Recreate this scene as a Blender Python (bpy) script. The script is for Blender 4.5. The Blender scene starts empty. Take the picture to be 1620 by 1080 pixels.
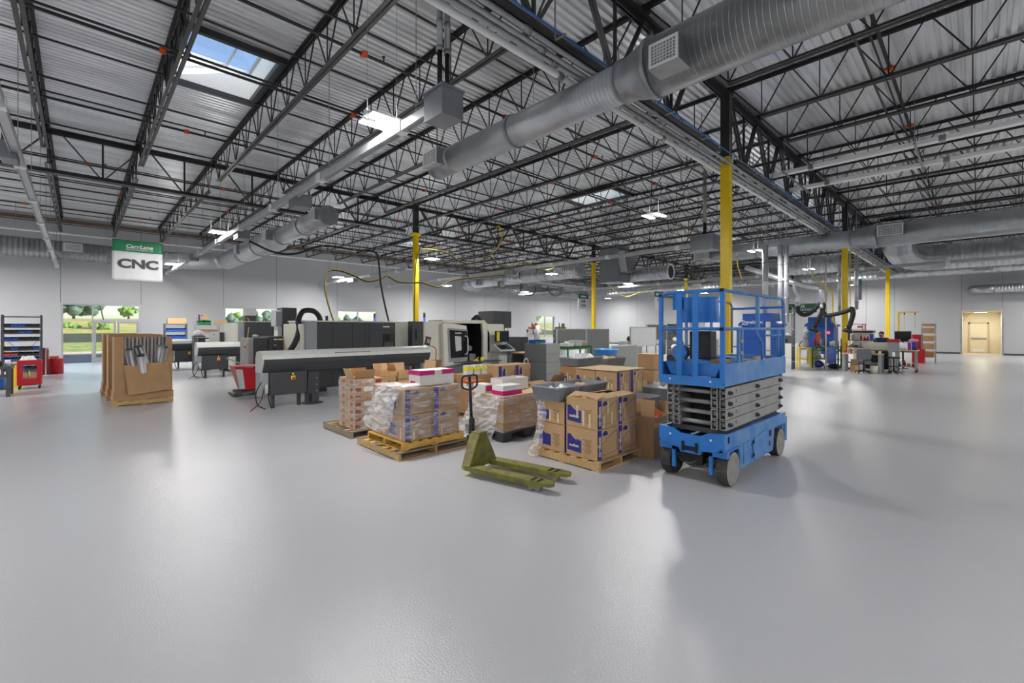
import bpy, bmesh, math, random
from mathutils import Vector, Matrix
random.seed(7)
SC = bpy.context.scene
COL = SC.collection
PI = math.pi

# ---------------------------------------------------------------- camera
cam_d = bpy.data.cameras.new('camera')
cam_d.sensor_width = 36.0
cam_d.lens = 711.0 / 1620.0 * 36.0
cam_d.shift_y = -22.0 / 1620.0
cam_d.clip_start = 0.05
cam_d.clip_end = 600
cam = bpy.data.objects.new('camera', cam_d)
cam.location = (0, 0, 1.8)
cam.rotation_euler = (PI / 2, 0, -math.radians(43.93))
COL.objects.link(cam)
SC.camera = cam

# ---------------------------------------------------------------- sky, sun, exposure
world = bpy.data.worlds.new('sky_world')
SC.world = world
world.use_nodes = True
wn = world.node_tree
wn.nodes.clear()
sky = wn.nodes.new('ShaderNodeTexSky')
sky.sky_type = 'NISHITA'
sky.sun_elevation = math.radians(35)
sky.sun_rotation = math.radians(200)
sky.sun_disc = False
sky.air_density = 1.0
sky.dust_density = 1.2
bgn = wn.nodes.new('ShaderNodeBackground')
bgn.inputs['Strength'].default_value = 0.20
won = wn.nodes.new('ShaderNodeOutputWorld')
wn.links.new(sky.outputs[0], bgn.inputs[0])
wn.links.new(bgn.outputs[0], won.inputs[0])
sun_d = bpy.data.lights.new('sun', 'SUN')
sun_d.energy = 7.0
sun_d.angle = math.radians(0.6)
sun_d.color = (1.0, 0.95, 0.86)
sun = bpy.data.objects.new('sun', sun_d)
sun.rotation_euler = (math.radians(70), 0, math.radians(60))
COL.objects.link(sun)
SC.view_settings.view_transform = 'Standard'
SC.view_settings.look = 'None'
SC.view_settings.gamma = 1.0
SC.view_settings.use_curve_mapping = False
SC.view_settings.exposure = 0.34
LAMP_W = 190.0

# ---------------------------------------------------------------- materials
def _lin(c):
    return c / 12.92 if c <= 0.04045 else ((c + 0.055) / 1.055) ** 2.4
def srgb(r, g, b):
    return (_lin(r / 255), _lin(g / 255), _lin(b / 255), 1.0)
MATS = {}
def mat(name, col, rough=0.5, metal=0.0, vary=0.0, vscale=6.0, bump=0.0, bscale=40.0, alpha=1.0, emit=None, estr=0.0,
        coat=0.0, spec=None, rvary=0.0, trans=0.0, stretch=None, col2=None):
    """procedural principled material; col is an 8-bit display colour"""
    m = bpy.data.materials.new(name)
    m.use_nodes = True
    nt = m.node_tree
    p = nt.nodes['Principled BSDF']
    base = srgb(*col)
    p.inputs['Base Color'].default_value = base
    p.inputs['Roughness'].default_value = rough
    p.inputs['Metallic'].default_value = metal
    if coat: p.inputs['Coat Weight'].default_value = coat
    if spec is not None: p.inputs['Specular IOR Level'].default_value = spec
    if trans: p.inputs['Transmission Weight'].default_value = trans
    if alpha < 1: p.inputs['Alpha'].default_value = alpha
    if emit:
        p.inputs['Emission Color'].default_value = srgb(*emit)
        p.inputs['Emission Strength'].default_value = estr
    tc = mp = None
    if vary or bump or rvary:
        tc = nt.nodes.new('ShaderNodeTexCoord')
        mp = nt.nodes.new('ShaderNodeMapping')
        nt.links.new(tc.outputs['Object'], mp.inputs[0])
        if stretch: mp.inputs['Scale'].default_value = stretch
    if vary or rvary:
        n = nt.nodes.new('ShaderNodeTexNoise')
        n.inputs['Scale'].default_value = vscale
        n.inputs['Detail'].default_value = 5
        nt.links.new(mp.outputs[0], n.inputs['Vector'])
        if vary:
            r = nt.nodes.new('ShaderNodeValToRGB')
            r.color_ramp.elements[0].position = 0.32
            r.color_ramp.elements[1].position = 0.68
            if col2:
                r.color_ramp.elements[0].color = srgb(*col2)
                r.color_ramp.elements[1].color = base
            else:
                r.color_ramp.elements[0].color = tuple(c * (1 - vary) for c in base[:3]) + (1,)
                r.color_ramp.elements[1].color = tuple(min(1, c * (1 + vary)) for c in base[:3]) + (1,)
            nt.links.new(n.outputs['Fac'], r.inputs[0])
            nt.links.new(r.outputs[0], p.inputs['Base Color'])
        if rvary:
            mr = nt.nodes.new('ShaderNodeMapRange')
            mr.inputs['To Min'].default_value = max(0, rough - rvary)
            mr.inputs['To Max'].default_value = min(1, rough + rvary)
            nt.links.new(n.outputs['Fac'], mr.inputs['Value'])
            nt.links.new(mr.outputs[0], p.inputs['Roughness'])
    if bump:
        nb = nt.nodes.new('ShaderNodeTexNoise')
        nb.inputs['Scale'].default_value = bscale
        nb.inputs['Detail'].default_value = 3
        nt.links.new(mp.outputs[0], nb.inputs['Vector'])
        b = nt.nodes.new('ShaderNodeBump')
        b.inputs['Strength'].default_value = bump
        b.inputs['Distance'].default_value = 0.01
        nt.links.new(nb.outputs['Fac'], b.inputs['Height'])
        nt.links.new(b.outputs[0], p.inputs['Normal'])
    MATS[name] = m
    return m

M = MATS
mat('epoxy_floor', (186, 187, 191), 0.21, bump=0.3, bscale=85)
mat('wall_paint', (172, 173, 175), 0.75, vary=0.02, vscale=0.4)
mat('cream_wall', (222, 213, 190), 0.7, vary=0.02)
mat('tan_floor', (196, 182, 156), 0.6, vary=0.1, vscale=20)
mat('joint_sealant', (120, 121, 122), 0.8, vary=0.1)
mat('black_base', (58, 60, 62), 0.6, vary=0.1)
mat('steel_black', (38, 38, 40), 0.45, vary=0.25, vscale=3)
mat('steel_black2', (56, 55, 54), 0.4, vary=0.25, vscale=4)
mat('deck', (228, 230, 232), 0.34, 0.75, vary=0.16, vscale=1.2, rvary=0.12, stretch=(0.35, 2.0, 1))
mat('duct', (182, 185, 188), 0.38, 0.8, vary=0.18, vscale=3.0, rvary=0.1)
mat('duct_dull', (128, 130, 133), 0.45, 0.8, vary=0.2, vscale=2.0, rvary=0.1)
mat('sheet_metal', (160, 163, 166), 0.4, 0.8, vary=0.12, vscale=4)
mat('grey_box', (128, 131, 137), 0.45, 0.1, vary=0.06)
mat('bus_metal', (190, 193, 196), 0.35, 0.5, vary=0.06)
mat('white_metal', (232, 233, 233), 0.4, vary=0.02)
mat('galv_pipe', (150, 152, 154), 0.35, 0.7, vary=0.1, vscale=8)
mat('yellow_paint', (240, 204, 10), 0.35, vary=0.04, vscale=3)
mat('silver_tube', (240, 242, 246), 0.28, 0.1, vary=0.04)
mat('orange_coupling', (214, 84, 32), 0.45, vary=0.1)
mat('rusty_steel', (104, 84, 70), 0.6, vary=0.3, vscale=9)
mat('blue_cable', (38, 108, 178), 0.5, vary=0.15, vscale=20)
mat('led', (255, 255, 255), 0.4, emit=(255, 255, 252), estr=14.0)
mat('black_rubber', (24, 24, 25), 0.5, vary=0.1)
mat('black_plastic', (34, 35, 37), 0.42, vary=0.08)
mat('yellow_hose', (222, 196, 40), 0.5, vary=0.1)
mat('alu_frame', (186, 189, 192), 0.35, 0.6, vary=0.04)

def glass_mat(name, tint=(235, 245, 245), a=0.12, rough=0.02):
    m = bpy.data.materials.new(name); m.use_nodes = True
    nt = m.node_tree; nt.nodes.clear()
    o = nt.nodes.new('ShaderNodeOutputMaterial'); mx = nt.nodes.new('ShaderNodeMixShader')
    t = nt.nodes.new('ShaderNodeBsdfTransparent'); t.inputs[0].default_value = srgb(*tint)
    g = nt.nodes.new('ShaderNodeBsdfGlossy'); g.inputs['Roughness'].default_value = rough
    mx.inputs[0].default_value = a
    nt.links.new(t.outputs[0], mx.inputs[1]); nt.links.new(g.outputs[0], mx.inputs[2]); nt.links.new(mx.outputs[0], o.inputs[0])
    MATS[name] = m
    return m
glass_mat('window_glass', (246, 250, 252), 0.08)
glass_mat('skylight_glass', (245, 248, 250), 0.08, 0.1)

def duct_mat(name, col, period, axis, rough=0.34, strength=0.5):
    mat(name, col, rough, 0.85, vary=0.12, vscale=2.5, rvary=0.08)
    nt = M[name].node_tree; p = nt.nodes['Principled BSDF']
    tc = [n for n in nt.nodes if n.type == 'TEX_COORD'][0]
    w = nt.nodes.new('ShaderNodeTexWave'); w.wave_type = 'BANDS'; w.bands_direction = axis; w.wave_profile = 'SIN'
    w.inputs['Scale'].default_value = 0.314/period; w.inputs['Distortion'].default_value = 0.0
    r = nt.nodes.new('ShaderNodeValToRGB'); r.color_ramp.elements[0].position = 0.86; r.color_ramp.elements[1].position = 0.99
    b = nt.nodes.new('ShaderNodeBump'); b.inputs['Strength'].default_value = strength; b.inputs['Distance'].default_value = 0.02; b.invert = True
    nt.links.new(tc.outputs['Object'], w.inputs['Vector']); nt.links.new(w.outputs['Fac'], r.inputs[0])
    nt.links.new(r.outputs[0], b.inputs['Height']); nt.links.new(b.outputs[0], p.inputs['Normal'])
duct_mat('duct_ribbed', (186, 189, 192), 0.066, 'Y', strength=0.35, rough=0.38)

# ---------------------------------------------------------------- mesh builder
SPLIT = {'hanger_rod', 'collar', 'couplings', 'sprinkler_heads', 'seat', 'front_edge', 'joint_cover', 'hook', 'bands', 'bolts', 'grommets', 'load_roller', 'opening_angle', 'hinge', 'latch_slots', 'wheel', 'feet', 'label', 'white_label', 'red_print', 'magenta_lid', 'tow_bracket', 'ladder_step', 'lid_white', 'stand', 'air_hose', 'post', 'leg', 'base', 'cap', 'uprights', 'hose_reel', 'markers'}
class MB:
    def __init__(s):
        s.v = []; s.f = []; s.mi = []; s.sm = []
    def add(s, vs, fs, mi=0, sm=False):
        o = len(s.v)
        s.v += [tuple(v) for v in vs]
        s.f += [tuple(i + o for i in f) for f in fs]
        s.mi += [mi] * len(fs); s.sm += [sm] * len(fs)
        return s
    def box(s, x0, x1, y0, y1, z0, z1, mi=0):
        if x0 > x1: x0, x1 = x1, x0
        if y0 > y1: y0, y1 = y1, y0
        if z0 > z1: z0, z1 = z1, z0
        return s.add([(x0,y0,z0),(x1,y0,z0),(x1,y1,z0),(x0,y1,z0),(x0,y0,z1),(x1,y0,z1),(x1,y1,z1),(x0,y1,z1)],
                     [(0,3,2,1),(4,5,6,7),(0,1,5,4),(1,2,6,5),(2,3,7,6),(3,0,4,7)], mi)
    def cbox(s, c, d, rot=(0,0,0), mi=0):
        R = Matrix.Rotation(rot[2],3,'Z') @ Matrix.Rotation(rot[1],3,'Y') @ Matrix.Rotation(rot[0],3,'X')
        c = Vector(c); vs = []
        for z in (-1,1):
            for x,y in ((-1,-1),(1,-1),(1,1),(-1,1)):
                vs.append(c + R @ Vector((x*d[0]/2, y*d[1]/2, z*d[2]/2)))
        return s.add(vs, [(0,3,2,1),(4,5,6,7),(0,1,5,4),(1,2,6,5),(2,3,7,6),(3,0,4,7)], mi)
    def bar(s, p, q, w, h=None, mi=0, up=(0,0,1)):
        """rectangular bar from p to q"""
        h = w if h is None else h
        p = Vector(p); q = Vector(q); d = (q-p)
        if d.length < 1e-6: return s
        d.normalize(); u = Vector(up)
        if abs(d.dot(u)) > 0.98: u = Vector((1,0,0))
        a = d.cross(u).normalized(); b = a.cross(d).normalized()
        vs = [c + a*(i*w/2) + b*(j*h/2) for c in (p,q) for i,j in ((-1,-1),(1,-1),(1,1),(-1,1))]
        return s.add(vs, [(0,3,2,1),(4,5,6,7),(0,1,5,4),(1,2,6,5),(2,3,7,6),(3,0,4,7)], mi)
    def cyl(s, p, q, r, r2=None, n=16, mi=0, caps=True, sm=True):
        r2 = r if r2 is None else r2
        p = Vector(p); q = Vector(q); d = (q-p).normalized()
        u = Vector((0,0,1)) if abs(d.z) < 0.95 else Vector((1,0,0))
        a = d.cross(u).normalized(); b = d.cross(a).normalized()
        ring = [(math.cos(2*PI*i/n), math.sin(2*PI*i/n)) for i in range(n)]
        vs = [p + (a*c + b*t)*r for c,t in ring] + [q + (a*c + b*t)*r2 for c,t in ring]
        s.add(vs, [(i, n+i, n+(i+1)%n, (i+1)%n) for i in range(n)], mi, sm)
        if caps:
            s.add([v for v in vs[:n]], [tuple(range(n))], mi)
            s.add([v for v in vs[n:]], [tuple(reversed(range(n)))], mi)
        return s
    def tube(s, pts, r, n=8, mi=0, caps=True, sm=True):
        """tube through points; r is a number or one radius per point"""
        pts = [Vector(p) for p in pts]
        rs = r if isinstance(r, (list, tuple)) else [r]*len(pts)
        a = None; vs = []
        for k, p in enumerate(pts):
            d = (pts[min(k+1,len(pts)-1)] - pts[max(k-1,0)])
            d = d.normalized() if d.length > 1e-9 else Vector((0,0,1))
            if a is None:
                u = Vector((0,0,1)) if abs(d.z) < 0.9 else Vector((1,0,0))
                a = d.cross(u).normalized()
            else:
                a = (a - d*a.dot(d))
                a = a.normalized() if a.length > 1e-6 else d.orthogonal().normalized()
            b = d.cross(a)
            vs += [p + (a*math.cos(2*PI*i/n) + b*math.sin(2*PI*i/n))*rs[k] for i in range(n)]
        fs = [(k*n+i, k*n+(i+1)%n, (k+1)*n+(i+1)%n, (k+1)*n+i) for k in range(len(pts)-1) for i in range(n)]
        s.add(vs, fs, mi, sm)
        if caps:
            s.add(vs[:n], [tuple(reversed(range(n)))], mi)
            s.add(vs[-n:], [tuple(range(n))], mi)
        return s
    def prism(s, poly, axis, a, b, mi=0, sm=False):
        """extrude a polygon along axis; poly coords are the other two axes in cyclic order (x:yz, y:xz, z:xy)"""
        def P(u, v, w):
            return {'x': (w,u,v), 'y': (u,w,v), 'z': (u,v,w)}[axis]
        n = len(poly)
        vs = [P(u,v,a) for u,v in poly] + [P(u,v,b) for u,v in poly]
        s.add(vs, [(i,(i+1)%n,n+(i+1)%n,n+i) for i in range(n)], mi, sm)
        s.add(vs, [tuple(range(n)), tuple(range(n,2*n))], mi)
        return s
    def quad(s, a, b, c, d, mi=0):
        return s.add([a,b,c,d], [(0,1,2,3)], mi)
    def sphere(s, c, r, nu=12, nv=8, mi=0, sc=(1,1,1)):
        vs = []; fs = []
        for j in range(nv+1):
            t = PI*j/nv
            for i in range(nu):
                p = 2*PI*i/nu
                vs.append((c[0]+r*sc[0]*math.sin(t)*math.cos(p), c[1]+r*sc[1]*math.sin(t)*math.sin(p), c[2]+r*sc[2]*math.cos(t)))
        for j in range(nv):
            for i in range(nu):
                fs.append((j*nu+i, (j+1)*nu+i, (j+1)*nu+(i+1)%nu, j*nu+(i+1)%nu))
        return s.add(vs, fs, mi, True)
    def lathe(s, prof, c=(0,0,0), n=20, mi=0, sm=True):
        """prof = [(r,z)...] about the vertical axis through c"""
        vs = [(c[0]+r*math.cos(2*PI*i/n), c[1]+r*math.sin(2*PI*i/n), c[2]+z) for r,z in prof for i in range(n)]
        fs = [(k*n+i, k*n+(i+1)%n, (k+1)*n+(i+1)%n, (k+1)*n+i) for k in range(len(prof)-1) for i in range(n)]
        return s.add(vs, fs, mi, sm)
    def rot(s, ang, axis='Z', about=(0,0,0), start=0):
        R = Matrix.Rotation(ang, 3, axis); c = Vector(about)
        for i in range(start, len(s.v)): s.v[i] = tuple(R @ (Vector(s.v[i]) - c) + c)
        return s
    def move(s, d, start=0):
        for i in range(start, len(s.v)): s.v[i] = (s.v[i][0]+d[0], s.v[i][1]+d[1], s.v[i][2]+d[2])
        return s
    def pieces(s):
        par = list(range(len(s.v))); key = {}
        def find(i):
            while par[i] != i: par[i] = par[par[i]]; i = par[i]
            return i
        for i, v in enumerate(s.v):
            k = (round(v[0], 4), round(v[1], 4), round(v[2], 4))
            if k in key: par[find(i)] = find(key[k])
            else: key[k] = i
        for f in s.f:
            for a in f[1:]: par[find(a)] = find(f[0])
        # pieces whose boxes touch stay together
        root = {}
        for i in range(len(s.v)): root.setdefault(find(i), []).append(i)
        bb = [[min(s.v[i][k] for i in g) - 0.003 for k in range(3)] + [max(s.v[i][k] for i in g) + 0.003 for k in range(3)] for g in root.values()]
        gs = list(root.values()); lab = list(range(len(gs)))
        for i in range(len(gs)):
            for j in range(i):
                if all(bb[i][k] <= bb[j][k+3] and bb[j][k] <= bb[i][k+3] for k in range(3)):
                    a, b = lab[i], lab[j]
                    if a != b: lab = [b if q == a else q for q in lab]
        vl = {}
        for g, l in zip(gs, lab):
            for i in g: vl[i] = l
        out = {}
        for f, mi, sm in zip(s.f, s.mi, s.sm):
            o = out.setdefault(vl[f[0]], (MB(), {}))
            q, mp = o; nf = []
            for i in f:
                if i not in mp: mp[i] = len(q.v); q.v.append(s.v[i])
                nf.append(mp[i])
            q.f.append(tuple(nf)); q.mi.append(mi); q.sm.append(sm)
        return [q for q, _ in out.values()]
    def build(s, name, mats, parent=None, loc=(0,0,0), rz=0, bevel=0, seg=2):
        if name in SPLIT and parent is not None:
            ps = s.pieces()
            if 1 < len(ps) < 100:
                os_ = [q._build(name, mats, parent, loc, rz, bevel, seg) for q in ps]
                return os_[0]
        return s._build(name, mats, parent, loc, rz, bevel, seg)
    def _build(s, name, mats, parent=None, loc=(0,0,0), rz=0, bevel=0, seg=2):
        me = bpy.data.meshes.new(name)
        me.from_pydata(s.v, [], s.f)
        mats = mats if isinstance(mats, (list, tuple)) else [mats]
        for m in mats: me.materials.append(M[m] if isinstance(m, str) else m)
        me.polygons.foreach_set('material_index', s.mi)
        me.polygons.foreach_set('use_smooth', s.sm)
        bm = bmesh.new(); bm.from_mesh(me)
        bmesh.ops.remove_doubles(bm, verts=bm.verts, dist=1e-5)
        bmesh.ops.recalc_face_normals(bm, faces=bm.faces)
        bm.to_mesh(me); bm.free()
        me.update()
        o = bpy.data.objects.new(name, me)
        o.location = loc; o.rotation_euler = (0,0,rz)
        COL.objects.link(o)
        if parent: o.parent = parent
        if bevel:
            b = o.modifiers.new('bevel', 'BEVEL'); b.width = bevel; b.segments = seg; b.limit_method = 'ANGLE'; b.angle_limit = math.radians(40)
        return o

def tag(o, label=None, cat=None, group=None, kind=None):
    if label: o['label'] = label
    if cat: o['category'] = cat
    if group: o['group'] = group
    if kind: o['kind'] = kind
    return o
def thing(name, label, cat, loc=(0,0,0), rz=0, group=None, rot=None):
    o = bpy.data.objects.new(name, None)
    o.empty_display_size = 0.1
    o.location = loc; o.rotation_euler = rot if rot else (0,0,rz)
    COL.objects.link(o)
    return tag(o, label, cat, group)
def struct(name, mb, mats, **k):
    o = mb.build(name, mats, **k); o['kind'] = 'structure'; return o
def copy_tree(o, parent=None):
    c = o.copy(); COL.objects.link(c)
    if parent: c.parent = parent
    for ch in o.children: copy_tree(ch, c)
    return c
def dup(o, loc, rz=None, label=None, group=None):
    c = copy_tree(o); c.location = loc
    if rz is not None: c.rotation_euler = (0,0,rz)
    if label: c['label'] = label
    if group: c['group'] = group
    return c
def lettering(s, size, m, parent, loc, rot=(PI/2,0,0), name='lettering', bold=0.0, shear=0.0, align='CENTER', sx=1.0, depth=0.001):
    cu = bpy.data.curves.new(name, 'FONT'); cu.body = s; cu.size = size; cu.offset = bold; cu.shear = shear
    cu.align_x = align; cu.align_y = 'CENTER'; cu.extrude = depth; cu.resolution_u = 3
    t = bpy.data.objects.new(name+'_tmp', cu); COL.objects.link(t)
    bpy.context.view_layer.update()
    me = bpy.data.meshes.new_from_object(t.evaluated_get(bpy.context.evaluated_depsgraph_get()))
    bpy.data.objects.remove(t)
    me.materials.clear(); me.materials.append(M[m] if isinstance(m, str) else m)
    me.name = name
    o = bpy.data.objects.new(name, me); o.location = loc; o.rotation_euler = rot; o.scale = (sx,1,1)
    COL.objects.link(o)
    if parent: o.parent = parent
    return o
def curve_pts(ctrl, n=8):
    """Catmull-Rom through control points"""
    c = [Vector(p) for p in ctrl]; c = [c[0]*2-c[1]] + c + [c[-1]*2-c[-2]]
    out = []
    for i in range(1, len(c)-2):
        for k in range(n):
            t = k/n; p0,p1,p2,p3 = c[i-1],c[i],c[i+1],c[i+2]
            out.append(0.5*((2*p1)+(p2-p0)*t+(2*p0-5*p1+4*p2-p3)*t*t+(3*p1-p0-3*p2+p3)*t*t*t))
    out.append(c[-2])
    return out
# ================================================================ SHELL
XL, XR_, YF_, YB = -15.9, 43.3, -22.6, 31.5      # inner faces
ZD = 7.3                                          # underside of the roof deck
struct('floor', MB().box(XL-0.3, XR_+0.3, YF_-0.3, YB+0.3, -0.2, 0), 'epoxy_floor')
# left wall with its openings (x0, x1, z0, z1)
OPEN = [(-0.63, 2.39, 0.0, 3.0), (6.3, 9.16, 0.75, 3.02), (13.19, 16.23, 0.75, 3.02), (26.95, 29.9, 0.75, 3.02), (33.8, 36.7, 0.75, 3.02)]
wl = MB(); x = XL - 0.3
for a, b, c, d in OPEN:
    wl.box(x, a, YB, YB+0.3, 0, 7.6)
    wl.box(a, b, YB, YB+0.3, d, 7.6)
    if c > 0: wl.box(a, b, YB, YB+0.3, 0, c)
    x = b
wl.box(x, XR_+0.3, YB, YB+0.3, 0, 7.6)
struct('wall_left', wl, 'wall_paint')
DY0, DY1 = -1.06, 0.78
wr = MB().box(XR_, XR_+0.3, YF_, DY0, 0, 7.6).box(XR_, XR_+0.3, DY1, YB, 0, 7.6).box(XR_, XR_+0.3, DY0, DY1, 2.96, 7.6)
struct('wall_right', wr, 'wall_paint')
struct('wall_back', MB().box(XL-0.3, XR_+0.3, YF_-0.3, YF_, 0, 7.6), 'wall_paint')
struct('wall_front', MB().box(XL-0.3, XL, YF_, YB, 0, 7.6), 'wall_paint')
# panel joints and base
n = 1
for xx in (-12.5, -6.6, -0.66, 2.42, 6.26, 9.2, 13.15, 19.0, 23.5, 26.9, 29.95, 33.75, 39.4):
    z0 = 3.05 if any(abs(xx-a) < 0.06 or abs(xx-b) < 0.06 for a, b, _, _ in OPEN) else 0
    struct('trim_%d' % n, MB().box(xx-0.012, xx+0.012, YB-0.004, YB, z0, 7.2), 'joint_sealant'); n += 1
for yy in (25.5, 19.0, 12.6, 5.96, 4.30, 0.80, -1.08, -5.5):
    z0 = 3.0 if yy in (0.80, -1.08) else 0
    struct('trim_%d' % n, MB().box(XR_-0.004, XR_, yy-0.012, yy+0.012, z0, 7.2), 'joint_sealant'); n += 1
struct('baseboard_right', MB().box(XR_-0.02, XR_, YF_, DY0-0.08, 0, 0.11).box(XR_-0.02, XR_, DY1+0.08, YB, 0, 0.11), 'black_base')
struct('baseboard_left', MB().box(XL, -0.7, YB-0.02, YB, 0, 0.1).box(2.45, XR_-0.03, YB-0.02, YB, 0, 0.1), 'black_base')
# steel corner guards of the right opening
struct('trim_%d' % n, MB().box(XR_-0.012, XR_, DY0-0.08, DY0, 0, 2.4).box(XR_-0.012, XR_, DY1, DY1+0.08, 0, 2.4), 'sheet_metal'); n += 1
# rusty roof-edge angle on the left wall and on the right wall
struct('trim_%d' % n, MB().box(XL, XR_-0.1, YB-0.08, YB, 7.1, 7.16).box(XL, XR_-0.1, YB-0.012, YB, 7.0, 7.1), 'rusty_steel'); n += 1
struct('trim_%d' % n, MB().box(XR_-0.08, XR_, YF_, YB-0.1, 7.1, 7.16), 'steel_black2'); n += 1
# corridor behind the opening
CX = 46.3
struct('floor_corridor', MB().box(XR_+0.3, CX, DY0-0.1, DY1+0.1, -0.2, 0.0), 'tan_floor')
struct('ceiling_corridor', MB().box(XR_+0.3, CX, DY0-0.1, DY1+0.1, 2.86, 2.96), 'cream_wall')
struct('wall_corridor_near', MB().box(XR_+0.3, CX, DY0-0.2, DY0, 0, 2.96), 'cream_wall')
struct('wall_corridor_far', MB().box(XR_+0.3, CX, DY1, DY1+0.2, 0, 2.96), 'cream_wall')
struct('wall_corridor_end', MB().box(CX, CX+0.2, DY0-0.2, DY1+0.2, 0, 2.96), 'cream_wall')
struct('trim_%d' % n, MB().box(XR_-0.001, XR_+0.31, DY0-0.001, DY0+0.015, 0, 2.95).box(XR_-0.001, XR_+0.31, DY1-0.015, DY1+0.001, 0, 2.95).box(XR_-0.001, XR_+0.31, DY0+0.015, DY1-0.015, 2.935, 2.961), 'cream_wall'); n += 1
d = struct('door_1', MB().box(CX-0.04, CX-0.001, -0.42, 0.42, 0.01, 2.08), 'cream_wall')
MB().box(CX-0.07, CX-0.04, -0.5, -0.42, 0, 2.16).box(CX-0.07, CX-0.04, 0.42, 0.5, 0, 2.16).box(CX-0.07, CX-0.04, -0.5, 0.5, 2.08, 2.16).build('door_frame', mat('cream_frame', (196, 180, 148), 0.5, vary=0.02), d)
MB().box(CX-0.11, CX-0.07, -0.36, 0.36, 1.0, 1.07).box(CX-0.075, CX-0.04, -0.38, -0.34, 0.98, 1.09).box(CX-0.075, CX-0.04, 0.34, 0.38, 0.98, 1.09).build('push_bar', 'sheet_metal', d)
MB().box(CX-0.05, CX-0.04, -0.3, 0.3, 0.05, 0.28).build('kick_plate', 'white_metal', d)
cl = thing('troffer_light', 'recessed square ceiling light in the beige corridor beyond the right opening', 'ceiling light', (44.6, -0.1, 2.86))
MB().box(-0.35, 0.35, -0.33, 0.33, -0.02, 0.0).build('frame', 'white_metal', cl)
MB().box(-0.31, 0.31, -0.29, 0.29, -0.03, -0.02).build('diffuser', mat('led_soft', (255, 250, 235), 0.5, emit=(255, 244, 220), estr=4), cl)
la = bpy.data.lights.new('corridor_lamp', 'AREA'); la.shape = 'SQUARE'; la.size = 0.6; la.energy = 34; la.color = (1, 0.96, 0.88)
lo = bpy.data.objects.new('corridor_lamp', la); lo.location = (0, 0, -0.05); COL.objects.link(lo); lo.parent = cl

# storefront and windows
def window(i, a, b, c, d, mulls, door=False):
    fr = MB(); t = 0.06; y0, y1 = YB+0.02, YB+0.14
    fr.box(a, b, y0, y1, d-t, d).box(a, a+t, y0, y1, c, d-t).box(b-t, b, y0, y1, c, d-t)
    if not door: fr.box(a+t, b-t, y0, y1, c, c+t)
    for m_ in mulls: fr.box(m_-t/2, m_+t/2, y0, y1, c+(0 if door else t), d-t)
    o = struct('window_%d' % i, fr, 'alu_frame')
    xs = [a+t] + [v for m_ in mulls for v in (m_-t/2, m_+t/2)] + [b-t]
    for k in range(0, len(xs), 2):
        if door and k == 2: MB().box(xs[k], xs[k+1], YB+0.075, YB+0.085, 2.2, d-t).build('pane', 'window_glass', o)
        else: MB().box(xs[k], xs[k+1], YB+0.075, YB+0.085, c+(0 if door else t), d-t).build('pane', 'window_glass', o)
    return o
o = window(1, -0.63, 2.39, 0.0, 3.0, [0.5], True)
MB().box(0.53, 2.33, YB+0.03, YB+0.13, 2.13, 2.2).build('header', 'alu_frame', o)
for i, (a, b) in enumerate(((0.53, 1.42), (1.44, 2.33))):
    d_ = MB().box(a+0.01, a+0.1, YB+0.04, YB+0.1, 0.01, 2.12).box(b-0.1, b-0.01, YB+0.04, YB+0.1, 0.01, 2.12).box(a+0.1, b-0.1, YB+0.04, YB+0.1, 2.02, 2.12).box(a+0.1, b-0.1, YB+0.04, YB+0.1, 0.01, 0.26)
    d_ = struct('door_%d' % (i+2), d_, mat('door_alu%d' % i, (170, 173, 177), 0.35, 0.5, vary=0.04))
    MB().box(a+0.1, b-0.1, YB+0.065, YB+0.075, 0.26, 2.02).build('pane', 'window_glass', d_)
    MB().tube([(b-0.15 if i == 0 else a+0.15, YB-0.02, 0.9), (b-0.15 if i == 0 else a+0.15, YB-0.02, 1.3)], 0.012).box((b-0.15 if i == 0 else a+0.15)-0.01, (b-0.15 if i == 0 else a+0.15)+0.01, YB-0.02, YB+0.04, 1.28, 1.3).build('door_handle', 'sheet_metal', d_)
window(2, *OPEN[1], [7.4]); window(3, *OPEN[2], [14.7]); window(4, *OPEN[3], [28.4]); window(5, *OPEN[4], [35.2])

# ---------------------------------------------------------------- corrugated roof deck with skylight wells
SKY = [(1.42, 2.98, 9.9, 12.25), (14.78, 16.36, 9.9, 12.25), (28.15, 29.7, 9.9, 12.25), (14.78, 16.36, 24.6, 26.9), (28.15, 29.7, 24.6, 26.9)]
dk = MB(); PT = 0.1524; ny = int((YB + 0.3 - (YF_-0.3)) / PT); 
for k in range(ny+1):
    y = YF_ - 0.3 + k*PT
    holes = sorted([(a, b) for a, b, c, d in SKY if y + PT > c and y < d])
    xs = [XL-0.3] + [v for h in holes for v in h] + [XR_+0.3]
    for j in range(0, len(xs), 2):
        a, b = xs[j], xs[j+1]
        pr = [(y, ZD), (y+0.075, ZD), (y+0.090, ZD+0.055), (y+0.1374, ZD+0.055), (y+PT, ZD)]
        vs = [(a, p, q) for p, q in pr] + [(b, p, q) for p, q in pr]
        dk.add(vs, [(i, i+1, 6+i, 5+i) for i in range(4)])
struct('ceiling', dk, 'deck')
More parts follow.
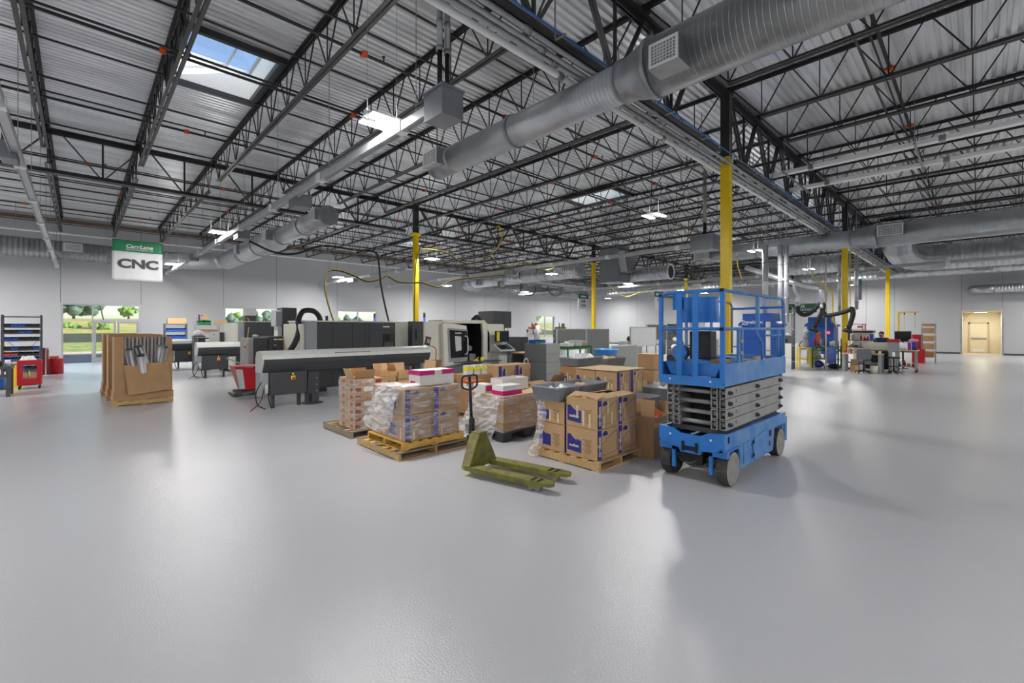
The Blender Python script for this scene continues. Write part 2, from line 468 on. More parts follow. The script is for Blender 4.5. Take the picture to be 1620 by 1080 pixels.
# skylights: curb, lining, frame and a pyramid of glass
mat('curb_white', (236, 236, 232), 0.5, vary=0.02)
for i, (a, b, c, d) in enumerate(SKY):
    lab = ['square-paned roof skylight nearest the camera, blue sky showing, upper left', 'long skylight seen flat in the middle of the roof between black joists',
           'skylight in the nearest roof bay furthest right', 'skylight high in the far middle roof bay', 'skylight in the far right roof bay'][i]
    t = thing('skylight', lab, 'skylight', ((a+b)/2, (c+d)/2, ZD))
    w, l = (b-a)/2, (d-c)/2
    q = MB()
    q.box(-w-0.04, w+0.04, -l-0.04, -l, 0.0, 0.6).box(-w-0.04, w+0.04, l, l+0.04, 0.0, 0.6).box(-w-0.04, -w, -l, l, 0.0, 0.6).box(w, w+0.04, -l, l, 0.0, 0.6)
    q.build('curb', 'curb_white', t)
    MB().box(-w-0.2, w+0.2, -l-0.25, -l-0.04, 0.06, 0.09).box(-w-0.2, w+0.2, l+0.04, l+0.25, 0.06, 0.09).box(-w-0.2, -w-0.04, -l-0.04, l+0.04, 0.06, 0.09).box(w+0.04, w+0.2, -l-0.04, l+0.04, 0.06, 0.09).build('flashing', 'sheet_metal', t)
    q = MB()
    for s in (-1, 1):
        q.box(-w-0.1, w+0.1, s*(l+0.02)-0.05, s*(l+0.02)+0.05, -0.12, -0.002).box(s*(w+0.02)-0.05, s*(w+0.02)+0.05, -l+0.03, l-0.03, -0.12, -0.002)
    q.build('opening_angle', 'steel_black', t)
    q = MB().box(-w, w, -l, -l+0.05, 0.6, 0.66).box(-w, w, l-0.05, l, 0.6, 0.66).box(-w, -w+0.05, -l, l, 0.6, 0.66).box(w-0.05, w, -l, l, 0.6, 0.66).box(w*0.35, w*0.35+0.03, -l, l, 0.6, 0.66)
    q.build('frame', 'alu_frame', t)
    q = MB().quad((-w,-l,0.66),(w,-l,0.66),(w*0.6,-l*0.6,0.85),(-w*0.6,-l*0.6,0.85)).quad((w,-l,0.66),(w,l,0.66),(w*0.6,l*0.6,0.85),(w*0.6,-l*0.6,0.85)).quad((w,l,0.66),(-w,l,0.66),(-w*0.6,l*0.6,0.85),(w*0.6,l*0.6,0.85)).quad((-w,l,0.66),(-w,-l,0.66),(-w*0.6,-l*0.6,0.85),(-w*0.6,l*0.6,0.85)).quad((-w*0.6,-l*0.6,0.85),(w*0.6,-l*0.6,0.85),(w*0.6,l*0.6,0.85),(-w*0.6,l*0.6,0.85))
    q.build('glass_dome', 'skylight_glass', t)

# ---------------------------------------------------------------- joists
SP = 13.35/7; GX = [10.81 + 13.35*k for k in (-2, -1, 0, 1, 2)]; GY = [-9.29, 4.06, 17.41]
def angle_pair(q, p0, p1, w, t, up):           # two steel angles back to back: flat flange and standing leg
    a = Vector(p0); b = Vector(p1)
    for s in (-1, 1):
        q.bar(a+Vector((s*(w/2+0.014), 0, 0)), b+Vector((s*(w/2+0.014), 0, 0)), w, t)
        off = Vector((s*0.02, 0, up*w/2)) if abs((b-a).y) > abs((b-a).x) else Vector((0, s*0.02, up*w/2))
        q.bar(a+off, b+off, t, w)
def joist_template(L, zt, zb):
    tc = MB(); angle_pair(tc, (0, 0.05, zt), (0, L-0.05, zt), 0.06, 0.012, -1)
    bc = MB(); angle_pair(bc, (0, 0.75, zb), (0, L-0.75, zb), 0.055, 0.012, 1)
    wb = MB(); n = 11; st = (L-1.5)/n
    z0, z1 = zb+0.02, zt-0.02
    for i in range(n):
        y = 0.75 + i*st
        wb.bar((0, y, z0), (0, y+st*0.46, z1), 0.022); wb.bar((0, y+st, z0), (0, y+st*0.54, z1), 0.022)
        wb.bar((0, y+st*0.0, z0), (0, y+st*0.0, z1), 0.018)
    wb.bar((0, L-0.75, z0), (0, L-0.75, z1), 0.018)
    wb.bar((0, 0.78, z0), (0, 0.12, z1), 0.026); wb.bar((0, L-0.78, z0), (0, L-0.12, z1), 0.026)
    sx = MB().box(-0.06, 0.06, 0.0, 0.16, zt-0.12, zt-0.01).box(-0.06, 0.06, L-0.16, L, zt-0.12, zt-0.01)
    return tc, bc, wb, sx
bays = [(17.41, 14.05, 'far'), (4.06, 13.35, 'middle'), (-9.29, 13.35, 'near')]
blabel = {'far': ('black open-web roof joist between the far girder line and the glass-door wall', 'roof joists of the bay along the wall with the glass doors'),
          'middle': ('black open-web roof joist spanning between the two lines of yellow columns', 'roof joists of the middle bay'),
          'near': ('black open-web roof joist in the right-hand bay beyond the nearest yellow column', 'roof joists of the right-hand bay')}
for y0, L, key in bays:
    tc, bc, wb, sx = joist_template(L, ZD-0.008, 6.42)
    first = None
    for k in range(-6, 18):
        x = 10.81 + SP*k
        if x > 43.25: break
        if key == 'near' and k < -2: continue
        if first is None:
            t = thing('roof_joist', blabel[key][0], 'roof joist', (x, y0, 0), group=blabel[key][1])
            tc.build('top_chord', 'steel_black', t); bc.build('bottom_chord', 'steel_black2', t); wb.build('web', 'steel_black', t); sx.build('seat', 'steel_black', t)
            first = t
        else: dup(first, (x, y0, 0))
# joist girders
def girder(x0, x1, y, zb, lab, grp):
    t = thing('joist_girder', lab, 'roof girder', (x0, y, 0), group=grp)
    L = x1-x0; zt = 7.17
    q = MB()
    for s in (-1, 1): q.box(0.0, L, s*0.02, s*0.13, zt-0.015, zt).box(0.0, L, s*0.02, s*0.035, zt-0.13, zt-0.015)
    q.build('top_chord', 'steel_black', t)
    q = MB()
    for s in (-1, 1): q.box(0.35, L-0.35, s*0.02, s*0.12, zb, zb+0.015).box(0.35, L-0.35, s*0.02, s*0.035, zb+0.015, zb+0.12)
    q.build('bottom_chord', 'steel_black2', t)
    q = MB(); nn = int(round(L/SP))
    for i in range(nn):
        a = i*SP; m_ = a+SP/2; b = a+SP
        if b > L+0.1: break
        q.bar((m_, 0, zb+0.05), (m_, 0, zt-0.05), 0.045)
        for s in (-0.03, 0.03):
            q.bar((m_-0.03, s, zb+0.06), (a+0.1, s, zt-0.06), 0.05, 0.02); q.bar((m_+0.03, s, zb+0.06), (b-0.1, s, zt-0.06), 0.05, 0.02)
    q.build('web', 'steel_black', t)
    return t
segs = [(-15.89, -2.54), (-2.54, 10.81), (10.81, 24.16), (24.16, 37.51), (37.51, 43.28)]
for j, (y, zb) in enumerate([(-9.29, 5.74), (4.06, 5.72), (17.41, 5.97)]):
    for i, (a, b) in enumerate(segs):
        if j == 0 and i < 3: continue
        where = ['leftmost section', 'left of its first column', 'between first and second column', 'between second and third column', 'last section before the right wall'][i]
        line = ['on the line beyond the right edge', 'over the near yellow columns', 'over the far yellow columns'][j]
        girder(a+0.17, b-0.17 if i < 4 else b, y, zb, 'black truss girder %s, %s' % (line, where), None)
# bridging rods and sprinkler pipes across the joists
rods = [(y0+f*L, z) for y0, L, _ in bays for f in (0.2, 0.4, 0.6, 0.8) for z in (6.475, 7.19)]
first = None
for y, z in rods:
    x0 = 3.2 if y < 4 else -4.4
    o = MB().bar((x0, 0, 0), (XR_-0.05, 0, 0), 0.032).build('bridging_rod', 'steel_black', None, (0, y, z))
    tag(o, 'thin black bridging bar running left to right across the roof joists', 'bridging bar', 'bridging bars of the roof')
for i, (y, z) in enumerate([(7.9, 6.86), (10.35, 6.86), (14.2, 6.86), (19.2, 6.86), (22.9, 6.86), (27.0, 6.86), (1.2, 6.86), (-2.5, 6.86)]):
    t = thing('sprinkler_pipe', 'black sprinkler pipe with orange couplings, %s' % ['nearest of the middle bay', 'passing under the nearest skylight', 'just before the far girder line', 'just beyond the far girder line', 'second beyond the far girder line', 'nearest the wall with the glass doors', 'above the nearest yellow column', 'furthest right'][i], 'pipe', (0, y, z))
    x0 = 3.2 if y < 4 else -4.4
    MB().cyl((x0, 0, 0), (XR_-0.1, 0, 0), 0.03, n=8).build('pipe', 'steel_black', t)
    q = MB(); h = MB()
    for k in range(12):
        xx = x0 + 1.0 + k*3.6 + (i % 3)*0.9
        if xx > 42: break
        q.cyl((xx-0.05, 0, 0), (xx+0.05, 0, 0), 0.055, n=8).box(xx-0.04, xx+0.04, -0.09, 0.09, -0.02, 0.02)
        h.cyl((xx+0.4, 0, 0.02), (xx+0.4, 0, 0.11), 0.014, n=6).cyl((xx+0.4, 0, 0.11), (xx+0.4, 0, 0.12), 0.035, n=8)
    q.build('couplings', 'orange_coupling', t); h.build('sprinkler_heads', 'steel_black', t)
# ---------------------------------------------------------------- columns
def column(x, y, zt, lab, z0=0.0):
    t = thing('steel_column', lab, 'column', (x, y, 0), group=None)
    MB().box(-0.1, 0.1, -0.1, 0.1, z0+0.02, zt).build('yellow_post', 'yellow_paint', t, bevel=0.012)
    MB().box(-0.1, 0.1, -0.1, 0.1, zt, 7.16).box(-0.12, 0.12, -0.12, 0.12, 7.16, 7.29).build('black_post', 'steel_black', t, bevel=0.008)
    MB().box(-0.18, 0.18, -0.18, 0.18, 0, 0.02).build('base_plate', 'yellow_paint', t)
    if zt > 5.9: MB().box(-0.19, 0.19, -0.13, 0.13, zt-0.12, zt-0.02).build('bracket', 'yellow_paint', t)
    return t
column(10.81, 4.06, 5.74, 'thick yellow steel column nearest the camera, behind the blue scissor lift')
column(24.16, 4.06, 5.74, 'yellow steel column beside the cluttered workbenches on the right')
column(37.51, 4.06, 5.74, 'narrow yellow column against the far right wall beyond the workbenches')
column(10.81, 17.41, 6.02, 'yellow steel column rising behind the black and cream lathes, left of centre')
column(24.16, 17.41, 6.02, 'yellow steel column behind the grey partitions, beside the Small Hole sign')
column(37.51, 17.41, 6.02, 'distant yellow steel column just left of the blue lift, high up')
# ================================================================ DUCTS, BUS BARS, LIGHTS
def rib_tube(p, q, r, pitch, amp=0.012, n=28):
    """spiral duct: a tube with raised seams every pitch"""
    p = Vector(p); q = Vector(q); L = (q-p).length; d = (q-p)/L
    pts = []; rs = []; s = 0
    while s < L:
        for ds, rr in ((0, r), (pitch*0.8, r), (pitch*0.84, r+amp), (pitch*0.96, r+amp)):
            if s+ds < L: pts.append(p+d*(s+ds)); rs.append(rr)
        s += pitch
    pts.append(q); rs.append(r)
    return MB().tube(pts, rs, n=n)
def elbow(c0, d0, d1, r, R, n=20, gores=6):
    """elbow starting at c0 heading d0 and turning to d1; returns builder and end point"""
    c0 = Vector(c0); d0 = Vector(d0).normalized(); d1 = Vector(d1).normalized()
    ctr = c0 + d1*R; pts = []; rs = []
    for i in range(gores+1):
        a = (PI/2)*i/gores
        p = ctr - d1*R*math.cos(a) + d0*R*math.sin(a)
        pts.append(p); rs.append(r)
    return pts, rs, pts[-1]
def grille(parent, w, h, d=0.01, name='grille', loc=(0,0,0), rz=0, nx=8, nz=6):
    q = MB(); t = 0.03       # lies in local xz plane, facing -y
    q.box(-w/2, w/2, -d, 0, h/2-t, h/2).box(-w/2, w/2, -d, 0, -h/2, -h/2+t).box(-w/2, -w/2+t, -d, 0, -h/2+t, h/2-t).box(w/2-t, w/2, -d, 0, -h/2+t, h/2-t)
    for i in range(1, nx): xx = -w/2+t+(w-2*t)*i/nx; q.box(xx-0.004, xx+0.004, -d*0.8, 0, -h/2+t, h/2-t)
    for i in range(1, nz): zz = -h/2+t+(h-2*t)*i/nz; q.box(-w/2+t, w/2-t, -d*0.6, 0.001, zz-0.004, zz+0.004)
    o = q.build(name, 'white_metal', parent, loc, rz)
    MB().box(-w/2+t, w/2-t, 0.001, 0.006, -h/2+t, h/2-t).build('louvre_shadow_panel', 'black_plastic', o)
    return o
def vent_box(parent, X, Y, z, r, ly=0.42, h=0.3, gw=None, side=-1, out=0.1):
    """rectangular side tap on a Y-running duct with a grille facing side*X"""
    q = MB(); x1 = X + side*(r+out)
    q.prism([(Y-ly/2, z-h/2), (Y+ly/2, z-h/2), (Y+ly/2, z+h/2), (Y-ly/2, z+h/2)], 'x', X+side*r*0.5, x1)
    o = q.build('vent_box', 'sheet_metal', parent)
    grille(o, ly*0.96, h*0.96, loc=(x1, Y, z), rz=-PI/2 if side < 0 else PI/2)
    return o
def hanger(parent, pts, z1, r=0.006):
    q = MB()
    for p in pts: q.cyl(p, (p[0], p[1], z1), r, n=6)
    return q.build('hanger_rod', 'galv_pipe', parent)
# near duct
Z1 = 5.2
t = thing('spiral_duct', 'large shiny spiral duct crossing overhead from the top right, with a white grille box', 'duct')
MB().cyl((5.45, -9.0, Z1), (5.45, 2.92, Z1), 0.36, n=48).build('wide_run', 'duct_ribbed', t)
MB().tube([(5.45, 2.92, Z1), (5.45, 2.98, Z1), (5.45, 3.0, Z1), (5.45, 3.32, Z1), (5.45, 3.34, Z1), (5.45, 3.42, Z1)], [0.385, 0.385, 0.36, 0.27, 0.29, 0.29], n=40).build('reducer', 'sheet_metal', t)
MB().cyl((5.45, 3.42, Z1), (5.45, 7.3, Z1), 0.26, n=48).build('narrow_run', 'duct_ribbed', t)
MB().cyl((5.45, 5.55, Z1), (5.45, 5.6, Z1), 0.285, n=40).cyl((5.45, 7.9, Z1), (5.45, 7.95, Z1), 0.27, n=32).cyl((5.45, 7.3, Z1), (5.45, 7.9, Z1), 0.262, n=32).build('collar', 'sheet_metal', t)
vent_box(t, 5.45, 2.575, 5.05, 0.36, 0.38, 0.30, out=0.14)
vent_box(t, 5.45, 7.62, Z1, 0.26, 0.5, 0.32, out=0.14)
hanger(t, [(5.3, -1, 5.5), (5.3, 2, 5.5), (5.3, 5.0, 5.42), (5.3, 7.5, 5.42)], 7.33)
# second duct on the same line, elbow and run along the left wall
t = thing('spiral_duct', 'spiral duct at left that turns and runs along the grey wall behind the banner', 'duct')
MB().cyl((5.45, 14.3, Z1), (5.45, 17.9, Z1), 0.3, n=32).build('run', 'duct_ribbed', t)
MB().cyl((5.45, 13.65, Z1), (5.45, 14.3, Z1), 0.3, n=32).cyl((5.45, 15.6, Z1), (5.45, 15.66, Z1), 0.33, n=28).cyl((5.45, 20.6, Z1), (5.45, 20.66, Z1), 0.46, n=28).cyl((5.45, 23.2, Z1), (5.45, 23.26, Z1), 0.46, n=28).build('collar', 'sheet_metal', t)
MB().tube([(5.45, 17.9, Z1), (5.45, 18.0, Z1), (5.45, 18.6, Z1), (5.45, 18.7, Z1)], [0.33, 0.33, 0.45, 0.45], n=28).build('reducer', 'sheet_metal', t)
MB().cyl((5.45, 18.7, Z1), (5.45, 26.6, Z1), 0.43, n=32).build('run', 'duct_ribbed', t)
pts, rs, e = elbow((5.45, 26.6, Z1+0.1), (0, 1, 0), (-1, 0, 0), 0.43, 2.6)
MB().tube([(5.45, 26.6, Z1)] + [Vector(p) for p in pts[1:]], 0.44, n=28).build('elbow', 'sheet_metal', t)
rib_tube((2.85, 29.2, Z1+0.1), (XL+0.1, 29.2, Z1+0.3), 0.43, 0.16, 0.01, 28).build('wall_run', 'duct_dull', t)
vent_box(t, 5.45, 13.95, Z1, 0.3, 0.46, 0.34, out=0.1)
vent_box(t, 5.45, 18.3, Z1, 0.4, 0.46, 0.36, out=0.14)
vent_box(t, 5.45, 22.6, Z1, 0.43, 0.46, 0.36, out=0.1)
q = MB().box(-0.55, 0.15, 28.6, 28.75, 5.25, 5.65).build('vent_box', 'sheet_metal', t)
grille(q, 0.6, 0.36, loc=(-0.2, 28.6, 5.45))
hanger(t, [(5.3, 15, 5.5), (5.3, 19, 5.6), (5.3, 24, 5.6), (1, 29.2, 5.7), (-2, 29.2, 5.7)], 7.3)
# third line
XD = 21.4
t = thing('spiral_duct', 'spiral duct crossing in front of the workbench yellow column, with grille boxes', 'duct')
MB().cyl((XD, -9.0, Z1), (XD, 2.6, Z1), 0.42, n=32).build('wide_run', 'duct_ribbed', t)
MB().tube([(XD, 2.6, Z1), (XD, 2.7, Z1), (XD, 3.3, Z1), (XD, 3.4, Z1)], [0.45, 0.45, 0.34, 0.34], n=28).build('reducer', 'sheet_metal', t)
MB().cyl((XD, 3.4, Z1), (XD, 8.6, Z1), 0.33, n=32).build('narrow_run', 'duct_ribbed', t)
MB().cyl((XD, 6.7, Z1), (XD, 6.76, Z1), 0.36, n=28).cyl((XD, 8.6, Z1), (XD, 9.4, Z1), 0.32, n=28).build('collar', 'sheet_metal', t)
vent_box(t, XD, 2.2, Z1+0.1, 0.42, 0.75, 0.42, out=0.1)
vent_box(t, XD, 9.0, Z1, 0.32, 0.7, 0.4, out=0.12)
t = thing('spiral_duct', 'long middle-distance spiral duct ending in an elbow left of the Small Hole sign', 'duct')
rib_tube((XD, 16.3, Z1), (XD, 26.4, Z1), 0.44, 0.18, 0.012, 24).build('run', 'duct', t)
pts, rs, e = elbow((XD, 26.4, Z1), (0, 1, 0), (1, 0, 0), 0.43, 2.4)
MB().tube(pts, 0.45, n=24).build('elbow', 'sheet_metal', t)
rib_tube((XD+2.4, 28.8, Z1), (38.5, 28.8, Z1), 0.43, 0.2, 0.012, 20).build('wall_run', 'duct_dull', t)
for y in (17.6, 21.3, 25.2): vent_box(t, XD, y, Z1, 0.44, 0.5, 0.4, out=0.08)
for y in (18.8, 22.6, 26.2): MB().cyl((XD, y, Z1), (XD, y+0.08, Z1), 0.48, n=24).build('collar', 'sheet_metal', t)
t = thing('air_unit', 'square grey duct drop with a short open-ended round duct, middle distance under the roof', 'air handler', (24.2, 16.2, 0))
MB().box(-0.55, 0.75, -1.0, 0.4, 4.6, 6.9).build('plenum', 'grey_box', t)
MB().prism([(-0.4, 5.2), (0.4, 5.2), (0.7, 6.4), (-0.7, 6.4)], 'y', -1.5, -1.0).build('damper_hood', 'sheet_metal', t)
rib_tube((1.3, 0.1, 5.15), (1.3, -3.4, 5.15), 0.42, 0.16, 0.012, 28).build('round_duct', 'duct', t)
MB().lathe([(0.43, -0.02), (0.48, -0.02), (0.48, 0.03), (0.38, 0.03), (0.38, -0.3)], n=28).rot(PI/2, 'X').move((1.3, -3.42, 5.15)).build('end_ring', 'white_metal', t)
MB().cyl((1.3, -3.405, 5.15), (1.3, -3.41, 5.15), 0.40, n=28).build('duct_mouth', 'black_plastic', t)
t = thing('spiral_duct', 'wide ribbed duct hanging under the roof behind the right-hand yellow column', 'duct')
rib_tube((33.5, 5.4, 5.75), (33.5, 10.2, 5.75), 0.52, 0.3, 0.03, 28).build('run', 'duct', t)
hanger(t, [(33.5, 6, 6.26), (33.5, 9.6, 6.26)], 7.305)
t = thing('spiral_duct', 'very wide ribbed duct with a segmented elbow at the upper right', 'duct')
rib_tube((33.0, -9.0, 5.55), (33.0, 1.35, 5.55), 0.66, 0.22, 0.02, 28).build('run', 'duct', t)
MB().tube([(33.0, 1.3, 5.55), (32.85, 1.9, 5.55), (32.4, 2.45, 5.6), (31.6, 2.8, 5.75), (30.6, 2.9, 6.05), (30.0, 2.9, 6.6), (29.8, 2.9, 7.29)], 0.68, n=20, sm=False).build('elbow', 'sheet_metal', t)
t = thing('spiral_duct', 'thin spiral duct running along the top of the far right wall', 'duct')
rib_tube((41.5, -9.0, 5.6), (41.5, 28.0, 5.6), 0.34, 0.3, 0.01, 18).build('run', 'duct', t)
for y in (-0.2, 4.6, 8.6, 13.0, 18.0): vent_box(t, 41.5, y, 5.6, 0.34, 0.8, 0.42, out=0.1)
t = thing('spiral_duct', 'short spiral duct with a rounded elbow end low on the far right wall', 'duct')
rib_tube((42.3, -9.0, 4.3), (42.3, -0.65, 4.3), 0.27, 0.14, 0.01, 20).build('run', 'duct', t)
MB().tube([(42.3, -0.7, 4.3), (42.3, -0.2, 4.3), (42.45, 0.1, 4.3), (42.8, 0.25, 4.3), (43.29, 0.25, 4.3)], 0.28, n=20, sm=True).build('elbow', 'sheet_metal', t)

# ---------------------------------------------------------------- bus bars (power track)
def busbar(X, y0, y1, lab, boxes=(), z=4.7, rodstep=3.05):
    t = thing('bus_bar', lab, 'power track', (X, 0, z))
    q = MB()
    q.box(-0.045, 0.045, y0, y1, 0.0, 0.09).box(-0.06, -0.05, y0, y1, -0.035, 0.1).box(0.05, 0.06, y0, y1, -0.035, 0.1).box(-0.06, 0.06, y0, y1, 0.09, 0.1)
    q.build('housing', 'bus_metal', t)
    q = MB(); y = y0+0.8
    while y < y1:
        q.box(-0.075, 0.075, y-0.08, y+0.08, -0.045, 0.11); y += rodstep
    q.build('joint_cover', 'white_metal', t)
    q = MB(); y = y0+0.4
    while y < y1:
        q.cyl((0, y, 0.1), (0, y, 7.305-z), 0.006, n=5); y += rodstep
    q.build('hanger_rod', 'galv_pipe', t)
    return t
def feed_box(X, Y, z, sx, sy, sz, lab, conduits=True):
    t = thing('feed_box', lab, 'electrical box', (X, Y, z))
    MB().box(-sx/2, sx/2, -sy/2, sy/2, -sz/2, sz/2).build('body', 'grey_box', t, bevel=0.006)
    MB().box(-sx/2-0.015, sx/2+0.015, -sy/2-0.015, sy/2+0.015, sz/2, sz/2+0.03).build('lid', 'grey_box', t)
    if conduits:
        for s in (-1, 1):
            c = MB().cyl((s*0.06, 0.0, sz/2+0.03), (s*0.06, 0.0, 0.75), 0.035, n=10)
            c.build('flexible_conduit', 'black_rubber', t)
            MB().cyl((s*0.06, 0.0, 0.75), (s*0.06, 0.0, 7.305-z), 0.04, n=12).cyl((s*0.06, 0, 0.74), (s*0.06, 0, 0.8), 0.05, n=12).cyl((s*0.06, 0, 1.1), (s*0.06, 0, 1.16), 0.047, n=12).build('steel_conduit', 'galv_pipe', t)
    return t
busbar(3.42, 5.1, 31.4, 'long white power track hanging from the near grey box towards the far left wall')
feed_box(3.5, 4.95, 4.72, 0.34, 0.42, 0.36, 'big grey electrical box hanging in the upper middle with two conduits rising from it')
feed_box(3.62, 10.7, 4.62, 0.34, 0.5, 0.24, 'grey plug-in box on the long power track, second from the near end', False)
feed_box(3.58, 15.6, 4.6, 0.34, 0.5, 0.24, 'grey plug-in box on the long power track beside the far light', False)
feed_box(3.42, 22.5, 4.66, 0.3, 0.4, 0.22, 'small grey plug-in box on the long power track close to the banner', False)
busbar(-0.76, 5.0, 31.3, 'steep silver power track at the left edge of the picture')
feed_box(-0.84, 11.3, 4.72, 0.2, 0.44, 0.26, 'grey plug-in box on the power track at the left edge', False)
busbar(15.9, 6.9, 31.2, 'white power track crossing behind the nearest yellow column in the middle distance')
feed_box(15.9, 6.7, 4.75, 0.6, 0.8, 0.5, 'grey electrical box right of the nearest yellow column with two conduits up')
feed_box(15.9, 16.6, 4.6, 0.3, 0.6, 0.26, 'grey plug-in box under the middle power track', False)
feed_box(15.9, 20.2, 4.6, 0.3, 0.6, 0.26, 'dark grey plug-in box further left under the middle power track', False)
busbar(15.9, -9.0, -1.35, 'end of a thick white power track at the right edge under the roof')
busbar(28.0, 8.0, 28.2, 'white power track far beyond the blue lift')
feed_box(28.0, 7.7, 4.8, 0.6, 0.8, 0.5, 'grey electrical box beside the workbench yellow column, up high')
busbar(28.0, -9.0, 4.6, 'white power track above the workbenches on the right')
busbar(35.0, 9.2, 28.2, 'short bright power track in front of the far right wall')
feed_box(35.0, 8.8, 4.8, 0.6, 1.0, 0.45, 'grey electrical box nearest the far right wall, hanging behind the yellow column')
busbar(11.8, 20.0, 31.2, 'thin power track near the far left wall behind the hanging cables', ())
feed_box(11.8, 26.0, 4.62, 0.3, 0.8, 0.22, 'dark plug-in box on the thin power track near the far wall', False)
# two white bars below the roof on the right with unistrut
for X, y0, lab in ((13.9, 4.3, 'upper of two thick white bars hung below the roof on the right'), (15.75, 4.5, 'lower of two thick white bars hung below the roof on the right')):
    t = thing('ceiling_bar', lab, 'conduit bar', (X, 0, 6.02))
    MB().box(-0.09, 0.09, -9.0, y0, -0.05, 0.05).build('bar', 'white_metal', t, bevel=0.01)
    MB().box(-0.1, 0.1, 0.5, 0.62, -0.06, 0.06).box(-0.1, 0.1, 3.0, 3.12, -0.06, 0.06).build('joint_cover', 'sheet_metal', t)
for i, y in enumerate((1.0, 3.6)):
    t = thing('strut_channel', ['steel strut channel under the two white bars, nearer the right edge', 'steel strut channel under the two white bars, nearer the nearest column'][i], 'bracket', (14.8, y, 5.93))
    MB().box(-1.3, 1.3, -0.02, 0.02, -0.02, 0.02).build('channel', 'galv_pipe', t)
    MB().cyl((-1.25, 0, 0), (-1.25, 0, 1.3), 0.006, n=6).cyl((1.25, 0, 0), (1.25, 0, 1.3), 0.006, n=6).build('hanger_rod', 'galv_pipe', t)
# cable tray and pipes beside the near girder
t = thing('cable_tray', 'blue data cables on a tray along the near girder, from top centre to right', 'cable tray', (0, 3.78, 5.62))
for i in range(4):
    pts = [(x*1.0, (i-1.5)*0.014+0.006*math.sin(x*1.3+i), 0.012*math.cos(x*0.9+i)) for x in [2+k*1.2 for k in range(34)]]
    MB().tube(pts, 0.007, n=5).build('cable', 'blue_cable' if i < 3 else 'galv_pipe', t)
q = MB()
for k in range(26): q.box(3+k*1.5, 3.03+k*1.5, -0.09, 0.09, -0.045, -0.03).box(3+k*1.5, 3.02+k*1.5, 0.08, 0.09, -0.04, 0.5)
q.build('hook', 'galv_pipe', t)
for i, (y, z, r) in enumerate([(3.94, 5.55, 0.032), (4.06, 5.53, 0.032), (4.19, 5.55, 0.04), (4.42, 5.62, 0.05)]):
    t = thing('ceiling_pipe', '%s pipe under the near girder' % ['thin galvanised conduit next to the blue cables, first', 'second galvanised conduit from the blue cables, a', 'third galvanised conduit from the blue cables, a', 'thickest pale'][i], 'pipe', (0, y, z))
    MB().cyl((2, 0, 0), (43.2, 0, 0), r, n=10).build('pipe', 'white_metal' if i == 3 else 'galv_pipe', t)
    q = MB()
    for k in range(12): q.cyl((4+k*3.2+i*0.4, 0, 0), (4.12+k*3.2+i*0.4, 0, 0), r+0.012, n=10)
    q.build('couplings', 'galv_pipe', t)
t = thing('ceiling_pipe', 'long white conduit running high along the wall with the glass doors', 'pipe', (0, 31.3, 6.42))
MB().cyl((XL, 0, 0), (43.0, 0, 0), 0.04, n=8).build('pipe', 'white_metal', t)

# ---------------------------------------------------------------- hanging LED lights
def make_light():
    t = thing('hanging_light', 'x', 'ceiling light')
    MB().box(-0.28, 0.28, -0.06, 0.06, 0.02, 0.07).box(-0.05, 0.05, -0.24, 0.24, 0.03, 0.05).build('housing', 'white_metal', t)
    MB().cyl((-0.24, 0, 0.07), (-0.24, 0, 2.43), 0.0025, n=5).cyl((0.24, 0, 0.07), (0.24, 0, 2.43), 0.0025, n=5).build('hanger_rod', 'galv_pipe', t)
    for s in (-1, 1):
        MB().box(-0.27, 0.27, s*0.17-0.07, s*0.17+0.07, 0.0, 0.03).build('led_bar', 'white_metal', t)
        MB().box(-0.26, 0.26, s*0.17-0.06, s*0.17+0.06, -0.012, 0.0).build('diffuser', 'led', t)
    la = bpy.data.lights.new('lamp', 'AREA'); la.shape = 'RECTANGLE'; la.size = 0.52; la.size_y = 0.46; la.energy = LAMP_W; la.color = (1.0, 0.985, 0.96)
    lo = bpy.data.objects.new('lamp', la); lo.location = (0, 0, -0.03); COL.objects.link(lo); lo.parent = t
    lu = bpy.data.lights.new('lamp_uplight', 'AREA'); lu.shape = 'RECTANGLE'; lu.size = 0.52; lu.size_y = 0.3; lu.energy = LAMP_W*0.05; lu.color = la.color  # faint upward fill, added to brighten the roof deck
    lo = bpy.data.objects.new('lamp_uplight', lu); lo.location = (0, 0, 0.09); lo.rotation_euler = (PI, 0, 0); COL.objects.link(lo); lo.parent = t
    return t
L0 = make_light()
names = {(0, 1): 'bright twin-bar LED light nearest the camera, left of the big grey box', (1, 1): 'twin-bar LED light hanging alone in the centre of the roof', (0, 2): 'LED light beside the far plug-in box on the long power track, left',
         (2, 1): 'LED light under the duct just right of the nearest yellow column', (1, 2): 'LED light just right of the yellow column behind the lathes', (1, 3): 'small LED light low before the far wall, above the black lathes', (2, 2): 'LED light below the middle spiral duct, left of the Small Hole sign',
         (3, 1): 'LED light on the power track left of the workbench yellow column', (4, 1): 'LED light behind the workbench yellow column', (0, 3): 'LED light beside the CNC banner near the far wall', (3, 2): 'LED light under the square duct drop', (2, 3): 'LED light at the far wall below the distant elbow', (3, 3): 'furthest LED light near the back corner', (4, 2): 'LED light far back right of the Small Hole sign', (4, 3): 'LED light in the far corner of the hall', (5, 1): 'LED light nearest the far right wall, right of the workbench column', (5, 2): 'LED light close to the far right wall, further left', (5, 3): 'LED light in the corner beside the far right wall'}
use = False
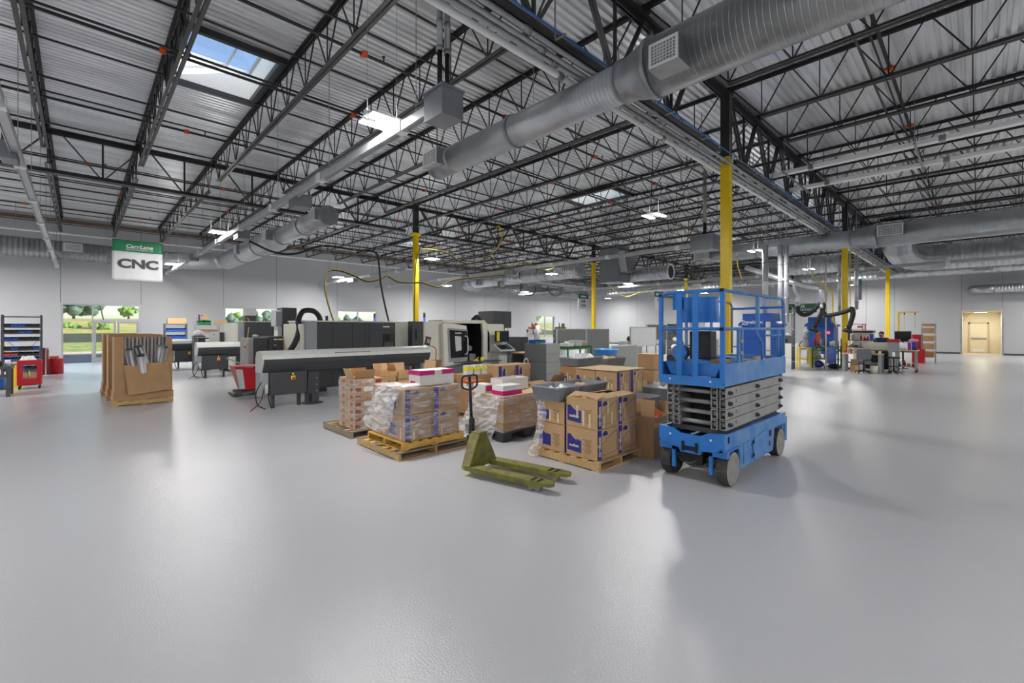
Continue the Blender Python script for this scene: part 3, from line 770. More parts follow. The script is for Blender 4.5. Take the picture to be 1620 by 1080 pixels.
for i in range(-2, 6):
    for j in range(-2, 4):
        x, y = (3.3+8.2*i if i < 5 else 40.6), 6.25+10.9*j  # last column: one known fixture at j 1, the rest added to brighten the right wall
        if y > 28: y = 27.4
        if i == 5 and j == 3: continue
        lab = names.get((i, j), 'LED hanging light outside the picture frame')
        if not use: L0.location = (x, y, 4.9); L0['label'] = lab; use = True; o = L0
        else: o = dup(L0, (x, y, 4.9), label=lab)
        if (i, j) not in names: o['group'] = 'LED lights outside the picture'
# ================================================================ OUTSIDE the windows
mat('asphalt', (120, 122, 126), 0.9, vary=0.1, vscale=8)
mat('curb_concrete', (214, 196, 168), 0.8, vary=0.06)
mat('grass', (122, 150, 66), 0.9, vary=0.35, vscale=1.5, col2=(196, 190, 110), bump=0.6, bscale=8)
mat('dry_hill', (150, 158, 76), 0.95, vary=0.4, vscale=0.35, col2=(214, 190, 120), bump=0.8, bscale=3)
mat('pale_road', (206, 204, 198), 0.85, vary=0.06)
mat('silt_fence', (66, 72, 66), 0.8, vary=0.2, vscale=5)
mat('leaf_green', (88, 124, 60), 0.9, vary=0.4, vscale=2.5, col2=(150, 176, 92), bump=0.8, bscale=5)
mat('leaf_dark', (74, 98, 88), 0.9, vary=0.4, vscale=2.0, col2=(116, 138, 118), bump=0.8, bscale=5)
mat('bark', (86, 70, 56), 0.9, vary=0.3)
struct('ground_outside', MB().box(-80, 140, 31.8, 44, -0.25, -0.05), 'asphalt')
struct('kerb', MB().box(-80, 140, 44, 45.2, -0.25, 0.06), 'curb_concrete')
g_ = MB().quad((-80,45.2,0.0),(140,45.2,0.0),(140,52,0.35),(-80,52,0.35)).quad((-80,57,0.5),(140,57,0.5),(140,62,0.9),(-80,62,0.9)).quad((-80,52,0.35),(140,52,0.35),(140,57,0.5),(-80,57,0.5))
tag(g_.build('grass_verge', 'grass'), 'mown green grass verge beyond the car park outside the glass doors', 'grass', kind='stuff')
struct('road_outside', MB().box(-80, 140, 62, 72, 0.4, 1.0), 'pale_road')
h_ = MB(); hx = [-80+i*5 for i in range(45)]; prof = [(72, 0.9), (78, 1.6), (84, 2.3), (95, 3.0), (130, 3.2)]
for i, x in enumerate(hx):
    for y, z in prof: h_.v.append((x, y+math.sin(x*0.3)*0.8, z*(1+0.07*math.sin(x*0.13+y)) if y > 73 else z))
for i in range(len(hx)-1):
    for j in range(4): h_.f.append((i*5+j, (i+1)*5+j, (i+1)*5+j+1, i*5+j+1)); h_.mi.append(0); h_.sm.append(True)
struct('hillside', h_, 'dry_hill')
fe = thing('silt_fence', 'dark low fence along the grass outside the glass doors', 'fence', (0, 56, 0.52))
MB().box(-60, 120, -0.03, 0.03, 0, 0.75).build('fabric', 'silt_fence', fe)
def blob(c, r, sc, seed, n=26):
    rr = random.Random(seed); q = MB()
    for k in range(n):
        a = rr.uniform(0, 2*PI); e = rr.uniform(-0.9, 1); d = rr.uniform(0.3, 1)**0.5
        p = (c[0]+math.cos(a)*r*sc[0]*d, c[1]+math.sin(a)*r*sc[1]*d, c[2]+e*r*sc[2]*math.sqrt(max(0, 1.05-d*d)))
        s0 = len(q.v); q.sphere((0, 0, 0), r*rr.uniform(0.2, 0.36), 9, 6)
        for i in range(s0, len(q.v)):
            v = Vector(q.v[i]); v *= 1+rr.uniform(-0.22, 0.22); q.v[i] = (v.x+p[0], v.y+p[1], v.z+p[2])
    return q
def tree(x, y, z, h, r, m, lab, seed, cat='tree'):
    t = thing('tree' if cat == 'tree' else 'bush', lab, cat, (x, y, z))
    blob((0, 0, h*0.62), r, (1, 1, 0.75), seed).build('crown', m, t)
    MB().cyl((0, 0, -0.2), (0, 0, h*0.6), 0.22, 0.12, n=8).build('trunk', 'bark', t)
tree(-0.6, 96, 2.6, 3.9, 3.1, 'leaf_dark', 'wide blue-green tree on the hill seen through the left pane of the glass doors', 1)
tree(6.3, 104, 2.8, 2.8, 1.25, 'leaf_green', 'small round tree seen through the transom above the glass doors', 2)
tree(12.4, 98, 2.6, 3.2, 1.7, 'leaf_dark', 'tree at the right end of the view through the glass doors', 3)
tree(1.9, 78, 1.2, 1.3, 0.9, 'leaf_green', 'leafy bush on the slope seen through the left glass pane', 4, 'bush')
tree(-0.8, 79, 1.2, 1.0, 0.9, 'leaf_green', 'low bush on the slope outside, left of the leafy bush', 14, 'bush')
xs_ = [(15, 70, 3.6), (17.5, 72, 4.2), (20.5, 71, 5.2), (24, 74, 4.0), (28, 70, 3.8), (31.5, 72, 4.2), (35, 71, 4.0), (61, 64, 6.4), (66, 68, 5.6), (71, 62, 7.5), (76, 66, 8.2), (81, 60, 7.6), (88, 64, 8.2)]
for i, (x, y, h) in enumerate(xs_):
    tree(x, y+6, 0.9, h*0.7, 1.7, 'leaf_green' if i % 2 else 'leaf_dark', 'leafy tree outside the small windows of the long grey wall', 20+i)
    COL.objects[-3]['group'] = 'trees outside the small windows' if False else 'trees outside the small windows'
# ================================================================ SCISSOR LIFT, PALLET TRUCK, PALLETS AND CARTONS
mat('lift_blue', (38, 118, 200), 0.42, vary=0.12, vscale=5, bump=0.05, bscale=30)
mat('lift_blue_worn', (52, 122, 196), 0.5, vary=0.2, vscale=5, col2=(104, 146, 194))
mat('scissor_grey', (150, 151, 150), 0.5, 0.1, vary=0.1, vscale=4)
mat('scissor_dark', (70, 70, 72), 0.5, vary=0.2)
mat('tyre', (70, 68, 66), 0.8, vary=0.25, vscale=20, bump=0.4, bscale=60)
mat('hub_grey', (142, 141, 138), 0.7, vary=0.15, vscale=8)
mat('dark_fill', (22, 22, 24), 0.7, vary=0.1)
mat('jack_green', (128, 132, 40), 0.55, vary=0.4, vscale=7, col2=(92, 84, 62), bump=0.3, bscale=30)
mat('jack_wear', (112, 98, 78), 0.6, vary=0.35, vscale=14, col2=(146, 142, 56))
mat('pallet_wood', (196, 162, 112), 0.8, vary=0.25, vscale=5, stretch=(1, 8, 8), bump=0.2)
mat('pallet_old', (150, 136, 116), 0.85, vary=0.3, vscale=5, stretch=(1, 8, 8), bump=0.3)
mat('pallet_yellow', (214, 172, 84), 0.75, vary=0.25, vscale=5, stretch=(1, 8, 8), bump=0.2)
mat('kraft', (192, 157, 116), 0.8, vary=0.07, vscale=3)
mat('kraft_dark', (178, 141, 101), 0.8, vary=0.1, vscale=3)
mat('kraft_pale', (206, 178, 138), 0.8, vary=0.07, vscale=3)
mat('kraft_in', (150, 118, 84), 0.85, vary=0.05)
mat('print_blue', (48, 48, 140), 0.6, vary=0.05)
mat('print_red', (150, 50, 48), 0.6, vary=0.1)
mat('print_brown', (96, 72, 60), 0.7, vary=0.1)
mat('paper_white', (238, 238, 240), 0.7, vary=0.02)
mat('tape_cream', (222, 206, 160), 0.5, vary=0.1, vscale=30)
mat('pink_print', (200, 30, 128), 0.5, vary=0.03)
mat('carton_white', (226, 226, 224), 0.6, vary=0.03)
mat('tote_grey', (138, 142, 148), 0.5, vary=0.08, vscale=3)
mat('yellow_label', (240, 232, 60), 0.5, vary=0.03)
mat('pallet_black', (60, 62, 66), 0.55, vary=0.1)
mat('orange_red', (204, 84, 40), 0.6, vary=0.3, vscale=10)

def film_mat():
    m = bpy.data.materials.new('stretch_film'); m.use_nodes = True
    nt = m.node_tree; nt.nodes.clear()
    o = nt.nodes.new('ShaderNodeOutputMaterial'); mx = nt.nodes.new('ShaderNodeMixShader')
    t = nt.nodes.new('ShaderNodeBsdfTransparent'); p = nt.nodes.new('ShaderNodeBsdfPrincipled')
    p.inputs['Base Color'].default_value = (0.85, 0.85, 0.87, 1); p.inputs['Roughness'].default_value = 0.2
    tc = nt.nodes.new('ShaderNodeTexCoord'); mp = nt.nodes.new('ShaderNodeMapping'); mp.inputs['Scale'].default_value = (2, 2, 9)
    mp.inputs['Rotation'].default_value = (0.4, 0.5, 0.2)
    n = nt.nodes.new('ShaderNodeTexNoise'); n.inputs['Scale'].default_value = 2.2; n.inputs['Detail'].default_value = 5; n.inputs['Distortion'].default_value = 0.8
    r = nt.nodes.new('ShaderNodeMapRange'); r.inputs['From Min'].default_value = 0.42; r.inputs['From Max'].default_value = 0.72
    r.inputs['To Min'].default_value = 0.08; r.inputs['To Max'].default_value = 0.62
    b = nt.nodes.new('ShaderNodeBump'); b.inputs['Strength'].default_value = 0.6; b.inputs['Distance'].default_value = 0.02
    L = nt.links.new
    L(tc.outputs['Object'], mp.inputs[0]); L(mp.outputs[0], n.inputs['Vector']); L(n.outputs['Fac'], r.inputs['Value'])
    L(n.outputs['Fac'], b.inputs['Height']); L(b.outputs[0], p.inputs['Normal'])
    L(r.outputs[0], mx.inputs[0]); L(t.outputs[0], mx.inputs[1]); L(p.outputs[0], mx.inputs[2]); L(mx.outputs[0], o.inputs[0])
    M['stretch_film'] = m
    m2 = m.copy(); m2.name = 'cloudy_film'; M['cloudy_film'] = m2
    r2 = [n for n in m2.node_tree.nodes if n.type == 'MAP_RANGE'][0]
    r2.inputs['From Min'].default_value = 0.35; r2.inputs['From Max'].default_value = 0.7; r2.inputs['To Min'].default_value = 0.15; r2.inputs['To Max'].default_value = 0.78
film_mat()

# ---- scissor lift: x from -1.17 (front) to 1.15, y +-0.38
t = thing('scissor_lift', 'blue scissor lift with grey folded scissor arms, standing in front of the nearest yellow column', 'scissor lift', (6.28, 2.33, 0))
W = 0.38
q = MB()
# side skirts with wheel arch
for s in (-1, 1):
    y0, y1 = (s*W, s*(W-0.025))
    q.prism([(-0.66, 0.13), (0.55, 0.13), (0.62, 0.42), (1.12, 0.42), (1.12, 0.57), (-1.12, 0.60), (-1.12, 0.42), (-1.02, 0.40), (-0.74, 0.42), (-0.68, 0.36)], 'y', y0, y1)
q.box(-1.12, 1.12, -W+0.03, W-0.03, 0.40, 0.44)
q.box(1.08, 1.12, -W+0.03, W-0.03, 0.2, 0.56)
q.build('chassis', 'lift_blue_worn', t)
MB().prism([(-W-0.005, 0.62), (-W-0.005, 0.46), (-0.30, 0.40), (-0.14, 0.385), (-0.12, 0.34), (0.12, 0.34), (0.14, 0.385), (0.30, 0.40), (W+0.005, 0.46), (W+0.005, 0.62), (0.2, 0.60), (0.12, 0.555), (-0.12, 0.555), (-0.2, 0.60)], 'x', -1.16, -1.125).build('front_plate', 'lift_blue', t)
o = MB().box(-1.19, -1.16, -0.09, -0.07, 0.36, 0.47).box(-1.19, -1.16, 0.07, 0.09, 0.36, 0.47).box(-1.165, -1.16, -0.06, 0.06, 0.37, 0.42).build('tow_bracket', 'dark_fill', t)
for y in (-0.24, 0.24): MB().cyl((-1.161, y, 0.53), (-1.166, y, 0.53), 0.013, n=10).build('marker', 'paper_white', t)
MB().box(-0.62, 1.02, -0.2, 0.2, 0.12, 0.4).box(-1.1, -0.62, -0.12, 0.12, 0.2, 0.4).build('drive_pack', 'dark_fill', t)
MB().cyl((-0.92, -0.28, 0.19), (-0.92, 0.28, 0.19), 0.035, n=12).box(-1.0, -0.84, -0.26, 0.26, 0.22, 0.28).tube(curve_pts([(-1.06, -0.2, 0.24), (-1.09, 0.0, 0.18), (-1.06, 0.2, 0.25)]), 0.012).tube(curve_pts([(-1.08, -0.1, 0.28), (-1.1, 0.05, 0.2), (-1.04, 0.16, 0.3)]), 0.012).build('steer_axle', 'scissor_dark', t)
for s in (-1, 1):
    MB().prism([(-1.12, 0.42), (-0.72, 0.42), (-0.72, 0.40), (-1.02, 0.40), (-1.06, 0.34), (-1.12, 0.34)], 'y', s*0.2, s*0.40).box(-1.12, -1.08, s*0.2, s*0.24, 0.13, 0.41).build('steer_yoke', 'lift_blue', t)
    for x, nm in ((-0.92, 'f'), (0.84, 'r')):
        w = MB(); yo = s*0.395; yi = s*0.27; R = 0.19 if x < 0 else 0.185
        w.cyl((x, yi, R), (x, yo, R), R, n=40, caps=False)
        w.cyl((x, yi, R), (x, yi+s*0.002, R), R, n=40)
        n_ = 26
        for k in range(n_):
            a = 2*PI*k/n_
            w.cbox((x+math.cos(a)*(R-0.001), (yi+yo)/2, R+math.sin(a)*(R-0.001)), (0.012, 0.1, 0.022), (0, -a, 0.0))
        wo = w.build('wheel', 'tyre', t)
        MB().lathe([(R, -0.002), (R-0.012, 0.006), (R-0.04, 0.006), (R-0.055, -0.006), (0.07, -0.012), (0.05, 0.004), (0.0, 0.006)], n=32).rot(s*-PI/2, 'X').move((x, yo, R)).build('hub', 'hub_grey', wo)
# side doors and details (right side seen)
q = MB().box(-0.56, -0.3, -W-0.008, -W, 0.17, 0.42).build('access_door', 'lift_blue_worn', t)
MB().box(-0.31, -0.29, -W-0.016, -W-0.008, 0.34, 0.37).box(-0.31, -0.29, -W-0.016, -W-0.008, 0.2, 0.23).build('hinge', 'scissor_dark', q)
q = MB().prism([(-0.24, 0.18), (-0.19, 0.14), (0.30, 0.14), (0.34, 0.2), (0.34, 0.44), (0.2, 0.46), (-0.2, 0.42), (-0.25, 0.38)], 'y', -W-0.012, -W).build('access_door', 'lift_blue_worn', t)
MB().box(0.36, 0.42, -W-0.006, -W, 0.22, 0.28).box(0.4, 0.42, -W-0.006, -W, 0.34, 0.42).box(0.45, 0.47, -W-0.006, -W, 0.34, 0.42).box(-1.04, -1.0, -W-0.006, -W, 0.5, 0.57).box(-0.26, -0.22, -W-0.018, -W-0.01, 0.36, 0.40).box(-0.26, -0.22, -W-0.018, -W-0.01, 0.2, 0.24).build('latch_slots', 'dark_fill', t)
MB().box(1.12, 1.2, -W, -W+0.16, 0.16, 0.5).box(1.12, 1.2, W-0.16, W, 0.16, 0.5).build('ladder_step', 'lift_blue_worn', t)
# scissor pack: four levels
for k in range(4):
    z0 = 0.63 + k*0.122; z1 = z0 + 0.112
    for yc, nm in ((-0.315, 0), (-0.225, 1), (0.225, 1), (0.315, 0)):
        xo = -1.02 if nm == 0 else -1.04
        q = MB(); th = 0.008; w = 0.036; x0, x1 = xo, 1.0
        tilt = 0.0
        q.box(x0, x1, yc-w, yc-w+th, z0, z1).box(x0, x1, yc+w-th, yc+w, z0, z1).box(x0, x1, yc-w+th, yc+w-th, z0, z0+th).box(x0, x1, yc-w+th, yc+w-th, z1-th, z1)
        a_ = q.build('scissor_arm', 'scissor_grey', t)
        MB().cyl((x0+0.06, yc-w+th, (z0+z1)/2), (x0+0.06, yc+w-th, (z0+z1)/2), 0.03, n=14).build('pin_boss', 'scissor_grey', a_)
        if yc == -0.315:
            q = MB()
            for x, r in ((-0.93, 0.024), (-0.02, 0.026), (0.93, 0.026)):
                q.cyl((x, yc-w-0.03, (z0+z1)/2), (x, yc-w, (z0+z1)/2), r, n=14).cyl((x, yc-w-0.045, (z0+z1)/2), (x, yc-w-0.03, (z0+z1)/2), r*0.55, n=10)
            q.cyl((-0.87, yc-w-0.02, (z0+z1)/2-0.005), (-0.87, yc-w, (z0+z1)/2-0.005), 0.016, n=10)
            q.build('pivot_pin', 'scissor_dark', a_)
            MB().box(-0.72, -0.705, yc-w-0.002, yc-w, z0+0.04, z1-0.03).build('slot', 'dark_fill', a_)
    MB().cyl((-0.98, -0.19, z0+0.055), (-0.98, 0.19, z0+0.055), 0.026, n=14).build('cross_tube', 'scissor_grey', t)
    MB().cyl((0.9, -0.19, z0+0.055), (0.9, 0.19, z0+0.055), 0.026, n=14).build('cross_tube', 'scissor_grey', t)
MB().box(-0.8, 0.8, -0.12, 0.12, 0.6, 1.0).build('lift_cylinder_housing', 'dark_fill', t)
MB().box(-1.0, 1.0, -0.3, 0.3, 0.572, 0.625).build('slide_block', 'scissor_dark', t)
# platform
MB().box(-1.1, 1.12, -0.34, 0.34, 1.125, 1.16).build('deck_frame', 'scissor_dark', t)
MB().box(-1.17, 1.12, -W, W, 1.16, 1.18).box(-1.17, -1.14, -W, W, 1.13, 1.235).box(-1.14, 1.12, -W-0.003, -W+0.02, 1.14, 1.385).box(-1.14, 1.12, W-0.02, W+0.003, 1.14, 1.385).box(1.1, 1.13, -W, W, 1.14, 1.385).build('platform', 'lift_blue_worn', t)
MB().box(-1.171, -1.17, -W, W, 1.14, 1.236).build('front_toe_board', 'lift_blue', t)
for y in (-0.24, 0.24): MB().cyl((-1.172, y, 1.19), (-1.176, y, 1.19), 0.011, n=10).build('marker', 'paper_white', t)
MB().prism([(-0.34, 1.39), (-0.27, 1.24), (0.27, 1.24), (0.34, 1.39), (0.33, 1.395), (0.26, 1.25), (-0.26, 1.25), (-0.33, 1.395)], 'x', -1.09, -0.62).prism([(-0.33, 1.39), (-0.265, 1.24), (0.265, 1.24), (0.33, 1.39)], 'x', -1.1, -1.09).build('storage_tray', 'lift_blue', t)
# guard rails
ZT, ZM = 2.215, 1.785
def rail(pts, r=0.019, nm='guard_rail', m='lift_blue'):
    MB().tube(pts, r, n=10).build(nm, m, t)
rail(curve_pts([(-1.15, 0.36, ZT-0.03), (-1.15, 0.28, ZT-0.005), (-1.15, 0.1, ZT), (-1.15, -0.36, ZT)], 5))
rail([(-1.15, 0.36, ZM), (-1.15, -0.36, ZM)])
rail([(-1.15, -0.36, ZT), (1.0, -0.36, ZT), (1.08, -0.36, ZT-0.03), (1.11, -0.36, ZT-0.09), (1.11, -0.36, 1.4)], m='lift_blue_worn')
rail([(-1.15, -0.36, ZM), (1.11, -0.36, ZM)], m='lift_blue_worn')
rail([(-1.15, 0.36, ZT-0.03), (1.0, 0.36, ZT-0.03), (1.08, 0.36, ZT-0.06), (1.11, 0.36, ZT-0.1), (1.11, 0.36, 1.4)], 0.016, m='hub_grey')
rail([(-1.15, 0.36, ZM), (1.11, 0.36, ZM)])
rail([(1.11, -0.36, ZM), (1.11, 0.36, ZM)]); rail([(1.11, -0.36, ZT-0.12), (1.11, 0.36, ZT-0.12)])
for y, w in ((0.365, 0.045), (-0.365, 0.05)): MB().box(-1.17, -1.13, y-w/2, y+w/2, 1.18, ZT+0.005).build('corner_post', 'lift_blue', t, bevel=0.004)
for y in (0.13, -0.06): MB().box(-1.165, -1.14, y-0.032, y+0.032, 1.235, ZT).build('flat_post', 'lift_blue', t, bevel=0.003)
for z in (ZT, ZM): MB().box(-1.18, -1.17, -0.385, -0.345, z-0.018, z+0.018).build('tube_end', 'dark_fill', t)
MB().box(-1.18, -1.17, 0.345, 0.385, ZT-0.04, ZT-0.01).build('tube_end', 'dark_fill', t)
MB().box(-0.02, 0.03, -0.38, -0.34, ZM, ZT).build('post', 'lift_blue_worn', t)
for x in (-0.66, -0.56): MB().box(x-0.02, x+0.02, -0.375, -0.345, 1.385, ZM).build('post', 'lift_blue_worn', t)
for z in (1.5, 1.64): MB().box(-0.66, -0.56, -0.385, -0.375, z-0.02, z+0.02).build('hinge', 'hub_grey', t)
rail([(-0.06, -0.36, ZM-0.02), (0.12, -0.36, ZM-0.16), (0.17, -0.36, ZM-0.2), (0.17, -0.36, 1.38)], 0.016, m='lift_blue_worn')
rail([(0.85, -0.36, ZM), (0.85, -0.36, 1.38)], 0.016, m='lift_blue_worn'); rail([(0.98, -0.36, ZM), (0.98, -0.36, 1.38)], 0.016)
rail([(0.3, -0.36, ZM-0.09), (0.95, -0.36, ZM-0.09)], 0.012)
MB().box(-0.5, -0.47, 0.34, 0.37, 1.38, ZT-0.03).build('post', 'lift_blue_worn', t); MB().box(0.3, 0.33, 0.34, 0.37, 1.38, ZT-0.03).build('post', 'lift_blue_worn', t)
rail([(-0.9, 0.33, 1.75), (-0.6, 0.33, 1.55), (-0.55, 0.33, 1.38)], 0.018, m='hub_grey')
# platform control box and documents box
q = MB().prism([(-0.24, 1.86), (0.18, 1.86), (0.18, 2.16), (0.10, 2.17), (-0.22, 2.16)], 'x', -0.98, -0.9).box(-0.98, -0.9, 0.16, 0.3, 2.02, 2.24).build('control_panel_guard', 'lift_blue', t)
MB().box(-0.985, -0.98, -0.1, 0.08, 1.8, 1.86).build('decal', 'paper_white', q)
q = MB().box(-0.92, -0.74, -0.14, 0.12, 1.42, 1.76).build('battery_box', 'black_plastic', t, bevel=0.015)
MB().box(-0.925, -0.92, -0.12, 0.1, 1.575, 1.585).build('seam', 'dark_fill', q)
MB().box(-0.6, -0.35, -0.25, 0.1, 1.38, 1.44).cyl((-0.95, 0.24, 1.5), (-0.8, 0.24, 1.5), 0.09, n=12).build('hose_reel', 'lift_blue_worn', t)
bx = thing('parts_carton', 'small open cardboard box lying on the deck of the blue lift', 'box', (6.65, 2.2, 1.185))
MB().box(-0.2, 0.2, -0.14, 0.12, 0, 0.17).build('body', 'kraft_dark', bx); MB().cbox((-0.05, -0.16, 0.2), (0.3, 0.1, 0.004), (0.4, 0, 0)).build('flap', 'kraft', bx)
bx = thing('parts_carton', 'small cardboard box on the lift deck just behind its near corner post', 'box', (5.48, 2.12, 1.185))
MB().box(-0.1, 0.1, -0.08, 0.08, 0, 0.24).build('body', 'kraft_dark', bx)

# ---- pallet truck
t = thing('pallet_truck', 'worn olive-green hand pallet truck parked empty with two forks pointing right', 'pallet truck', (3.66, 4.32, 0), math.radians(12.5))
def fork(cx):
    q = MB(); w = 0.08; pr = [(-w, 0.0), (w, 0.0), (w, -1.02), (0.055, -1.10), (0.0, -1.125), (-0.055, -1.10), (-w, -1.02)]
    q.prism([(cx+a, b) for a, b in pr], 'z', 0.105, 0.115)
    q.box(cx-w, cx-w+0.01, -1.0, 0.0, 0.055, 0.105).box(cx+w-0.01, cx+w, -1.0, 0.0, 0.055, 0.105)
    q.prism([(cx-w, -1.0), (cx+w, -1.0), (cx+0.06, -1.09), (cx, -1.115), (cx-0.06, -1.09)], 'z', 0.075, 0.105)
    f = q.build('fork', 'jack_green', t, bevel=0.003)
    MB().box(cx-0.055, cx+0.055, -0.78, -0.06, 0.1151, 0.1162).build('worn_top', 'jack_wear', f)
    for y in (-0.86, -0.94): MB().box(cx-0.06, cx+0.06, y-0.02, y+0.02, 0.1152, 0.1165).build('slot', 'dark_fill', f)
    MB().cyl((cx-0.045, -0.92, 0.038), (cx+0.045, -0.92, 0.038), 0.038, n=18).cyl((cx-0.045, -0.84, 0.038), (cx+0.045, -0.84, 0.038), 0.038, n=18).build('load_roller', 'hub_grey', f)
    MB().bar((cx-0.03, -0.97, 0.09), (cx-0.03, -0.86, 0.03), 0.012).build('roller_link', 'hub_grey', f)
fork(-0.2); fork(0.2)
MB().box(-0.28, 0.28, 0.0, 0.1, 0.06, 0.12).build('heel', 'jack_green', t, bevel=0.01)
MB().prism([(-0.27, 0.12), (0.27, 0.12), (0.06, 0.47), (-0.04, 0.49), (-0.08, 0.47)], 'y', 0.0, 0.012).build('triangle_plate', 'jack_green', t)
MB().add([(-0.27, 0.0, 0.1), (-0.07, 0.0, 0.49), (-0.09, 0.14, 0.47), (-0.29, 0.12, 0.08)], [(0,1,2,3)]).prism([(0.0, 0.1), (0.14, 0.08), (0.14, 0.2), (0.05, 0.47), (0.0, 0.49)], 'x', 0.05, 0.058).box(-0.08, 0.07, 0.0, 0.13, 0.465, 0.49).build('side_plate', 'jack_wear', t)
MB().cyl((0, 0.14, 0.16), (0, 0.14, 0.44), 0.035, n=16).box(-0.06, 0.06, 0.1, 0.22, 0.36, 0.43).cyl((-0.04, 0.2, 0.24), (-0.04, 0.2, 0.4), 0.02, n=10).build('pump', 'black_plastic', t)
MB().box(-0.05, 0.05, 0.12, 0.2, 0.19, 0.24).build('pump_bracket', 'black_plastic', t)
for s in (-1, 1): MB().cyl((s*0.03, 0.16, 0.09), (s*0.085, 0.16, 0.09), 0.09, n=24).build('steer_wheel', 'yellow_paint', t)
MB().cyl((-0.03, 0.16, 0.09), (0.03, 0.16, 0.09), 0.02, n=10).build('axle', 'black_plastic', t)
q = MB().cyl((0, 0.16, 0.4), (0, 0.19, 0.66), 0.026, n=14).cyl((0, 0.19, 0.62), (0, 0.22, 1.17), 0.02, n=14).box(-0.028, 0.028, 0.16, 0.21, 0.42, 0.64)
hd = q.build('handle_shaft', 'black_plastic', t)
MB().tube(curve_pts([(0, 0.215, 1.0), (-0.09, 0.215, 1.02), (-0.145, 0.217, 1.05), (-0.155, 0.22, 1.12), (-0.145, 0.222, 1.17), (-0.1, 0.225, 1.185), (0, 0.225, 1.185), (0.1, 0.225, 1.185), (0.145, 0.222, 1.17), (0.155, 0.22, 1.12), (0.145, 0.217, 1.05), (0.09, 0.215, 1.02), (0, 0.215, 1.0)], 5), 0.013, n=8).build('loop_handle', 'black_plastic', hd)
MB().tube([(-0.02, 0.2, 1.1), (-0.09, 0.18, 1.1), (-0.1, 0.18, 1.06)], 0.006, n=6).build('release_lever', 'black_plastic', hd)

# ---- pallets
def pallet(lab, x, y, z=0, L=1.2, Wd=1.1, m='pallet_wood', rz=0.0, h=0.125, axis='x', nb=7, mats=None):
    """x,y is the near-left corner; boards run along local y"""
    t = thing('pallet', lab, 'pallet', (x, y, z), rz)
    for i in range(nb):
        a = i*(L-0.1)/(nb-1)
        mm = m if not mats else mats[i % len(mats)]
        (MB().box(a, a+0.1, 0, Wd, h-0.016, h) if axis == 'x' else MB().box(0, Wd, a, a+0.1, h-0.016, h)).build('deck_board', mm, t)
    for i in range(3):
        b = i*(Wd-0.04)/2
        (MB().box(0, L, b, b+0.04, 0.016, h-0.016) if axis == 'x' else MB().box(b, b+0.04, 0, L, 0.016, h-0.016)).build('stringer', m, t)
    for a in (0, (L-0.1)/2, L-0.1):
        (MB().box(a, a+0.1, 0, Wd, 0, 0.016) if axis == 'x' else MB().box(0, Wd, a, a+0.1, 0, 0.016)).build('bottom_board', m, t)
    return t
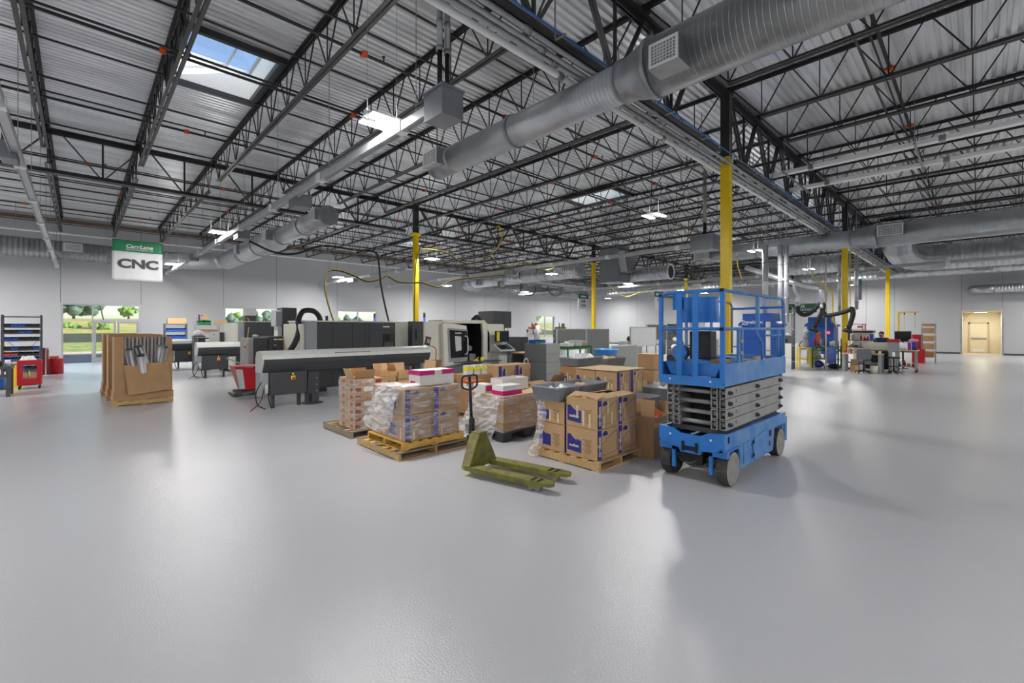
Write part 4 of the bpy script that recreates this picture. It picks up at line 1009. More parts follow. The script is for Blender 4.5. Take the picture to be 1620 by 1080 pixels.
def carton(lab, x, y, z, w, d, h, rz=0, m='kraft', style=None, tape=0, open_=None, group=None, name='cardboard_box', cat='box', text='medium', label=None):
    """x,y near-left-bottom corner; w along x, d along y. Faces seen: -x and -y"""
    g_ = 0.002
    t = thing(name, lab, cat, (x, y, z+0.001), rz, group=group)
    w -= 0.004; d -= 0.004; h -= 0.003
    if open_:
        q = MB(); th = 0.006
        q.box(0, w, 0, th, 0, h).box(0, w, d-th, d, 0, h).box(0, th, th, d-th, 0, h).box(w-th, w, th, d-th, 0, h).box(th, w-th, th, d-th, 0, th)
        q.build('body', m, t)
        for k, ang in enumerate(open_):
            if ang is None: continue
            f = MB()
            if k == 0: f.box(0.01, w-0.01, 0, d*0.42, 0, 0.005); f.rot(ang, 'X'); f.move((0, 0.003, h))          # near side (-y)
            elif k == 1: f.box(0.01, w-0.01, -d*0.42, 0, 0, 0.005); f.rot(-ang, 'X'); f.move((0, d-0.003, h))    # far side
            elif k == 2: f.box(0, w*0.42, 0.01, d-0.01, 0, 0.005); f.rot(-ang, 'Y'); f.move((0.003, 0, h))       # left side (-x)
            else: f.box(-w*0.42, 0, 0.01, d-0.01, 0, 0.005); f.rot(ang, 'Y'); f.move((w-0.003, 0, h))
            f.build('flap', m, t)
    else:
        MB().box(0, w, 0, d, 0, h).build('body', m, t, bevel=0.004)
        MB().box(0, w, d/2-0.002, d/2+0.002, h-0.001, h+0.0008).build('flap_seam', 'kraft_in', t)
    e = 0.0012
    if style == 'moving':                          # blue printed moving carton
        MB().box(w*0.02, w*0.2, -e, 0, 0.02*h, 0.985*h).build('blue_band', 'print_blue', t)
        MB().prism([(d*0.96, h*0.18), (d*0.96, h*0.72), (d*0.86, h*0.74), (d*0.76, h*0.62), (d*0.66, h*0.55), (d*0.64, h*0.6), (d*0.5, h*0.56), (d*0.5, h*0.14)], 'x', -e, 0).build('blue_panel', 'print_blue', t)
        if text:
            lettering(text, h*0.2, 'tape_cream', t, (w*0.11, -e-0.0005, h*0.45), (PI/2, -PI/2, 0), bold=0.004, sx=1.0, depth=0.0004)
            lettering(text, h*0.13, 'tape_cream', t, (-e-0.0005, d*0.74, h*0.36), (PI/2, 0, -PI/2), bold=0.002, depth=0.0004)
        q = MB(); b = 0.004
        def ln(p, r): q.bar((p[0]*w, -e/2, p[1]*h), (r[0]*w, -e/2, r[1]*h), e, 0.009, up=(0,1,0))
        P = [(0.26, 0.12), (0.26, 0.55), (0.42, 0.6), (0.42, 0.68), (0.52, 0.7), (0.96, 0.9), (0.96, 0.18), (0.26, 0.12)]
        for a_, b_ in zip(P[:-1], P[1:]): ln(a_, b_)
        q.build('house_outline_print', 'print_blue', t)
        MB().prism([(w*0.26, h*0.78), (w*0.26, h*0.86), (w*0.33, h*0.93), (w*0.44, h*0.93), (w*0.5, h*0.86), (w*0.5, h*0.78)], 'y', -e, 0).build('logo_badge', 'print_blue', t)
        q = MB()
        for i in range(9): q.box(-e, 0, d*(0.44-0.04*(i % 3)), d*(0.16+0.03*((i*7) % 3)), h*(0.62-i*0.055), h*(0.635-i*0.055))
        q.build('printed_text_lines', 'print_brown', t)
    if style == 'red':
        MB().box(0.004, w*0.3, -e, 0, h*0.25, h*0.75).box(w*0.62, w*0.7, -e, 0, 0.02, h*0.4).build('red_print', 'print_red', t)
        MB().box(-e, 0, d*0.3, d*0.6, h*0.2, h*0.7).build('red_print', 'print_red', t)
    if label: MB().box(w*label[0], w*label[1], -e*2, -e, h*label[2], h*label[3]).build('white_label', 'paper_white', t)
    for i in range(tape):                          # strips of cream security tape
        xx = w*(0.28+0.6*i/max(1, tape)); zz = (0.02, 0.5, 0.1)[i % 3]*h
        MB().box(xx, xx+0.03, -e*2, -e, zz, zz+h*0.42).build('tape_strip', 'tape_cream', t)
        yy = d*(0.2+0.6*i/max(1, tape))
        MB().box(-e*2, -e, yy, yy+0.03, (0.04, 0.08, 0.3)[i % 3]*h, (0.5, 0.6, 0.75)[i % 3]*h).build('tape_strip', 'tape_cream', t)
    return t
def tote(lab, x, y, z, w, d, h, rz=0, m='tote_grey', group=None):
    t = thing('plastic_tote', lab, 'tote', (x, y, z), rz, group=group)
    th = 0.008; ins = 0.03
    def wall(p, q_, r, s_): return MB().add([p, q_, r, s_], [(0,1,2,3)])
    q = MB(); b = [(ins, ins, 0), (w-ins, ins, 0), (w-ins, d-ins, 0), (ins, d-ins, 0)]; tp = [(0,0,h), (w,0,h), (w,d,h), (0,d,h)]
    bi = [(ins+th, ins+th, th), (w-ins-th, ins+th, th), (w-ins-th, d-ins-th, th), (ins+th, d-ins-th, th)]; ti = [(th,th,h), (w-th,th,h), (w-th,d-th,h), (th,d-th,h)]
    q.add(b+tp, [(0,3,2,1)]+[(i,(i+1)%4,4+(i+1)%4,4+i) for i in range(4)]); q.add(bi+ti, [(0,1,2,3)]+[(i,4+i,4+(i+1)%4,(i+1)%4) for i in range(4)])
    q.add(tp+ti, [(i,(i+1)%4,4+(i+1)%4,4+i) for i in range(4)])
    q.build('body', m, t)
    q = MB(); n = max(4, int(w/0.035))
    for i in range(n):
        f = (i+0.5)/n; q.bar((ins+(w-2*ins)*f, ins-0.003, 0.01), (w*f, -0.003, h-0.01), 0.012, 0.008)
    n = max(4, int(d/0.035))
    for i in range(n):
        f = (i+0.5)/n; q.bar((ins-0.003, ins+(d-2*ins)*f, 0.01), (-0.003, d*f, h-0.01), 0.012, 0.008)
    q.build('ribs', m, t)
    q = MB().box(-0.012, w+0.012, -0.012, 0.004, h-0.015, h+0.004).box(-0.012, w+0.012, d-0.004, d+0.012, h-0.015, h+0.004).box(-0.012, 0.004, 0.004, d-0.004, h-0.015, h+0.004).box(w-0.004, w+0.012, 0.004, d-0.004, h-0.015, h+0.004)
    q.build('rim', m, t)
    return t
def crumple(lab, x, y, z, sx, sy, sz, seed, m='paper_white', name='packing_paper', cat='packing paper'):
    rr = random.Random(seed); q = MB(); nx = ny = 7
    for j in range(ny):
        for i in range(nx):
            e_ = min(i, j, nx-1-i, ny-1-j)
            q.v.append(((i/(nx-1)-0.5)*sx+rr.uniform(-1, 1)*sx*0.05, (j/(ny-1)-0.5)*sy+rr.uniform(-1, 1)*sy*0.05, 0.004+(0 if e_ == 0 else rr.uniform(0.3, 1)*sz)))
    for j in range(ny-1):
        for i in range(nx-1): q.f.append((j*nx+i, j*nx+i+1, (j+1)*nx+i+1, (j+1)*nx+i)); q.mi.append(0); q.sm.append(False)
    o = q.build(name, m, None, (x, y, z)); o.modifiers.new('thickness', 'SOLIDIFY').thickness = 0.002
    return tag(o, lab, cat)
def wrap(lab, x0, x1, y0, y1, z0, z1, seed, off=0.012, top=0.0, tail=None):
    """stretch film around a stack"""
    rr = random.Random(seed); q = MB(); loop = []
    n = 9
    for i in range(n): loop.append((x0+(x1-x0)*i/n, y0, 0, -1))
    for i in range(n): loop.append((x1, y0+(y1-y0)*i/n, 1, 0))
    for i in range(n): loop.append((x1-(x1-x0)*i/n, y1, 0, 1))
    for i in range(n): loop.append((x0, y1-(y1-y0)*i/n, -1, 0))
    m = 9; N_ = len(loop)
    for k in range(m):
        z = z0+(z1-z0)*k/(m-1)
        for i, (a, b, nx, ny_) in enumerate(loop):
            d = off + rr.uniform(0, 0.010)
            cx_, cy_ = (x0+x1)/2, (y0+y1)/2
            q.v.append((a+(off if a > cx_ else -off)*(ny_ != 0)*0.8+nx*d, b+(off if b > cy_ else -off)*(nx != 0)*0.8+ny_*d, z+rr.uniform(-0.012, 0.012)))
    for k in range(m-1):
        for i in range(N_): q.f.append((k*N_+i, k*N_+(i+1) % N_, (k+1)*N_+(i+1) % N_, (k+1)*N_+i)); q.mi.append(0); q.sm.append(False)
    if top:
        base = (m-1)*N_; o2 = len(q.v)
        for i, (a, b, nx, ny_) in enumerate(loop): q.v.append((a-nx*top, b-ny_*top, z1+rr.uniform(0.012, 0.03)))
        for i in range(N_): q.f.append((base+i, base+(i+1) % N_, o2+(i+1) % N_, o2+i)); q.mi.append(0); q.sm.append(False)
    o = q.build('stretch_wrap', 'stretch_film')
    return tag(o, lab, 'plastic wrap')
def drape(lab, rows, seed, jit=0.015, parent=None):
    """a loose hanging sheet from rows of points"""
    rr = random.Random(seed); q = MB(); nc = len(rows[0])
    fine = []
    for r in rows: fine.append(curve_pts(r, 4))
    nr = len(fine); nn = len(fine[0]); allr = []
    for j in range(nr-1):
        for k in range(4):
            t_ = k/4; allr.append([fine[j][i].lerp(fine[j+1][i], t_) + Vector((rr.uniform(-1, 1), rr.uniform(-1, 1), rr.uniform(-1, 1)))*jit for i in range(nn)])
    allr.append([Vector(p) for p in fine[-1]])
    for r in allr: q.v += [tuple(p) for p in r]
    for j in range(len(allr)-1):
        for i in range(nn-1): q.f.append((j*nn+i, j*nn+i+1, (j+1)*nn+i+1, (j+1)*nn+i)); q.mi.append(0); q.sm.append(False)
    if parent:
        return q.build('loose_tail', 'stretch_film', parent)
    return tag(q.build('stretch_wrap', 'cloudy_film'), lab, 'plastic wrap')

# --- stack 1, front centre-left
pallet('weathered wide pallet lowest under the plastic-wrapped blue-striped boxes, front and centre', 3.09, 5.40, 0, 1.25, 1.2, 'pallet_wood', h=0.11, axis='y', mats=['pallet_old', 'pallet_wood', 'pallet_yellow'])
pallet('yellowish upper pallet lying on the weathered wide pallet, under the wrapped boxes', 3.17, 5.44, 0.111, 1.05, 1.02, 'pallet_yellow', h=0.11)
Z0 = 0.222
lab1 = {(0,0,0): 'lower left front moving carton of the wrapped stack, blue panel at its foot', (1,0,0): 'lower right front moving carton of the wrapped stack', (0,1,0): 'lower rear left carton hidden behind the wrapped stack front', (1,1,0): 'lower rear right carton of the wrapped stack',
        (0,0,1): 'upper left front moving carton of the wrapped stack, below the pink and white box', (1,0,1): 'upper right front moving carton of the wrapped stack beside the truck handle', (0,1,1): 'upper rear left carton of the wrapped stack', (1,1,1): 'upper rear right carton of the wrapped stack'}
for (i, j, k), l in lab1.items():
    carton(l, 3.22+i*0.47, 5.47+j*0.47, Z0+k*(0.37), 0.46, 0.46, 0.365 if k == 0 else 0.35, style='moving' if j == 0 else None, tape=0 if k else 1, m='kraft_dark', text=None)
wrap('clear stretch film wound around the blue-striped cartons with the pink box on top', 3.22, 4.15, 5.47, 6.40, 0.24, 0.95, 3, top=0.2)
o = drape('torn cloudy stretch film hanging off the left side of the wrapped blue-striped stack', [[(3.5, 5.5, 0.985), (3.4, 5.75, 1.0), (3.3, 6.1, 0.985)], [(3.20, 5.5, 0.965), (3.18, 5.8, 0.97), (3.17, 6.15, 0.965)], [(3.13, 5.55, 0.8), (3.1, 5.85, 0.76), (3.1, 6.2, 0.7)], [(3.1, 5.6, 0.55), (3.03, 5.95, 0.5), (3.02, 6.35, 0.44)], [(3.11, 5.7, 0.4), (3.06, 5.95, 0.32), (3.05, 6.3, 0.36)]], 5)
b = thing('toner_box', 'white and magenta carton on top of the wrapped boxes, centre-left', 'box', (3.52, 5.56, 0.958))
MB().box(0, 0.6, 0, 0.3, 0, 0.15).build('body', 'carton_white', b)
MB().box(-0.006, 0.25, -0.006, 0.306, 0.15, 0.215).box(0.38, 0.606, -0.006, 0.306, 0.15, 0.215).build('magenta_lid', 'pink_print', b)
MB().box(0.25, 0.38, -0.006, 0.306, 0.15, 0.215).box(0.05, 0.55, 0.02, 0.28, 0.215, 0.218).build('lid_white', 'carton_white', b)
MB().box(-0.002, 0, 0.12, 0.25, 0.02, 0.06).build('red_mark', 'pink_print', b)
lettering('MAGENTA', 0.035, 'print_brown', b, (-0.0075, 0.15, 0.182), (PI/2, 0, -PI/2), depth=0.0005)
# --- stack 2, left of it
pallet('grey-brown pallet under the tall stack of small red-printed cartons, left of the front stacks', 3.16, 7.02, 0, 1.15, 1.05, 'pallet_old', h=0.115, axis='y', mats=['pallet_old', 'pallet_wood'])
n_ = 0
for k in range(7):
    for j in range(2):
        h = 0.12
        carton('small red-printed carton, %s %s tier of the narrow wrapped stack' % (['nearer, ', 'farther, '][j], ['lowest', 'second', 'third', 'fourth', 'fifth', 'sixth', 'top'][k]), 3.25, 7.07+j*0.31, 0.116+k*h, 0.34, 0.305, h-0.002, style='red', name='small_carton', label=(0.45, 0.92, 0.2, 0.85) if k in (1, 3, 5) else None)
    carton('small carton, %s tier of the column right of the red-printed stack' % ['lowest', 'second', 'third', 'fourth', 'fifth', 'sixth', 'top'][k], 3.60, 7.07, 0.116+k*0.12, 0.4, 0.6, 0.118, style='red', name='small_carton')
carton('small open carton with raised flaps on top of the narrow red-printed stack', 3.25, 7.1, 0.957, 0.36, 0.34, 0.02, open_=(2.0, 1.2, 1.9, None), name='small_carton')
carton('open carton with one tall flap on top behind the narrow stack', 3.72, 7.08, 0.957, 0.30, 0.3, 0.09, open_=(None, 1.9, 1.5, 1.2), m='kraft', name='small_carton')
carton('open carton with a wide raised flap, right end of the small-carton stack', 4.04, 7.06, 0.9, 0.33, 0.34, 0.12, open_=(None, 1.8, None, None), m='kraft', name='small_carton')
carton('plain carton carrying the wide-flap open carton', 4.04, 7.06, 0.116, 0.33, 0.5, 0.78, m='kraft_dark')
wrap('clear film around the narrow stack of red-printed cartons', 3.25, 3.59, 7.07, 7.68, 0.13, 0.95, 8, off=0.008)
carton('blue-printed moving carton, lower of the pair right of the red-printed stack', 3.68, 6.72, 0.0, 0.46, 0.29, 0.44, m='kraft_dark', style='moving', text=None)
carton('blue-printed moving carton with an angled top, upper of the pair right of the red-printed stack', 3.68, 6.72, 0.443, 0.46, 0.29, 0.42, m='kraft', style='moving', text=None, label=(-0.0, 0.02, 0.3, 0.5))
# --- stack 4, big wrapped box on a black plastic pallet
t = thing('plastic_pallet', 'dark grey plastic pallet under the big wrapped brown stack behind the pallet truck', 'pallet', (4.76, 5.15, 0))
MB().box(0, 1.15, 0, 0.95, 0.12, 0.15).build('deck', 'pallet_black', t)
for i in range(3):
    for j in range(3): MB().box(i*0.48, i*0.48+0.19, j*0.39, j*0.39+0.17, 0, 0.12).build('foot', 'pallet_black', t)
for k in range(4):
    for i in range(3): carton('flat brown carton, %s layer, %s of three across in the big wrapped stack' % (['bottom', 'second', 'third', 'top'][k], ['left', 'middle', 'right'][i]), 4.79+i*0.37, 5.17, 0.151+k*0.138, 0.366, 0.88, 0.136, name='flat_carton', m='kraft' if (i+k) % 2 else 'kraft_dark')
MB_top = carton('sheet of brown cardboard lying on the big wrapped stack', 4.78, 5.16, 0.704, 1.11, 0.9, 0.014, name='cardboard_sheet', m='kraft_pale', cat='cardboard')
wrap('hazy stretch film wound tightly around the big brown stack on the dark plastic pallet', 4.79, 5.89, 5.17, 6.05, 0.14, 0.71, 12, off=0.008)
drape('sheet of clear film hanging from the big brown stack behind the truck handle', [[(4.76, 5.2, 0.73), (4.74, 5.5, 0.74), (4.75, 5.8, 0.73)], [(4.72, 5.2, 0.55), (4.66, 5.5, 0.5), (4.66, 5.9, 0.5)], [(4.7, 5.25, 0.3), (4.58, 5.6, 0.22), (4.55, 5.95, 0.2)], [(4.68, 5.3, 0.05), (4.52, 5.6, 0.02), (4.45, 6.0, 0.02)]], 9)
b = thing('toner_box', 'white carton with a magenta foot lying on the big brown stack beside the truck handle', 'box', (4.83, 5.22, 0.72)); MB().box(0, 0.42, 0, 0.26, 0.07, 0.15).build('body', 'carton_white', b); MB().box(-0.004, 0.424, -0.004, 0.264, 0.0, 0.07).build('magenta_foot', 'pink_print', b)
b = thing('paper_box', 'plain open white box on the big brown stack, tilted flaps inside', 'box', (5.12, 5.55, 0.72))
MB().box(0, 0.62, 0, 0.005, 0, 0.21).box(0, 0.62, 0.29, 0.295, 0, 0.21).box(0, 0.005, 0.005, 0.29, 0, 0.21).box(0.615, 0.62, 0.005, 0.29, 0, 0.21).box(0, 0.62, 0, 0.29, 0, 0.004).build('body', 'carton_white', b)
b = thing('toner_box', 'small white and magenta box seen through the truck handle loop', 'box', (4.8, 5.62, 0.72)); MB().box(0, 0.2, 0, 0.3, 0, 0.14).build('body', 'carton_white', b); MB().box(0.2, 0.206, 0, 0.3, 0, 0.13).box(0.02, 0.18, -0.003, 0, 0.03, 0.12).build('magenta_side', 'pink_print', b)
b = thing('toner_box', 'orange and white carton behind the truck handle at the stack edge', 'box', (4.78, 5.98, 0.72)); MB().box(0, 0.3, 0, 0.2, 0, 0.16).build('body', 'carton_white', b); MB().box(-0.003, 0.303, -0.003, 0.203, 0.12, 0.163).build('orange_lid', 'orange_coupling', b)
# --- stack 3, moving cartons nearest the lift
pallet('light wooden pallet under the stack of cartons marked medium', 4.64, 3.26, 0, 1.2, 1.0, 'pallet_wood', h=0.12, axis='y')
Z0 = 0.122
carton('bottom front-left carton marked medium, nearest the camera', 4.67, 3.31, Z0, 0.46, 0.5, 0.385, style='moving')
carton('bottom front-right carton marked medium, beside the open brown box', 5.14, 3.31, Z0, 0.46, 0.5, 0.385, style='moving')
carton('top front-left carton marked medium with cream tape strips and its flaps ajar', 4.67, 3.31, Z0+0.388, 0.46, 0.5, 0.375, style='moving', tape=3, open_=(0.18, 0.12, 0.3, None))
carton('top front-right carton marked medium with loose top flaps', 5.14, 3.31, Z0+0.388, 0.46, 0.5, 0.375, style='moving', open_=(0.1, 0.2, None, None))
carton('bottom rear-left moving carton behind the medium cartons, over the pallet slats', 4.67, 3.84, Z0, 0.46, 0.48, 0.37, style='moving', text=None)
carton('bottom rear-right moving carton behind the medium cartons', 5.14, 3.84, Z0, 0.46, 0.48, 0.37, style='moving', text=None)
carton('top rear-left moving carton under the grey totes', 4.67, 3.84, Z0+0.373, 0.46, 0.48, 0.30, style='moving', text=None, tape=2)
carton('top rear-right moving carton under the grey totes', 5.14, 3.84, Z0+0.373, 0.46, 0.48, 0.30, style='moving', text=None)
tote('grey ribbed tote with papers, left of the two on the medium cartons', 4.60, 3.88, 0.80, 0.48, 0.50, 0.185)
tote('grey ribbed tote, right of the two on the medium cartons', 5.12, 3.88, 0.80, 0.62, 0.50, 0.185)
crumple('crumpled white papers heaped in the left grey tote', 4.86, 4.12, 0.815, 0.36, 0.36, 0.2, 4)
crumple('flat sheet heap in the right grey tote', 5.42, 4.12, 0.815, 0.42, 0.34, 0.17, 6, m='kraft_pale')
drape('white twisted film hanging down the left side of the medium cartons to the floor', [[(4.655, 4.2, 0.79), (4.65, 4.28, 0.79), (4.655, 4.33, 0.79)], [(4.64, 4.12, 0.6), (4.61, 4.22, 0.58), (4.64, 4.3, 0.6)], [(4.63, 4.18, 0.4), (4.6, 4.24, 0.38), (4.63, 4.32, 0.4)], [(4.62, 4.2, 0.2), (4.57, 4.26, 0.16), (4.61, 4.36, 0.18)], [(4.58, 4.22, 0.03), (4.52, 4.3, 0.02), (4.56, 4.42, 0.03)]], 21, 0.012)
# --- to the right: open cartons and totes
carton('tall open brown carton with a flap hanging out, between the medium cartons and the lift', 5.66, 3.08, 0, 0.34, 0.34, 0.42, m='kraft_dark', open_=(None, None, 1.57, 3.4))
carton('tall upright brown carton standing against the medium cartons', 5.68, 3.46, 0, 0.3, 0.3, 0.56, m='kraft_dark', open_=(None, 1.3, None, 1.6))
carton('large open brown carton with a big printed flap, left of the lift front', 6.12, 3.32, 0, 0.62, 0.5, 0.46, m='kraft', open_=(None, 1.35, 1.4, None))
crumple('dark brown and orange packing heap in the large open carton', 6.42, 3.56, 0.28, 0.5, 0.4, 0.24, 31, m='orange_red', name='packing_scrap', cat='packing scrap')
carton('brown carton holding up the near grey bin behind the large open carton', 6.62, 3.9, 0, 0.6, 0.44, 0.41, m='kraft_dark')
tote('empty grey ribbed bin, nearer, left of the lift scissor arms', 6.58, 3.87, 0.415, 0.72, 0.5, 0.2)
carton('brown carton holding up the far grey bin', 7.95, 4.1, 0, 0.55, 0.5, 0.42, m='kraft_dark')
tote('grey ribbed bin with white paper, farther, left of the lift platform', 7.93, 4.08, 0.425, 0.68, 0.55, 0.22)
crumple('white paper sheets sticking out of the far grey bin', 8.25, 4.35, 0.445, 0.4, 0.36, 0.3, 8)
# --- stack 5, taped moving cartons further back
pallet('pallet under the taped moving cartons with a board on top', 6.93, 4.48, 0, 1.1, 1.05, 'pallet_wood')
k_ = 0
for (i, j, k) in [(0,0,0), (1,0,0), (0,1,0), (1,1,0), (0,0,1), (1,0,1), (0,1,1), (1,1,1)]:
    carton('taped moving carton, %s %s %s of the board-topped block behind the medium cartons' % (['lower', 'upper'][k], ['front', 'rear'][j], ['left', 'right'][i]), 6.96+i*0.46, 4.51+j*0.47, 0.126+k*0.44, 0.45, 0.46, 0.435, style='moving', text=None, tape=4, m='kraft')
t = thing('plywood_board', 'pale board lying on the taped moving cartons', 'board', (6.94, 4.49, 1.008)); MB().box(0, 0.96, 0, 0.98, 0, 0.012).build('sheet', 'kraft_pale', t)
for (i, k) in [(0, 0), (1, 0), (0, 1), (1, 1)]:
    carton('taped moving carton, %s %s of the pair stack left of the board-topped block' % (['lower', 'upper'][k], ['left', 'right'][i]), 7.35+i*0.47, 5.72, 0.0+k*0.5, 0.46, 0.45, 0.49, style='moving', text=None, tape=4, m='kraft_dark')
tote('grey tote with white scraps on the taped pair of cartons', 7.36, 5.7, 1.0, 0.9, 0.5, 0.16)
crumple('white and cream scraps heaped in the grey tote on the taped cartons', 7.8, 5.94, 1.02, 0.78, 0.42, 0.24, 11)
tote('grey tote with cardboard scraps, further back near the blue tub', 9.0, 6.15, 0.86, 0.9, 0.6, 0.2)
carton('brown carton carrying the tote near the blue tub', 9.05, 6.2, 0, 0.8, 0.5, 0.858, m='kraft_dark')
crumple('orange-brown cardboard scraps in the tote near the blue tub', 9.45, 6.45, 0.88, 0.74, 0.48, 0.22, 13, m='kraft')
t = thing('blue_tub', 'bright blue round tub standing behind the grey totes in front of the partitions', 'tub', (10.5, 7.15, 0))
MB().lathe([(0.0, 0.0), (0.27, 0.0), (0.31, 1.15), (0.33, 1.16), (0.33, 1.21), (0.30, 1.21), (0.29, 1.1), (0.0, 1.0)], n=28).build('body', mat('tub_blue', (40, 132, 204), 0.4, vary=0.04), t)
# tan cartons far right of the piles
tn = [('widest', 9.45, 5.14, 0, 0.52, 0.46, 0.42), ('', 9.45, 5.14, 0.424, 0.52, 0.46, 0.40), ('', 9.47, 5.16, 0.828, 0.48, 0.42, 0.36)]
for i, (a, x, y, z, w, d, h) in enumerate(tn):
    carton('plain tan carton, %s of the column left of the lift platform' % ['bottom', 'middle', 'top'][i], x, y, z, w, d, h, m='kraft')
for i, (x, y, z, h) in enumerate([(10.3, 5.1, 0, 0.5), (10.3, 5.1, 0.503, 0.4), (10.85, 5.05, 0, 0.5), (10.85, 5.05, 0.503, 0.38), (8.9, 5.25, 0, 0.62)]):
    carton('plain tan carton, %s' % ['bottom, seen just left of the lift posts', 'upper, seen just left of the lift posts', 'bottom, furthest right behind the lift posts', 'upper, furthest right behind the lift posts', 'single, on the near side of the tan column'][i], x, y, z, 0.46, 0.44, h, m='kraft')
# yellow-topped white boxes and taped cartons in front of the cream lathe
pallet('pallet holding the brown trays of small yellow-topped boxes', 5.5, 7.0, 0, 1.2, 1.0)
carton('brown printed tray carton under the small yellow-topped boxes', 5.55, 7.05, 0.126, 0.62, 0.5, 0.72, m='kraft_dark')
carton('brown carton with raised flap left of the yellow-topped boxes', 5.0, 7.35, 0.0, 0.42, 0.42, 0.98, m='kraft', open_=(None, 1.2, 1.4, None))
for i in range(3):
    b = thing('toner_box', 'small white box with a yellow band, %s of three before the cream lathe' % ['leftmost', 'middle', 'rightmost'][i], 'box', (5.6+i*0.19, 7.1, 0.848))
    MB().box(0, 0.14, 0, 0.14, 0, 0.19).build('body', 'carton_white', b); MB().box(-0.002, 0.142, -0.002, 0.142, 0.09, 0.155).build('yellow_band', 'yellow_label', b)
for i in range(2): carton('moving carton with many cream tape strips, %s of two behind the truck handle' % ['left', 'right'][i], 6.3+i*0.5, 6.95, 0.0, 0.48, 0.45, 1.0, m='kraft', style='moving', text=None, tape=4)
carton('low flat brown carton pile between the big wrapped stack and the grey cabinets', 6.25, 5.9, 0, 0.5, 0.5, 0.68, m='kraft_dark', open_=(0.3, None, None, None))
carton('brown carton with loose flap right of the low flat pile', 6.55, 5.35, 0.0, 0.36, 0.4, 0.76, m='kraft', open_=(None, 1.0, None, None))
# ================================================================ MACHINE TOOLS
mat('machine_black', (62, 64, 68), 0.42, vary=0.05)
mat('machine_grey', (150, 154, 158), 0.45, vary=0.06)
mat('machine_cream', (222, 220, 206), 0.42, vary=0.03)
mat('machine_light', (196, 198, 196), 0.42, vary=0.04)
mat('red_paint', (190, 24, 40), 0.4, vary=0.06)
mat('estop_red', (214, 52, 30), 0.4)
mat('dark_glass', (24, 26, 30), 0.12, vary=0.1)
mat('screen_dark', (30, 36, 44), 0.15, vary=0.2)
mat('green_paint', (34, 122, 62), 0.45, vary=0.08)
mat('green_bin', (22, 120, 72), 0.45, vary=0.05)
mat('blue_bin', (30, 96, 190), 0.45, vary=0.05)
mat('tub_dark', (44, 48, 54), 0.5, vary=0.1)
mat('rack_grey', (92, 94, 98), 0.5, 0.2, vary=0.08)
mat('rack_light', (168, 172, 176), 0.4, 0.5, vary=0.05)
mat('tube_inside', (34, 34, 38), 0.7)
mat('chrome', (200, 200, 204), 0.15, 1.0)
mat('wood_top', (206, 170, 118), 0.5, vary=0.12, vscale=4, stretch=(1, 8, 1))
mat('partition_fabric', (142, 144, 142), 0.9, vary=0.06, vscale=30)
mat('partition_brown', (100, 88, 82), 0.8, vary=0.05)

